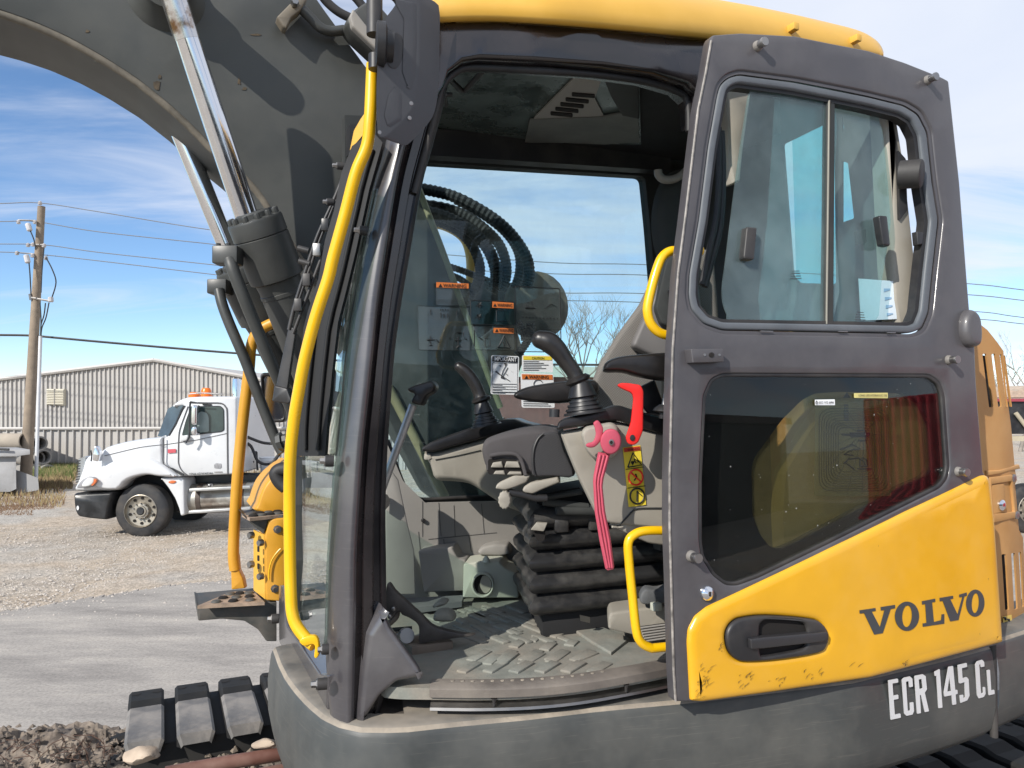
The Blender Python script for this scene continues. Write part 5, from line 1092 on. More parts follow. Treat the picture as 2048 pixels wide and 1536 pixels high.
for pth in ([(380, -20), (430, 50), (500, 110), (580, 150)], [(530, -20), (590, 20), (640, 80)], [(780, -10), (830, 30), (850, 60)]):
    tube('hydraulic_hose', [GBM(*p_)-V*.06 for p_ in cr(z('5', pth), 5)], .018, RUB, boom, 10)

# ---- boom cylinders
def cylinder(rod0, rod1, g0, g1, b1, dr0, dr1, db1, rr, rb, tags):
    p0, p1 = P(*rod0, dr0), P(*rod1, dr1); b0 = P(*g0, dr1); bb = P(*b1, db1); ax = (bb-b0).normalized()
    cy = lathe('boom_cylinder', b0, bb, [(0, rb*1.0), (.004, rb*1.18), (.012, rb*1.22), (.075, rb*1.22), (.078, rb*1.17), (.082, rb*1.22), (.24, rb*1.25), (.262, rb*1.22), (.27, rb*1.05), (.30, rb*1.0), (.318, rb*1.0), (.32, rb*1.03), (.335, rb*1.03), (.337, rb*1.0), (1, rb)], CYLG, EX, 36, 25)
    n = 18; mid = p0.lerp(p1, .2)
    bm = bmesh.new(); tube_bm(bm, [p0, p0.lerp(p1, .20)], rr*1.0, 28, midx=1); tube_bm(bm, [p0.lerp(p1, .20), p1+ax*.05], rr*.985, 28, midx=0)
    bmlink('piston_rod', bm, [CHROME, CHROMEW], cy, 40, doubles=False)
    x, y = frame_of(ax)
    for k in range(12):
        a = 2*math.pi*k/12; q = b0+(x*math.cos(a)+y*math.sin(a))*rb*1.02; lathe('gland_bolt', q+ax*.008, q-ax*.018, [(0, rb*.13), (.85, rb*.13), (1, rb*.10)], CYLG, cy, 8)
    lathe('gland_ring', b0+ax*.002, b0-ax*.022, [(0, rb*.78), (.8, rb*.74), (1, rb*.66)], CYLG, cy, 28)
    return cy, b0, bb, ax
cy, b0, bb, ax = cylinder((345, -10), (489, 424), None or (508, 436), (508, 436), (672, 860), 2.52, 2.72, 3.05, .043, .082, 0)
for c_ in ((455, 502), (468, 515)):
    pass
port = P(456, 512, 2.66)
box('port_block', port, (.045, .035, .032), CYLG, cy, bev=.006)
for dx in (-.035, .0): lathe('port_bolt', port+Vector((dx, 0, .03)), port+Vector((dx, 0, .045)), [(0, .010), (1, .009)], CYLG, cy, 8)
tube('hydraulic_pipe', [P(a, b, c_) for a, b, c_ in cr([(460, 520, 2.64), (468, 545, 2.63), (500, 625, 2.66), (540, 720, 2.72), (575, 800, 2.80), (600, 860, 2.86)], 5)], .022, CYLG, cy, 12)
c2, b02, bb2, ax2 = cylinder((318, 160), (470, 535), None or (474, 534), (474, 534), (655, 905), 3.05, 3.18, 3.5, .040, .078, 0)
port = P(440, 575, 3.1); box('port_block', port, (.04, .04, .03), CYLG, c2, bev=.006)
tube('hydraulic_pipe', [P(a, b, c_) for a, b, c_ in cr([(438, 580, 3.06), (445, 610, 3.05), (460, 650, 3.05), (490, 720, 3.06), (520, 800, 3.08), (552, 880, 3.1), (565, 905, 3.1)], 5)], .022, CYLG, c2, 12)
lathe('pipe_fitting', P(556, 885, 3.07), P(575, 880, 3.07), [(0, .035), (.5, .04), (.55, .028), (1, .028)], CYLG, c2, 8)
# hose bundle behind the cab window
HB = [([(60, 85), (220, 108), (380, 152), (560, 245), (700, 345), (800, 455), (868, 575), (882, 690), (862, 770)], .022, 3.42),
      ([(380, 165), (540, 250), (680, 350), (770, 450), (818, 560), (815, 680), (785, 770)], .020, 3.5),
      ([(60, 190), (300, 225), (460, 285), (590, 380), (680, 480), (722, 600), (722, 700), (690, 790)], .021, 3.46),
      ([(60, 235), (260, 270), (420, 340), (530, 420), (610, 520), (655, 650), (650, 740), (620, 800)], .024, 3.40),
      ([(60, 270), (200, 300), (320, 340), (420, 400), (500, 495), (545, 620), (535, 720), (480, 830), (420, 900)], .020, 3.44),
      ([(330, 622), (430, 655), (520, 690), (610, 725)], .013, 3.5), ([(335, 680), (410, 710), (480, 760)], .013, 3.5),
      ([(800, 1000), (840, 1060), (850, 1130)], .015, 3.6), ([(890, 1010), (890, 1080), (860, 1150), (800, 1230)], .017, 3.6)]
for pth, r_, d_ in HB:
    pts = [P(a, b, d_) for a, b in cr(z('7', pth), 10)]
    dense = []; rs = []
    for a, b in zip(pts, pts[1:]):
        n = max(1, int((b-a).length/.011))
        for k in range(n): dense.append(a.lerp(b, k/n))
    dense.append(pts[-1]); rs = [r_*(1.0 if k % 2 else .86) for k in range(len(dense))]
    tube('hydraulic_hose', dense, [q*1.28 for q in rs], HOSE, EX, 10, 20)
tube('guard_hoop', [P(a, b, 3.8) for a, b in cr(z('7', [(205, 318), (300, 335), (400, 385), (460, 450), (488, 540), (495, 640), (490, 770)]), 5)], .032, YROOF, EX, 12)
sheet('valve_block', rp(z('7', [(440, 760), (520, 720), (880, 735), (900, 980), (780, 1020), (700, 1000), (560, 1110), (500, 1050)]), 5), pl(3.75, -.2, .3), .25, DKTRIM, EX, bev=(5, .03), dv=V)
wk = P(*z('7', [(905, 900)])[0], 3.85)
lathe('work_lamp', wk+Vector((-.05, .12, 0)), wk+Vector((.03, -.06, 0)), [(0, .05), (.25, .12), (.7, .17), (.95, .175), (1, .15)], M('lamp_casing', (.13, .11, .08), .4, var=.5, vs_=9), EX, 24)
sheet('counterweight_block', rp(z('7', [(590, 1100), (700, 1020), (790, 1010), (860, 1240), (800, 1400), (590, 1400)]), 6), pl(3.95, -.2, .3), .3, M('block_dusty', (.30, .25, .17), .8, var=.4, vs_=14), EX, dv=V, bev=(4, .02))

# ---- front-right platform with steps and rails
tube('grab_rail', [P(a, b, 3.1) for a, b in cr([(560, 640, ), (520, 660), (503, 690), (498, 740), (487, 830), (476, 940), (469, 1050), (467, 1110), (470, 1140)], 5)], [.0225]*41, YOR, EX, 14)
sheet('rail_foot', rp(z('3', [(1345, 1060), (1388, 1055), (1395, 1140), (1420, 1190), (1432, 1250), (1352, 1258), (1350, 1180)]), 3), pl(3.1, -1, .1), .03, YOR, EX, bev=(2, .01))
fen = sheet('fairing', cr(z('S', [(850, 790), (866, 690), (900, 580), (950, 465), (1030, 360), (1110, 285), (1230, 200), (1330, 200), (1330, 790)]), 3, True), pl(3.12, -.9, .3), .3, YOR, EX, bev=(5, .03), dv=V, seg=4)
tube('fairing_hose', [P(a, b, 3.05) for a, b in cr(z('S', [(1250, 240), (1160, 250), (1105, 290), (1110, 340), (1160, 420), (1230, 480)]), 5)], .028, RUB, EX, 12)
GST = pl(2.98, -.95, .3)
def step(top, side_, th, mt, name):
    o_ = sheet(name, rp(side_, 3), GST, .25, mt, EX, bev=(2, .008), dv=V)
    return o_
STEPM = M('step_iron', (.055, .058, .055), .55, var=.2, dust=.3, dcol=(.22, .17, .13), ds=9)
s1 = step(None, z('S', [(660, 812), (760, 880), (900, 855), (1200, 832), (1200, 890), (1005, 898), (980, 980), (948, 1085), (760, 925), (690, 850)]), 0, STEPM, 'step_plate')
def tread(par, quad, z_, n, m_, mat=STEPM):
    pos = ZP(z_); t_ = sheet('tread', quad, pos, .012, mat, par, dv=-UP)
    a, b, c_, d_ = quad
    for i in range(n):
        for j in range(m_):
            u_, v_ = (i+.7)/(n+.4), (j+.7)/(m_+.4)
            x = (a[0]*(1-u_)+b[0]*u_)*(1-v_)+(d_[0]*(1-u_)+c_[0]*u_)*v_; y = (a[1]*(1-u_)+b[1]*u_)*(1-v_)+(d_[1]*(1-u_)+c_[1]*u_)*v_
            q = pos(x, y); lathe('tread_hole', q+UP*.001, q+UP*.008, [(0, .020), (.8, .016), (1, .013)], SLOT if (i+j) % 2 else STEPM, par, 10)
zt1 = P(484, 1028, 3.0).z
tread(s1, z('S', [(665, 815), (1200, 768), (1200, 828), (765, 872)]), 2.4-(1030-808)/1500*2.98, 4, 2, M('tread_worn', (.30, .22, .16), .7, var=.4, vs_=25))
fx = sheet('valve_cover', rp([(530, 1072), (537, 1042), (546, 1037), (580, 1034), (580, 1203), (532, 1200)], 3), GST, .2, YOR, EX, bev=(2.5, .01), dv=V, off=-.01)
sheet('cover_flange', [(508, 1060), (529, 1070), (531, 1199), (508, 1181)], pl(3.02, -1.0, -.8), .02, YROOF, fx, dv=V)
for c_, r_ in (((1112, 1008), 7), ): disc('cover_bolt', z('S', [c_])[0], GST, r_, .03, STEEL, fx, [(0, 1.2), (.3, 1.2), (.32, .8), (1, .75)], 8, -V, .01)
disc('cover_bolt', z('3', [(1605, 1245)])[0], GST, 7, .03, STEEL, fx, [(0, 1.2), (.3, 1.2), (.32, .8), (1, .75)], 8, -V, .01)
for c_ in ((506, 1070), (506, 1128), (525, 1085), (525, 1152)): disc('flange_bolt', c_, pl(2.98, -1.0, -.8), 4, .02, STEEL, fx, None, 8, Vector((-.6, -.8, 0)))
for y in (1097, 1115, 1131): sheet('flange_slot', rp([(517, y-6), (521, y-5), (521, y+6), (517, y+5)], 1), pl(3.0, -1.0, -.8), .004, SLOT, fx, off=-.015)
tube('lead_wire', [GST(*p_)-V*.02 for p_ in cr(z('S', [(1150, 1250), (1080, 1330), (1030, 1420), (1005, 1530), (1000, 1650)]), 5)], .003, YBAR, fx, 6)
s2 = step(None, z('3', [(1150, 1352), (1165, 1362), (1545, 1328), (1620, 1325), (1620, 1560), (1560, 1560), (1510, 1490), (1430, 1440), (1300, 1428), (1160, 1440)]), 0, STEPM, 'step_plate')
tread(s2, z('3', [(1155, 1350), (1350, 1268), (1480, 1262), (1548, 1328)]), 2.4-(1192-808)/1500*2.98, 3, 3, MATS['tread_worn'])
# far mirror on the right-hand side
fm = sheet('mirror_rim', rp([(519, 745), (540, 745), (570, 750), (570, 845), (535, 845), (524, 830)], 10), pl(3.5, -1.1, .2), .04, BLK, EX, bev=(3, .01), holes=[rp([(525, 752), (566, 756), (566, 838), (538, 838), (529, 826)], 8)])
sheet('mirror_pane', rp([(523, 750), (568, 752), (568, 842), (536, 842), (526, 828)], 8), pl(3.5, -1.1, .2), .006, M('mirror_silver', (.8, .82, .85), .04, 1.0, var=.02), fm, off=.02)

# ---- tracks
SHOE = M('track_shoe_iron', (.15, .14, .13), .6, var=.35, dust=.7, dcol=(.30, .27, .24), ds=7.0, bump=.3, bs=40)
SHOEB = M('track_iron_black', (.016, .016, .016), .72, var=.25, dust=.25, dcol=(.08, .07, .06), spec=.25)
def shoe_mesh(w_, pitch):
    bm = bmesh.new(); h = .028; c_ = .05; hp = pitch/2-.024
    prof = [(-w_/2, -h*1.6), (-w_/2+.02, -.004), (-w_/2+c_, .0), (w_/2-.26, .0), (w_/2-.21, .014), (w_/2-.07, .010), (w_/2-.01, -h*1.6)]
    a = []
    for x in (-hp, -hp+.012, hp-.012, hp):
        e_ = 0 if abs(x) < hp else -.012
        a.append([bm.verts.new((x*(1 if 0 < i < len(prof)-1 else .8), y, z_+e_)) for i, (y, z_) in enumerate(prof)])
    for r0, r1 in zip(a, a[1:]):
        for k in range(len(prof)-1):
            q = bm.faces.new([r0[k], r1[k], r1[k+1], r0[k+1]]); q.material_index = 1 if k >= 3 else 0
    for r_ in (a[0], a[-1]):
        b_ = [bm.verts.new((v_.co.x, v_.co.y, -h*1.9)) for v_ in r_]
        for k in range(len(prof)-1):
            q = bm.faces.new([r_[k], r_[k+1], b_[k+1], b_[k]]); q.material_index = 1
    for hx in (-.045, .045):
        r_ = [bm.verts.new((hx+.022*math.cos(t), w_/2-.115+.017*math.sin(t), .0135)) for t in [k*math.pi/5 for k in range(10)]]
        q = bm.faces.new(r_); q.material_index = 2
    bmesh.ops.recalc_face_normals(bm, faces=bm.faces)
    me = bpy.data.meshes.new('track_shoe'); bm.to_mesh(me); bm.free()
    for m_ in (SHOE, SHOEB, SLOT): me.materials.append(m_)
    return me
sm = shoe_mesh(.66, .20)
sm2 = sm.copy(); sm2.materials[0] = SHOEB
def track(u0, n, vc, zt, label, sm=sm):
    base = U*(u0+.1*n)+V*vc
    fr_ = box('track', Vector((base.x, base.y, zt-.34)), (.1*n-.1, .18, .14), M('track_frame_mud', (.11, .09, .075), .8, var=.4, dust=.7, dcol=(.30, .25, .2), bump=.8, bs=14) if 'track_frame_mud' not in MATS else MATS['track_frame_mud'], EX, U, V, UP, .03)
    fr_['label'] = label
    box('track_chain', Vector((base.x, base.y, zt-.13)), (.1*n+.05, .27, .085), SHOEB, fr_, U, V, UP, .01)
    rot = math.atan2(U.y, U.x)
    def put(u_, z_, tilt):
        o_ = bpy.data.objects.new('track_shoe', sm2 if tilt else sm); COL.objects.link(o_); q = U*u_+V*vc
        o_.matrix_world = Matrix.Translation((q.x, q.y, z_)) @ Matrix.Rotation(rot, 4, 'Z') @ Matrix.Rotation(tilt, 4, 'Y'); o_.parent = fr_
    for k in range(n): put(u0+.2*k, zt, 0)
    rr = .36
    for k in range(3, 6):
        a = k*.52; put(u0-.2+.02-rr*math.sin(a)*.9, zt-rr*(1-math.cos(a)), -a)
    for k in range(n): put(u0+.2*k, .06, math.pi)
    for s_ in (-1, 1): lathe('idler_wheel', U*(u0-.05)+V*(vc-.07*s_)+UP*(zt-.40), U*(u0-.05)+V*(vc-.16*s_)+UP*(zt-.40), [(0, .26), (.3, .28), (.7, .28), (1, .24)], SHOEB, fr_, 24)
    return fr_
tr_far = track(-.05, 15, 3.83, 1.0, 'crawler track on the far side with dusty shoes')
tr_near = track(-.1, 19, 1.86, 1.0, 'crawler track on the near side under the body', sm2)
box('undercarriage', U*1.5+V*2.85+UP*.72, (.9, .75, .16), SHOEB, EX, U, V, UP, .03)
box('slew_ring', U*1.5+V*2.85+UP*1.08, (.55, .55, .2), SHOEB, EX, U, V, UP, .1)

# rocks, dirt and a rusty pipe lying between the tracks
def rock(name, c, s, mat, seed, label, sub=3):
    random.seed(seed); bm = bmesh.new(); bmesh.ops.create_icosphere(bm, subdivisions=sub, radius=1)
    ph = [Vector((random.uniform(-1, 1), random.uniform(-1, 1), random.uniform(-1, 1))).normalized() for _ in range(14)]
    for v_ in bm.verts:
        n = v_.co.normalized(); k = 1.0
        for p_ in ph:
            d_ = n.dot(p_)
            if d_ > .62: k = min(k, .66/d_)
        v_.co = Vector((n.x*s[0], n.y*s[1], n.z*s[2]))*(k+random.uniform(-.02, .02))
    o_ = bmlink(name, bm, mat, None, 30); o_.location = c; tag(o_, label, 'rock'); return o_
SAND = M('sandstone', (.42, .33, .25), .9, var=.3, vs_=9, dust=.5, dcol=(.50, .42, .33), bump=.6, bs=30)
DIRT = M('dark_soil', (.13, .105, .085), .95, var=.5, vs_=10, dust=.7, dcol=(.32, .26, .20), ds=5, bump=1.0, bs=30)
q = P(285, 1496, 2.72); rock('rock', q-UP*.02, (.075, .05, .036), SAND, 3, 'pale sandstone lump lying below the track shoes')
q = P(532, 1487, 2.75); rock('rock', q, (.055, .03, .022), SAND, 5, 'smaller pale stone next to the grey skirt corner')
from mathutils import noise as MN
bm = bmesh.new(); nx, ny = 150, 44; gr_ = []
for j in range(ny+1):
    row = []
    for i in range(nx+1):
        px, py = -80+i*5.3, 1620-j*4.0+(12 if i < 30 else 0); r_ = ray(px, py)
        q = CAM+r_*((.84-CAMZ)/r_.z)
        zt_ = .84+.035*MN.fractal(q*9, .9, 2.1, 4)+.015*MN.noise(q*40)-(.1 if j == ny else 0)
        row.append(bm.verts.new((q.x, q.y, zt_)))
    gr_.append(row)
for j in range(ny):
    for i in range(nx): bm.faces.new([gr_[j][i], gr_[j][i+1], gr_[j+1][i+1], gr_[j+1][i]])
rim = [gr_[ny][i] for i in range(nx+1)]+[gr_[j][nx] for j in range(ny-1, -1, -1)]+[gr_[0][i] for i in range(nx-1, -1, -1)]+[gr_[j][0] for j in range(1, ny+1)]
low = [bm.verts.new((v_.co.x, v_.co.y, .04)) for v_ in rim[:-1]]; low.append(low[0])
for i in range(len(rim)-1): face(bm, [rim[i], rim[i+1], low[i+1], low[i]])
random.seed(31)
for k in range(420):
    px, py = random.uniform(-40, 560), random.uniform(1462, 1536); r_ = ray(px, py); q = CAM+r_*((.85-CAMZ)/r_.z)
    pebble(bm, (q.x, q.y, .85+random.uniform(-.02, .03)), random.choice([.008, .012, .016, .024]))
o = bmlink('dirt', bm, DIRT, sharp=25); tag(o, 'dark soil and mud packed beside the far track', None, kind='stuff')
o = tube('rusty_pipe', [P(330, 1548, 2.6), P(450, 1526, 2.68), P(575, 1506, 2.76), P(700, 1485, 2.9)], .024, M('rusty_red_iron', (.17, .075, .055), .6, var=.3, dust=.3), None, 16); tag(o, 'rusty red-brown iron pipe at the bottom beside the skirt corner', 'pipe')
o = tube('rusty_pipe', [P(470, 1556, 2.5), P(570, 1538, 2.6), P(700, 1518, 2.75)], .018, MATS['rusty_red_iron'], None, 14); tag(o, 'lower purple-brown iron pipe running under the skirt corner', 'pipe')
# dry twigs caught in the dirt
bm = bmesh.new(); random.seed(5)
for k in range(46):
    px = random.uniform(-10, 230); q = P(px, random.uniform(1488, 1536), 3.2); tube_bm(bm, [q, q+Vector((random.uniform(-.04, .04), random.uniform(-.02, .02), random.uniform(.0, .05))), q+Vector((random.uniform(-.07, .07), 0, random.uniform(-.02, .05)))], .0018, 4)
o = bmlink('dry_roots', bm, M('root_brown', (.09, .05, .035), .9, var=.3), doubles=False); tag(o, 'dry dark roots and twigs in the soil', None, kind='stuff')

# ================================================================== TRUCK
TD = 13.75
TR = empty('semi_truck', (P(330, 1070, TD).x, TD+1.1, 0), 'white day-cab semi truck parked in front of the corrugated building', 'truck')
def tp(dd=0.0): return pl(TD+dd, P(330, 1000, TD).x, .06)
TWH = M('truck_white', (.60, .61, .62), .32, var=.03, coat=.5, dust=.06, dcol=(.6, .55, .48))
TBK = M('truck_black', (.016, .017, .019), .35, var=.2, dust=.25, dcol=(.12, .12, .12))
TY = Vector((0, 1, 0))
cab = sheet('truck_cab', rp(z('T', [(893, 525), (940, 507), (1000, 400), (1080, 236), (968, 246), (992, 214), (1042, 180), (1110, 157), (1250, 150), (1545, 150), (1562, 165), (1562, 858), (1115, 877), (1080, 872), (960, 802), (893, 762)]), 4), tp(), 2.2, TWH, TR, bev=(4, .08), seg=4)
hoodt = sheet('truck_hood', cr(z('T', [(82, 1015), (92, 945), (112, 900), (150, 800), (165, 740), (200, 690), (320, 645), (365, 610), (520, 566), (700, 536), (840, 523), (893, 522), (893, 762), (960, 802), (1076, 872), (1025, 884), (860, 884), (760, 868), (690, 872), (600, 895), (530, 935), (470, 1005), (300, 1014)]), 2, True), tp(-.05), 2.1, TWH, TR, bev=(7, .16), seg=5)
# arched fender standing proud
sheet('fender', cr(z('T', [(215, 865), (300, 800), (420, 745), (560, 718), (700, 715), (800, 735), (880, 770), (960, 830), (1020, 880), (860, 882), (760, 866), (690, 870), (600, 893), (530, 933), (465, 1000), (300, 990), (230, 940)]), 2, True), tp(-.14), .3, TWH, TR, bev=(6, .10), seg=5)
sheet('fender_panel', rp(z('T', [(862, 892), (1052, 886), (1082, 912), (1090, 1230), (1050, 1240), (1038, 1180), (1000, 1080), (940, 985), (885, 915)]), 4), tp(-.02), .5, TWH, TR, bev=(3, .04))
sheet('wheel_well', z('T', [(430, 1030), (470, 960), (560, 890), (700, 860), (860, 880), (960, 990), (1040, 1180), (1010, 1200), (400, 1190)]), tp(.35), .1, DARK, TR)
bp_ = sheet('bumper', rp(z('T', [(70, 1032), (432, 1020), (420, 1085), (392, 1160), (376, 1278), (205, 1262), (112, 1246), (86, 1200), (74, 1130)]), 5), tp(-.06), 2.2, TBK, TR, bev=(5, .10), seg=4)
sheet('fog_lamp', ell(*z('T', [(115, 1165)])[0], 2.2, 4.5, 12), tp(-.075), .03, PAPW, bp_)
gr_t = sheet('grille', rp(z('T', [(92, 940), (112, 900), (128, 740), (118, 720), (190, 690), (185, 760), (160, 850), (130, 930)]), 3), tp(-.02), 1.6, M('grille_chrome', (.5, .52, .55), .2, .9, var=.1), TR)
for k in range(9): sheet('grille_slat', z('T', [(96-k*-2, 935-k*24), (124-k*-1, 930-k*24), (124-k*-1, 922-k*24), (96-k*-2, 927-k*24)]), tp(-.04), .3, TBK, gr_t)
hl = sheet('headlight', cr(z('T', [(105, 980), (135, 930), (180, 895), (230, 880), (280, 900), (275, 940), (240, 972), (170, 985)]), 3, True), tp(-.20), .1, M('headlight_rim', (.25, .25, .26), .3, var=.2), TR, bev=(2, .02))
sheet('headlight_lens', cr(z('T', [(150, 965), (180, 910), (230, 890), (262, 905), (250, 945), (200, 970)]), 3, True), tp(-.225), .05, M('lens_clear', (.62, .63, .62), .15, var=.2), hl, bev=(2, .02))
sheet('turn_signal', cr(z('T', [(262, 900), (282, 905), (275, 935), (248, 962), (240, 955), (262, 930)]), 2, True), tp(-.23), .05, M('lens_amber', (.62, .16, .05), .25), hl)
sheet('side_marker', cr(z('T', [(940, 928), (960, 915), (1000, 918), (1008, 930), (985, 943), (950, 940)]), 2, True), tp(-.04), .04, MATS['lens_amber'], TR, bev=(1, .01))
TGL = M('truck_window_dark', (.035, .055, .055), .06, var=.4, vs_=1.4, coat=.5)
win = sheet('side_window', rp(z('T', [(1070, 502), (1100, 385), (1152, 246), (1412, 243), (1440, 270), (1443, 452), (1420, 466), (1190, 492)]), 4), tp(-.012), .02, TGL, cab)
sheet('window_gasket', rp(z('T', [(1062, 508), (1095, 380), (1146, 238), (1415, 234), (1448, 266), (1451, 458), (1424, 474), (1190, 500)]), 4), tp(-.008), .02, TBK, cab, holes=[rp(z('T', [(1070, 502), (1100, 385), (1152, 246), (1412, 243), (1440, 270), (1443, 452), (1420, 466), (1190, 492)]), 4)])
sheet('window_view', rp(z('T', [(1200, 482), (1210, 300), (1240, 285), (1290, 300), (1308, 340), (1310, 470)]), 3), tp(-.016), .004, M('pale_glass_view', (.22, .27, .26), .2, var=.15, vs_=3), win)
sheet('windshield', rp(z('T', [(842, 512), (870, 440), (935, 262), (985, 234), (1080, 230), (1058, 262), (1000, 395), (940, 502), (902, 520)]), 2), pl(TD+.12, P(330, 1000, TD).x, -.35), .04, M('windshield_blue_glass', (.05, .085, .12), .05, var=.2, coat=.6), TR)
sheet('windshield_gasket', rp(z('T', [(1000, 400), (1060, 262), (1088, 232), (1096, 236), (1066, 275), (1010, 405), (945, 510), (938, 504)]), 1), tp(-.012), .03, TBK, cab)
def tline(par, pts, r_=.010, mat=None, dd=-.006): tube('panel_gap', [tp(dd)(*p_) for p_ in cr(z('T', pts), 3)], r_, mat or M('gap_grey', (.10, .10, .105), .8) if 'gap_grey' not in MATS else MATS['gap_grey'], par, 6)
tline(cab, [(1120, 240), (1085, 335), (1045, 450), (1034, 540), (1032, 700), (1035, 765), (1065, 825), (1120, 872)])
tline(cab, [(1140, 205), (1300, 208), (1420, 212), (1462, 245), (1476, 300), (1479, 600), (1482, 856)], .014, TBK)
tline(cab, [(893, 525), (893, 640), (895, 760), (960, 802), (1076, 872)], dd=-.06)
tline(cab, [(895, 590), (1030, 570), (1200, 545), (1475, 485)], .006)
tline(hoodt, [(360, 690), (520, 650), (700, 610), (890, 588)], .006, dd=-.055)
sheet('door_grip', rp(z('T', [(1250, 215), (1335, 220), (1332, 233), (1252, 232)]), 2), tp(-.02), .03, TBK, cab)
sheet('door_latch', rp(z('T', [(1356, 772), (1370, 758), (1420, 760), (1424, 795), (1410, 806), (1358, 802)]), 2), tp(-.012), .02, M('latch_grey_truck', (.28, .28, .29), .4, var=.4, vs_=12), cab)
sheet('truck_badge', z('T', [(1357, 834), (1428, 832), (1432, 842), (1358, 844)]), tp(-.012), .015, STEEL, cab)
text3('lettering', 'VIN# 6DW48346', tp(-.012), *z('T', [(1128, 866), (1348, 858)]), 4.6, INKG, cab, off=-.002)
sheet('door_sticker', z('T', [(926, 632), (998, 628), (1000, 662), (927, 668)]), tp(-.062), .005, M('sticker_crimson', (.50, .08, .10), .5, var=.1), hoodt, off=.04)
sheet('hood_hold', z('T', [(955, 802), (975, 800), (1080, 855), (1078, 872), (1020, 850)]), tp(-.08), .03, TBK, hoodt)
sheet('mirror_arm_cover', rp(z('T', [(1042, 512), (1110, 500), (1122, 510), (1110, 548), (1045, 564)]), 3), tp(-.10), .1, TWH, cab, bev=(1.5, .02))
mfr = tube('mirror_bracket', [tp(-.18)(*p_) for p_ in z('T', [(1140, 200), (1134, 300), (1132, 470), (1130, 520), (1100, 570)])], .018, TBK, cab, 8)
tube('mirror_bracket', [tp(-.14)(*p_) for p_ in z('T', [(1140, 198), (1200, 208), (1300, 215)])], .014, TBK, cab, 8)
sheet('mirror', rp(z('T', [(1146, 240), (1160, 228), (1190, 230), (1198, 245), (1196, 400), (1182, 415), (1150, 408), (1142, 390)]), 3), tp(-.25), .16, CHROME, cab, bev=(3, .05), seg=4)
sheet('mirror', rp(z('T', [(1146, 435), (1160, 420), (1190, 424), (1195, 445), (1192, 500), (1170, 510), (1146, 500), (1140, 470)]), 3), tp(-.25), .16, CHROME, cab, bev=(3, .05), seg=4)
hm = sheet('hood_mirror', rp(z('T', [(245, 735), (250, 670), (270, 600), (285, 610), (315, 680), (305, 735), (290, 745)]), 3), tp(-.25), .12, CHROME, hoodt, bev=(2.5, .04), seg=4)
tube('hood_mirror_stalk', [tp(-.2)(*p_) for p_ in z('T', [(236, 640), (244, 690), (238, 740)])], .012, TBK, hoodt, 8)
AMB = M('beacon_orange', (.78, .16, .01), .25, var=.1)
q = tp(1.1)(*z('T', [(1285, 128)])[0]); be = lathe('beacon', q-UP*.06, q+UP*.12, [(0, .12), (.2, .12), (.22, .10), (.75, .095), (1, .07)], AMB, cab, 20)
q = tp(.5)(*z('T', [(1180, 140)])[0]); lathe('beacon', q-UP*.04, q+UP*.06, [(0, .11), (.5, .11), (1, .07)], AMB, cab, 16)
tube('roof_bar', [tp(.3)(*p_) for p_ in z('T', [(1130, 128), (1230, 118), (1330, 122), (1430, 130)])], .014, STEEL, cab, 8)
lathe('exhaust_stack', tp(.5)(*z('T', [(1562, -10)])[0]), tp(.5)(*z('T', [(1562, 860)])[0]), [(0, .07), (.02, .075), (.15, .085), (1, .085)], CHROME, TR, 20)
# wheel
TYRE = M('tyre_rubber', (.018, .019, .022), .65, var=.25, dust=.35, dcol=(.14, .12, .10), ds=3)
RIM = M('rim_alloy', (.34, .31, .26), .38, .7, var=.12, dust=.2)
def wheel(c, r_, par):
    t_ = lathe('wheel', c+TY*-.02, c+TY*.30, [(0, r_*.60), (.0, r_*.70), (.03, r_*.88), (.10, r_*.965), (.18, r_*1.0), (.82, r_*1.0), (.9, r_*.96), (1, r_*.6)], TYRE, par, 48, 30, caps=False)
    rm = lathe('rim', c+TY*-.035, c+TY*.2, [(0, r_*.60), (.02, r_*.62), (.2, r_*.60), (.3, r_*.57), (.36, r_*.32), (.30, r_*.30), (.12, r_*.28), (.1, r_*.21), (.02, r_*.2), (.02, .001)], RIM, t_, 40, 30, caps=False)
    for k in range(10):
        a = k*.6283+.3; lathe('hand_hole', c+Vector((math.cos(a)*r_*.47, .024, math.sin(a)*r_*.47)), c+Vector((math.cos(a)*r_*.47, .05, math.sin(a)*r_*.47)), [(0, r_*.055), (1, r_*.055)], SLOT, t_, 12)
        lathe('wheel_nut', c+Vector((math.cos(a)*r_*.285, .015, math.sin(a)*r_*.285)), c+Vector((math.cos(a)*r_*.285, -.04, math.sin(a)*r_*.285)), [(0, r_*.035), (1, r_*.028)], STEEL, t_, 6)
    lathe('hub', c+TY*.05, c+TY*-.05, [(0, r_*.2), (.6, r_*.19), (1, r_*.12)], TBK, t_, 20)
    return t_
wc = tp(.02)(*z('T', [(693, 1192)])[0]); wr = wc.z
wheel(wc, .485, TR)
for dy in (1.85,): wheel(Vector((wc.x, wc.y+dy, wc.z)), .505, TR)
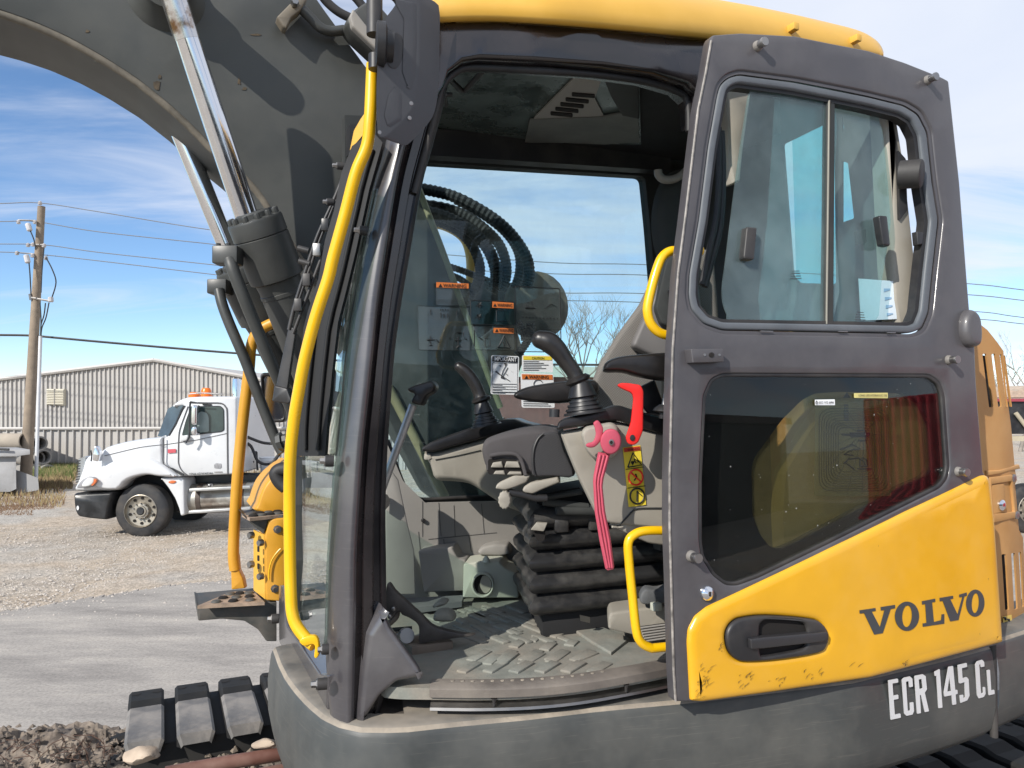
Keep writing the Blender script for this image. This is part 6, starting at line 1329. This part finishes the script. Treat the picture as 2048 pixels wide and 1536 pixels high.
# frame, tank, steps
box('frame_rail', tp(.7)(*z('T', [(1500, 912)])[0]), (2.3, .06, .14), TBK, TR)
box('frame_rail', tp(1.5)(*z('T', [(1500, 912)])[0]), (2.3, .06, .14), TBK, TR)
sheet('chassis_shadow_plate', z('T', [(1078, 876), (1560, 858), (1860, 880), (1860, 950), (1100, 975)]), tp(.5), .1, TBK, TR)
TNK = M('tank_aluminium', (.40, .385, .35), .36, .75, var=.25, vs_=2.2, dust=.35, dcol=(.18, .15, .12), tint2=(.16, .13, .11), t2s=1.6)
a_, b_ = tp(.36)(*z('T', [(1098, 1082)])[0]), tp(.36)(*z('T', [(1830, 1055)])[0])
tk = lathe('fuel_tank', a_, b_, [(0, .20), (.004, .25), (.02, .275), (.98, .275), (.996, .25), (1, .2)], TNK, TR, 32)
for f in (.21, .74): lathe('tank_strap', a_.lerp(b_, f-.03), a_.lerp(b_, f+.03), [(0, .278), (.02, .286), (.98, .286), (1, .278)], M('strap_rusty', (.07, .05, .04), .6, var=.4) if 'strap_rusty' not in MATS else MATS['strap_rusty'], tk, 32)
lathe('filler_cap', tp(.25)(*z('T', [(1322, 975)])[0]), tp(.25)(*z('T', [(1322, 940)])[0]), [(0, .06), (.8, .065), (1, .05)], CHROME, tk, 16)
for a, b in (((1150, 998), (1702, 970)), ((1145, 1198), (1702, 1163))):
    pa_, pb_ = tp(.0)(*z('T', [a])[0]), tp(.0)(*z('T', [b])[0]); c_ = (pa_+pb_)/2; t_ = (pb_-pa_)
    box('step_bar', c_, (t_.length/2, .10, .026), M('step_alloy', (.46, .46, .45), .4, .6, var=.1) if 'step_alloy' not in MATS else MATS['step_alloy'], TR, t_, TY, UP, .01)
for pth in ([(1640, 508), (1700, 535), (1790, 568), (1860, 578), (1940, 575)], [(1640, 565), (1690, 600), (1720, 660), (1750, 730), (1800, 762), (1860, 764), (1910, 730), (1960, 660)], [(1960, 660), (1915, 720), (1905, 770), (1925, 815)]):
    tube('air_hose', [tp(.6)(*p_) for p_ in cr(z('T', pth), 5)], .028, RUB, TR, 10)
for pth in ([(1640, 660), (1745, 655)], [(1650, 660), (1655, 760)], [(1690, 658), (1700, 750)], [(1745, 655), (1750, 820)], [(1630, 740), (1720, 745)], [(1620, 700), (1650, 760), (1640, 820)], [(1615, 800), (1630, 870)], [(1640, 700), (1670, 770), (1640, 810)]):
    tube('deck_rack', [tp(.9)(*p_) for p_ in z('T', pth)], .018, TBK, TR, 8)
c_ = tp(1.0)(*z('T', [(1855, 872)])[0]); t_ = tp(1.0)(*z('T', [(1848, 702)])[0]); t_ = Vector((c_.x, c_.y, t_.z))
o = lathe('bucket', c_, t_, [(0, .14), (.02, .15), (.8, .175), (.82, .185), (.86, .185), (.87, .178), (1, .182), (1, .17)], M('bucket_white', (.74, .76, .78), .4, var=.04), None, 24); tag(o, 'white plastic bucket standing on the truck frame behind the cab', 'bucket')

# ================================================================== CORRUGATED BUILDING
BD = 27.0
BL = empty('metal_building', (P(310, 950, BD).x, BD+4, 0), 'low grey corrugated metal building with a shallow gable behind the truck', 'building')
bpz = pl(BD, P(310, 800, BD).x, .05)
WALL = M('corrugated_grey', (.43, .41, .385), .55, var=.05, dust=.14, dcol=(.30, .28, .25), vs_=.8)
WALLR = M('corrugated_rib', (.46, .44, .415), .5, var=.05)
def roof_y(px): return 720+(310-px)*.1235 if px < 310 else 720+(px-310)*.183
def ribbed(name, x0, x1, step_, ytop, ybot, par, depth, ribw):
    bm = bmesh.new(); px = x0; cols = []
    prof = [(0, 0), (1-ribw, 0), (1-ribw*.75, -1), (1-ribw*.25, -1), (1, 0)]
    while px < x1:
        for f, h in prof[:-1]: cols.append((px+f*step_, h*depth, h))
        px += step_
    A = [bm.verts.new(bpz(c_[0], ytop(c_[0]))+YD*c_[1]) for c_ in cols]; B = [bm.verts.new(bpz(c_[0], ybot)+YD*c_[1]) for c_ in cols]
    for i in range(len(cols)-1):
        f = bm.faces.new([A[i], A[i+1], B[i+1], B[i]]); f.material_index = 1 if cols[i][2] < 0 and cols[i+1][2] < 0 else 0
    return bmlink(name, bm, [WALL, WALLR], par, 20, doubles=False)
ribbed('wall_cladding', -340, 1000, 8.9, lambda px: roof_y(px), 857, BL, .055, .34)
# lower wall: single panels
px = -340; pme = None; k = 0
p0 = bpz(0, 857); p1 = bpz(14.7, 857); wpx = (p1-p0).length; hgt = bpz(0, 857).z+.1
bm = bmesh.new(); pr = [(0, 0, 0), (.08*wpx, 0, 0), (.14*wpx, -.07, 0), (.26*wpx, -.07, 1), (.32*wpx, 0, 0), (wpx*.995, 0, 0)]
A = [bm.verts.new((x, y, 0)) for x, y, _ in pr]; B = [bm.verts.new((x, y, -hgt)) for x, y, _ in pr]
for i in range(len(pr)-1):
    f = bm.faces.new([A[i], A[i+1], B[i+1], B[i]]); f.material_index = 1 if i in (2,) else 0
bmesh.ops.recalc_face_normals(bm, faces=bm.faces)
pme = bpy.data.meshes.new('wall_panel'); bm.to_mesh(pme); bm.free(); pme.materials.append(WALL); pme.materials.append(WALLR)
while px < 1000:
    a = bpz(px, 858); o_ = bpy.data.objects.new('wall_panel', pme); COL.objects.link(o_); o_.parent = BL; o_.matrix_parent_inverse = Matrix.Translation(-BL.location)
    o_.location = (a.x, a.y, bpz(0, 858).z); o_.rotation_euler = (0, 0, math.atan(.05)); px += 14.7
pz = bpz(0, 857).z
tube('wall_flashing', [Vector((bpz(-340, 857).x, bpz(-340, 857).y-.06, pz)), Vector((bpz(1000, 857).x, bpz(1000, 857).y-.06, pz))], .06, WALLR, BL, 6)
rl_ = [bpz(px, roof_y(px))-YD*.08 for px in (-340, 310)]; rr_ = [bpz(px, roof_y(px))-YD*.08 for px in (310, 1000)]
tube('roof_trim', rl_, .07, WALLR, BL, 6); tube('roof_trim', rr_, .07, WALLR, BL, 6)
bm = bmesh.new()
for a, b in ((rl_[0], rl_[1]), (rr_[0], rr_[1])):
    f = [bm.verts.new(p_) for p_ in (a, b, b+YD*14, a+YD*14)]; bm.faces.new(f)
bmlink('roof', bm, WALL, BL)
wv = sheet('wall_vent', [(97, 778), (132, 778), (132, 811), (97, 809)], bpz, .12, M('vent_cream', (.56, .52, .42), .6, var=.05), BL, off=-.12, bev=(1, .02))
for k in range(9): tube('louvre', [bpz(98, 781+k*3.3)-YD*.13, bpz(131, 781.3+k*3.3)-YD*.13], .022, MATS['vent_cream'], wv, 6)
tube('vent_mullion', [bpz(113.5, 778)-YD*.14, bpz(113.5, 811)-YD*.14], .02, BEID, wv, 6)

# green-roofed building further right, glimpsed through the cab
GB2 = empty('green_roofed_building', (P(900, 800, 40).x, 44, 0), 'distant building with pale green roof glimpsed through the cab glass', 'building')
g2 = pl(40, 0, .0)
sheet('wall', [(560, 748), (1240, 752), (1240, 900), (560, 900)], g2, 6, M('maroon_brick', (.14, .07, .06), .8, var=.2), GB2)
sheet('roof', [(540, 722), (1190, 735), (1262, 755), (540, 752)], g2, 7, M('pale_green_metal', (.42, .48, .42), .5, var=.08), GB2, off=-.4)

# ================================================================== POLE, WIRES
PD = 20.6
WOOD = M('pole_wood', (.27, .215, .16), .85, var=.25, vs_=3, dust=.4, dcol=(.15, .12, .10), sstretch=(8, 8, .5), scratch=.4, scol=(.16, .12, .09))
pt0, pt1 = P(52, 960, PD), P(83, 413, PD)
UPL = empty('utility_pole', (pt0.x, pt0.y, 0), 'weathered wooden utility pole with conduit and insulators by the concrete pipes', 'utility pole')
pole = lathe('pole_shaft', Vector((pt0.x-.03, pt0.y, -.2)), pt1, [(0, .155), (.3, .14), (1, .095)], WOOD, UPL, 16)
tube('conduit', [P(72, 962, PD-.2), P(77, 800, PD-.2), P(81, 672, PD-.2)], .045, M('conduit_pvc', (.60, .61, .63), .5, var=.08), UPL, 12)
PORC = M('insulator_porcelain', (.52, .50, .50), .3, var=.2)
def insul(px, py, s=1.0):
    q = P(px, py, PD-.15); lathe('insulator', q-UP*.07*s, q+UP*.07*s, [(0, .03*s), (.1, .06*s), (.3, .07*s), (.35, .04*s), (.5, .07*s), (.6, .045*s), (.8, .06*s), (1, .02*s)], PORC, UPL, 12)
for p_ in ((80, 406), (70, 444), (66, 489), (88, 491), (65, 511), (92, 516), (37, 444), (34, 506), (56, 490)): insul(*p_, .8)
for a, b, r_ in (((36, 440), (70, 441), .02), ((34, 505), (68, 508), .02), ((54, 489), (90, 490), .025), ((60, 595), (105, 603), .03), ((60, 588), (62, 600), .04)): tube('bracket', [P(*a, PD-.12), P(*b, PD-.12)], r_, STEEL, UPL, 6)
for a, b in (((55, 447), (60, 462)), ((52, 510), (56, 526)), ((101, 594), (102, 604))): 
    q0_, q1_ = P(*a, PD-.25), P(*b, PD-.25); lathe('fuse_cutout', q0_, q1_, [(0, .05), (.1, .07), (.9, .07), (1, .05)], PORC, UPL, 10)
for pth in ([(82, 672), (84, 655), (92, 635), (98, 605)], [(82, 672), (82, 650), (88, 630), (91, 606)], [(81, 670), (82, 640), (80, 605)], [(92, 515), (105, 540), (112, 565), (104, 595)], [(58, 525), (60, 550), (62, 590)], [(60, 460), (68, 480), (72, 500)], [(88, 495), (84, 540), (82, 585)]):
    tube('drop_cable', [P(*p_, PD-.25) for p_ in cr(pth, 5)], .016, RUB, UPL, 6)
WIRE = M('wire_grey', (.16, .17, .19), .6)
WI = [([(-1500, 352), (-200, 412), (0, 407), (80, 406), (200, 424), (430, 461), (700, 492), (900, 510), (1120, 526), (1310, 530), (1700, 552), (1945, 568), (2048, 580), (2300, 610)], 'topmost thin overhead wire running from the top of the pole'),
      ([(-1500, 383), (-200, 443), (0, 443), (70, 443), (200, 464), (440, 490), (700, 520), (900, 538), (1120, 548), (1310, 551), (1700, 575), (1945, 590), (2048, 601), (2300, 630)], 'second thin overhead wire from the top of the pole'),
      ([(-1500, 428), (-200, 488), (0, 488), (90, 490), (200, 505), (430, 530), (700, 560), (900, 580), (1120, 586), (1310, 588), (1700, 612), (1950, 623), (2048, 635), (2300, 660)], 'third thin overhead wire down the pole'),
      ([(-1500, 444), (-200, 504), (0, 504), (90, 510), (200, 522), (436, 550), (700, 580), (900, 598), (1120, 601), (1310, 606), (1700, 628), (1950, 638), (2048, 648), (2300, 675)], 'fourth thin overhead wire, just under the third'),
      ([(-1500, 609), (-200, 669), (0, 670), (60, 671), (85, 673), (250, 688), (480, 707), (700, 722), (1000, 728), (1250, 730), (1400, 731)], 'thick black cable, lowest of the overhead lines')]
for k, (pts, lb) in enumerate(WI):
    o = tube('power_line', [P(*p_, PD) for p_ in cr(pts, 6)], .013 if k < 4 else .034, WIRE if k < 4 else RUB, None, 6); tag(o, lb, 'wire', 'overhead power lines')

# ================================================================== CONCRETE PIPES, BLOCKS
PIPE = M('concrete_pipe', (.36, .31, .25), .85, var=.15, vs_=2, dust=.3, dcol=(.28, .24, .2), bump=.3, bs=12)
PIPEG = M('concrete_pipe_grey', (.27, .255, .235), .85, var=.2, vs_=2, dust=.3, dcol=(.2, .18, .16), bump=.3, bs=12)
def cpipe(a, b, r_, mat, label):
    bm = bmesh.new(); a, b = Vector(a), Vector(b); ax = (b-a).normalized(); x, y = frame_of(ax); rows = []
    for p_, q in ((a, .78), (a, 1.0), (a+ax*.12, 1.0), (b-ax*.12, 1.0), (b, 1.0), (b, .78), (a, .78)): rows.append([p_+(x*math.cos(t)+y*math.sin(t))*r_*q for t in [2*math.pi*k/24 for k in range(24)]])
    loft_bm(bm, rows, closed=True); o_ = bmlink('concrete_pipe', bm, mat, None, 30); tag(o_, label, 'pipe', 'stacked concrete pipes'); return o_
D_ = 22.0
cpipe(P(-120, 882, 20.5), P(47, 882, 20.5), .21, PIPE, 'tan concrete pipe lying lengthwise on top of the concrete slab')
for (px, py, r_, lb) in ((80, 887, 15, 'grey concrete pipe end at the top of the pyramid stack'), (74, 917, 15.5, 'grey concrete pipe end in the middle row, left, half behind the conduit'), (88, 914, 15.5, 'grey concrete pipe end in the middle row, right'), (84, 945, 16, 'grey concrete pipe end in the bottom row, left'), (97, 945, 16, 'grey concrete pipe end in the bottom row, right, beside the weeds')):
    c_ = P(px, py, 25.2); cpipe(c_, c_+Vector((-1.6, 1.2, 0)), r_*25.2/1500*.98, PIPEG, lb)
CB = M('precast_concrete', (.31, .31, .315), .85, var=.15, vs_=1.5, dust=.3, dcol=(.2, .19, .18), bump=.3, bs=10)
o = sheet('concrete_block', rp([(-60, 912), (32, 912), (33, 978), (20, 984), (-60, 984)], 1), pl(19.5, 0, 0), 1.4, CB, bev=(.6, .02), dv=Vector((-.70, .71, 0))); tag(o, 'grey precast concrete box standing under the slab at the left edge', 'concrete box')
o = sheet('concrete_slab', rp([(-80, 899), (60, 899), (60.5, 909), (30, 913), (-80, 914)], 1), pl(19.3, 0, 0), 1.8, CB, bev=(.6, .02), dv=Vector((-.70, .71, 0))); tag(o, 'flat grey concrete slab lying on the box under the tan pipe', 'concrete slab')
o = sheet('concrete_ramp', [(30, 942), (40, 942), (76, 956), (78, 980), (36, 988), (32, 980)], pl(19.7, 0, 0), .5, CB, dv=Vector((-.70, .71, 0))); tag(o, 'sloping grey concrete piece leaning beside the box below the pole', 'concrete piece')
o = tube('black_hose', [P(-30, 898, 19.2), P(0, 898, 19.2), P(10, 898.5, 19.2), P(18, 899, 19.2)], .028, RUB, None, 8); tag(o, 'short black hose end lying on the concrete slab', 'hose')

# weeds along the wall foot and dead grass
def grass(name, spots, n, h, mats, label, seed):
    random.seed(seed); bm = bmesh.new()
    for k in range(n):
        x0, x1, d0, d1 = random.choice(spots); px = random.uniform(x0, x1); d_ = random.uniform(d0, d1); q = P(px, 900, d_); q.z = 0
        hh = h*random.uniform(.4, 1.2); w_ = .014*d_/20; lean = Vector((random.uniform(-.5, .5)*hh, random.uniform(-.3, .3)*hh, hh))
        a = bm.verts.new(q+Vector((-w_, 0, 0))); b = bm.verts.new(q+Vector((w_, 0, 0))); c_ = bm.verts.new(q+lean*.6+Vector((w_*.6, 0, 0))); t_ = bm.verts.new(q+lean)
        f = bm.faces.new([a, b, c_, t_]); f.material_index = random.randrange(len(mats))
    o_ = bmlink(name, bm, mats, None, 180, doubles=False); tag(o_, label, None, kind='stuff')
GM1 = M('weed_green', (.10, .13, .035), .9, var=.3); GM2 = M('weed_dry', (.26, .20, .10), .9, var=.3); GM3 = M('leaf_litter', (.16, .10, .06), .95, var=.3)
grass('weeds', [(92, 152, 25.2, 26.8), (60, 150, 23.5, 25.5)], 2600, .34, [GM1, GM1, GM2], 'green weeds along the foot of the metal wall', 3)
grass('dry_grass', [(-40, 130, 17.5, 23.0), (20, 145, 21, 24), (480, 640, 19, 26)], 3600, .20, [GM2, GM2, GM3], 'dry tan grass in front of the concrete blocks', 4)
grass('fallen_leaves', [(-40, 70, 16.2, 18.5), (0, 110, 17, 19)], 1500, .05, [GM3], 'brown leaf litter at the left edge of the yard', 8)

# ================================================================== BARE TREES
BARK = M('bare_bark', (.25, .22, .19), .9, var=.25)
def bare_tree(name, base, h, seed, label, spread=.5, depth=6):
    random.seed(seed); t0 = empty(name, base, label, 'tree')
    bmt = bmesh.new(); bmc = bmesh.new(); base = Vector(base)
    def grow(p_, d_, ln, r_, lv):
        pts = [p_]; q = p_; dd = d_.copy()
        for k in range(3):
            dd = (dd+Vector((random.uniform(-.16, .16), random.uniform(-.16, .16), random.uniform(-.02, .14)))).normalized(); q = q+dd*ln/3; pts.append(q)
        tube_bm(bmt if lv <= 1 else bmc, pts, [r_*(1-.12*k) for k in range(4)], 8 if lv < 2 else 4 if lv < 4 else 3, caps=False)
        if lv >= depth: return
        for k in range(random.choice([2, 3, 3]) if lv else 4):
            ax_ = Vector((random.uniform(-1, 1), random.uniform(-1, 1), random.uniform(-.1, .5))).normalized(); nd = (dd*(1-spread*.8)+ax_*spread+UP*.12).normalized()
            grow(pts[random.choice([2, 3, 3])], nd, ln*random.uniform(.6, .82), r_*.60, lv+1)
    grow(base, UP, h*.25, h*.013, 0)
    bmlink('trunk', bmt, BARK, t0, 60, doubles=False); bmlink('crown', bmc, BARK, t0, 60, doubles=False); return t0
q = P(1165, 860, 34); bare_tree('bare_tree', (q.x, q.y, 0), 9.0, 21, 'leafless tree seen through the cab side window behind the joystick', .55)
q = P(2040, 860, 38); bare_tree('bare_tree', (q.x, q.y, 0), 7.6, 22, 'leafless tree at the right edge behind the engine hood', .55)
q = P(1975, 860, 52); bare_tree('bare_tree', (q.x, q.y, 0), 7.4, 27, 'taller leafless tree partly behind the engine hood slots', .5, 5)

# ================================================================== TRAILER AT THE RIGHT EDGE
TL = empty('dump_trailer', (P(2080, 950, 14).x, 15, 0), 'black dump trailer with red top rail at the right edge', 'trailer')
tlp = pl(14, 0, 0)
sheet('trailer_body', rp([(1990, 800), (2200, 800), (2200, 868), (1990, 868)], 1), tlp, 2.2, TBK, TL, bev=(.6, .02))
sheet('top_rail', [(1990, 797), (2200, 797), (2200, 803), (1990, 803)], tlp, 2.3, M('rail_crimson', (.30, .05, .07), .5), TL, off=-.05)
sheet('cargo', cr([(1990, 792), (2010, 776), (2040, 782), (2080, 770), (2150, 780), (2200, 792)], 3)+[(2200, 795), (1990, 795)], tlp, 2.0, SAND, TL, off=.1)
sheet('trailer_beam', [(1990, 872), (2200, 872), (2200, 882), (1990, 882)], tlp, .2, M('beam_tan', (.42, .37, .27), .6), TL, off=-.1)
tube('trailer_strut', [tlp(2028, 826)-YD*.05, tlp(2060, 868)-YD*.05], .04, MATS['beam_tan'], TL, 8)
c_ = tlp(2060, 912); c_.y -= .05; wheel(Vector((c_.x, c_.y, .45)), .46, TL)

# ================================================================== BEHIND THE CAMERA: what the door paint and glass mirror
RC = M('container_red', (.62, .03, .05), .45, var=.12, dust=.15)
cn = empty('shipping_container', (11.5, 2.6, 0), 'red steel shipping container to the right of the camera, mirrored in the door glass', 'container')
bm = bmesh.new(); n = 40; A = []; B = []
ca, cb_ = Vector((9.6, -.75, 0)), Vector((11.5, 6.0, 0)); t_ = (cb_-ca).normalized(); nn = Vector((-t_.y, t_.x, 0))
for k in range(n*4+1):
    f = k/(n*4); o_ = [0, 0, .04, .04][k % 4]; q = ca.lerp(cb_, f)+nn*o_; A.append(bm.verts.new(q+UP*.15)); B.append(bm.verts.new(q+UP*2.9))
for k in range(n*4): bm.faces.new([A[k], A[k+1], B[k+1], B[k]])
bmlink('corrugated_side', bm, RC, cn, 20, doubles=False)
box('container_shell', (ca+cb_)/2-nn*1.25+UP*1.5, ((cb_-ca).length/2, 1.22, 1.42), RC, cn, t_, nn, UP, .03)
SH = empty('dark_shed', (10, -14, 0), 'long dark shed behind the camera, mirrored in the door glass', 'building')
box('wall', (12, -14, 1.6), (14, 2.5, 1.6), M('shed_dark', (.05, .045, .045), .7, var=.2), SH)
box('roof', (12, -14, 3.35), (14.3, 2.8, .12), M('shed_roof_brown', (.10, .06, .05), .6, var=.2), SH)

# paper notice standing inside the cab corner
o = sheet('paper_notice', [(1717, 557), (1786, 562), (1794, 638), (1722, 641)], pl(2.42, 1.15, .2), .002, M('paper_blue_print', (.66, .74, .80), .7, var=.05), None); tag(o, 'white paper notice with blue print standing in the cab corner behind the door glass', 'paper')
for k, (a, b) in enumerate((((1768, 577), (1780, 580)), ((1770, 594), (1783, 597)), ((1772, 610), (1785, 613)), ((1774, 626), (1786, 628)))):
    sheet('print_block', [a, (b[0], a[1]), b, (a[0], b[1]+4)], pl(2.418, 1.15, .2), .0005, M('paper_blue', (.30, .45, .62), .7) if 'paper_blue' not in MATS else MATS['paper_blue'], o)
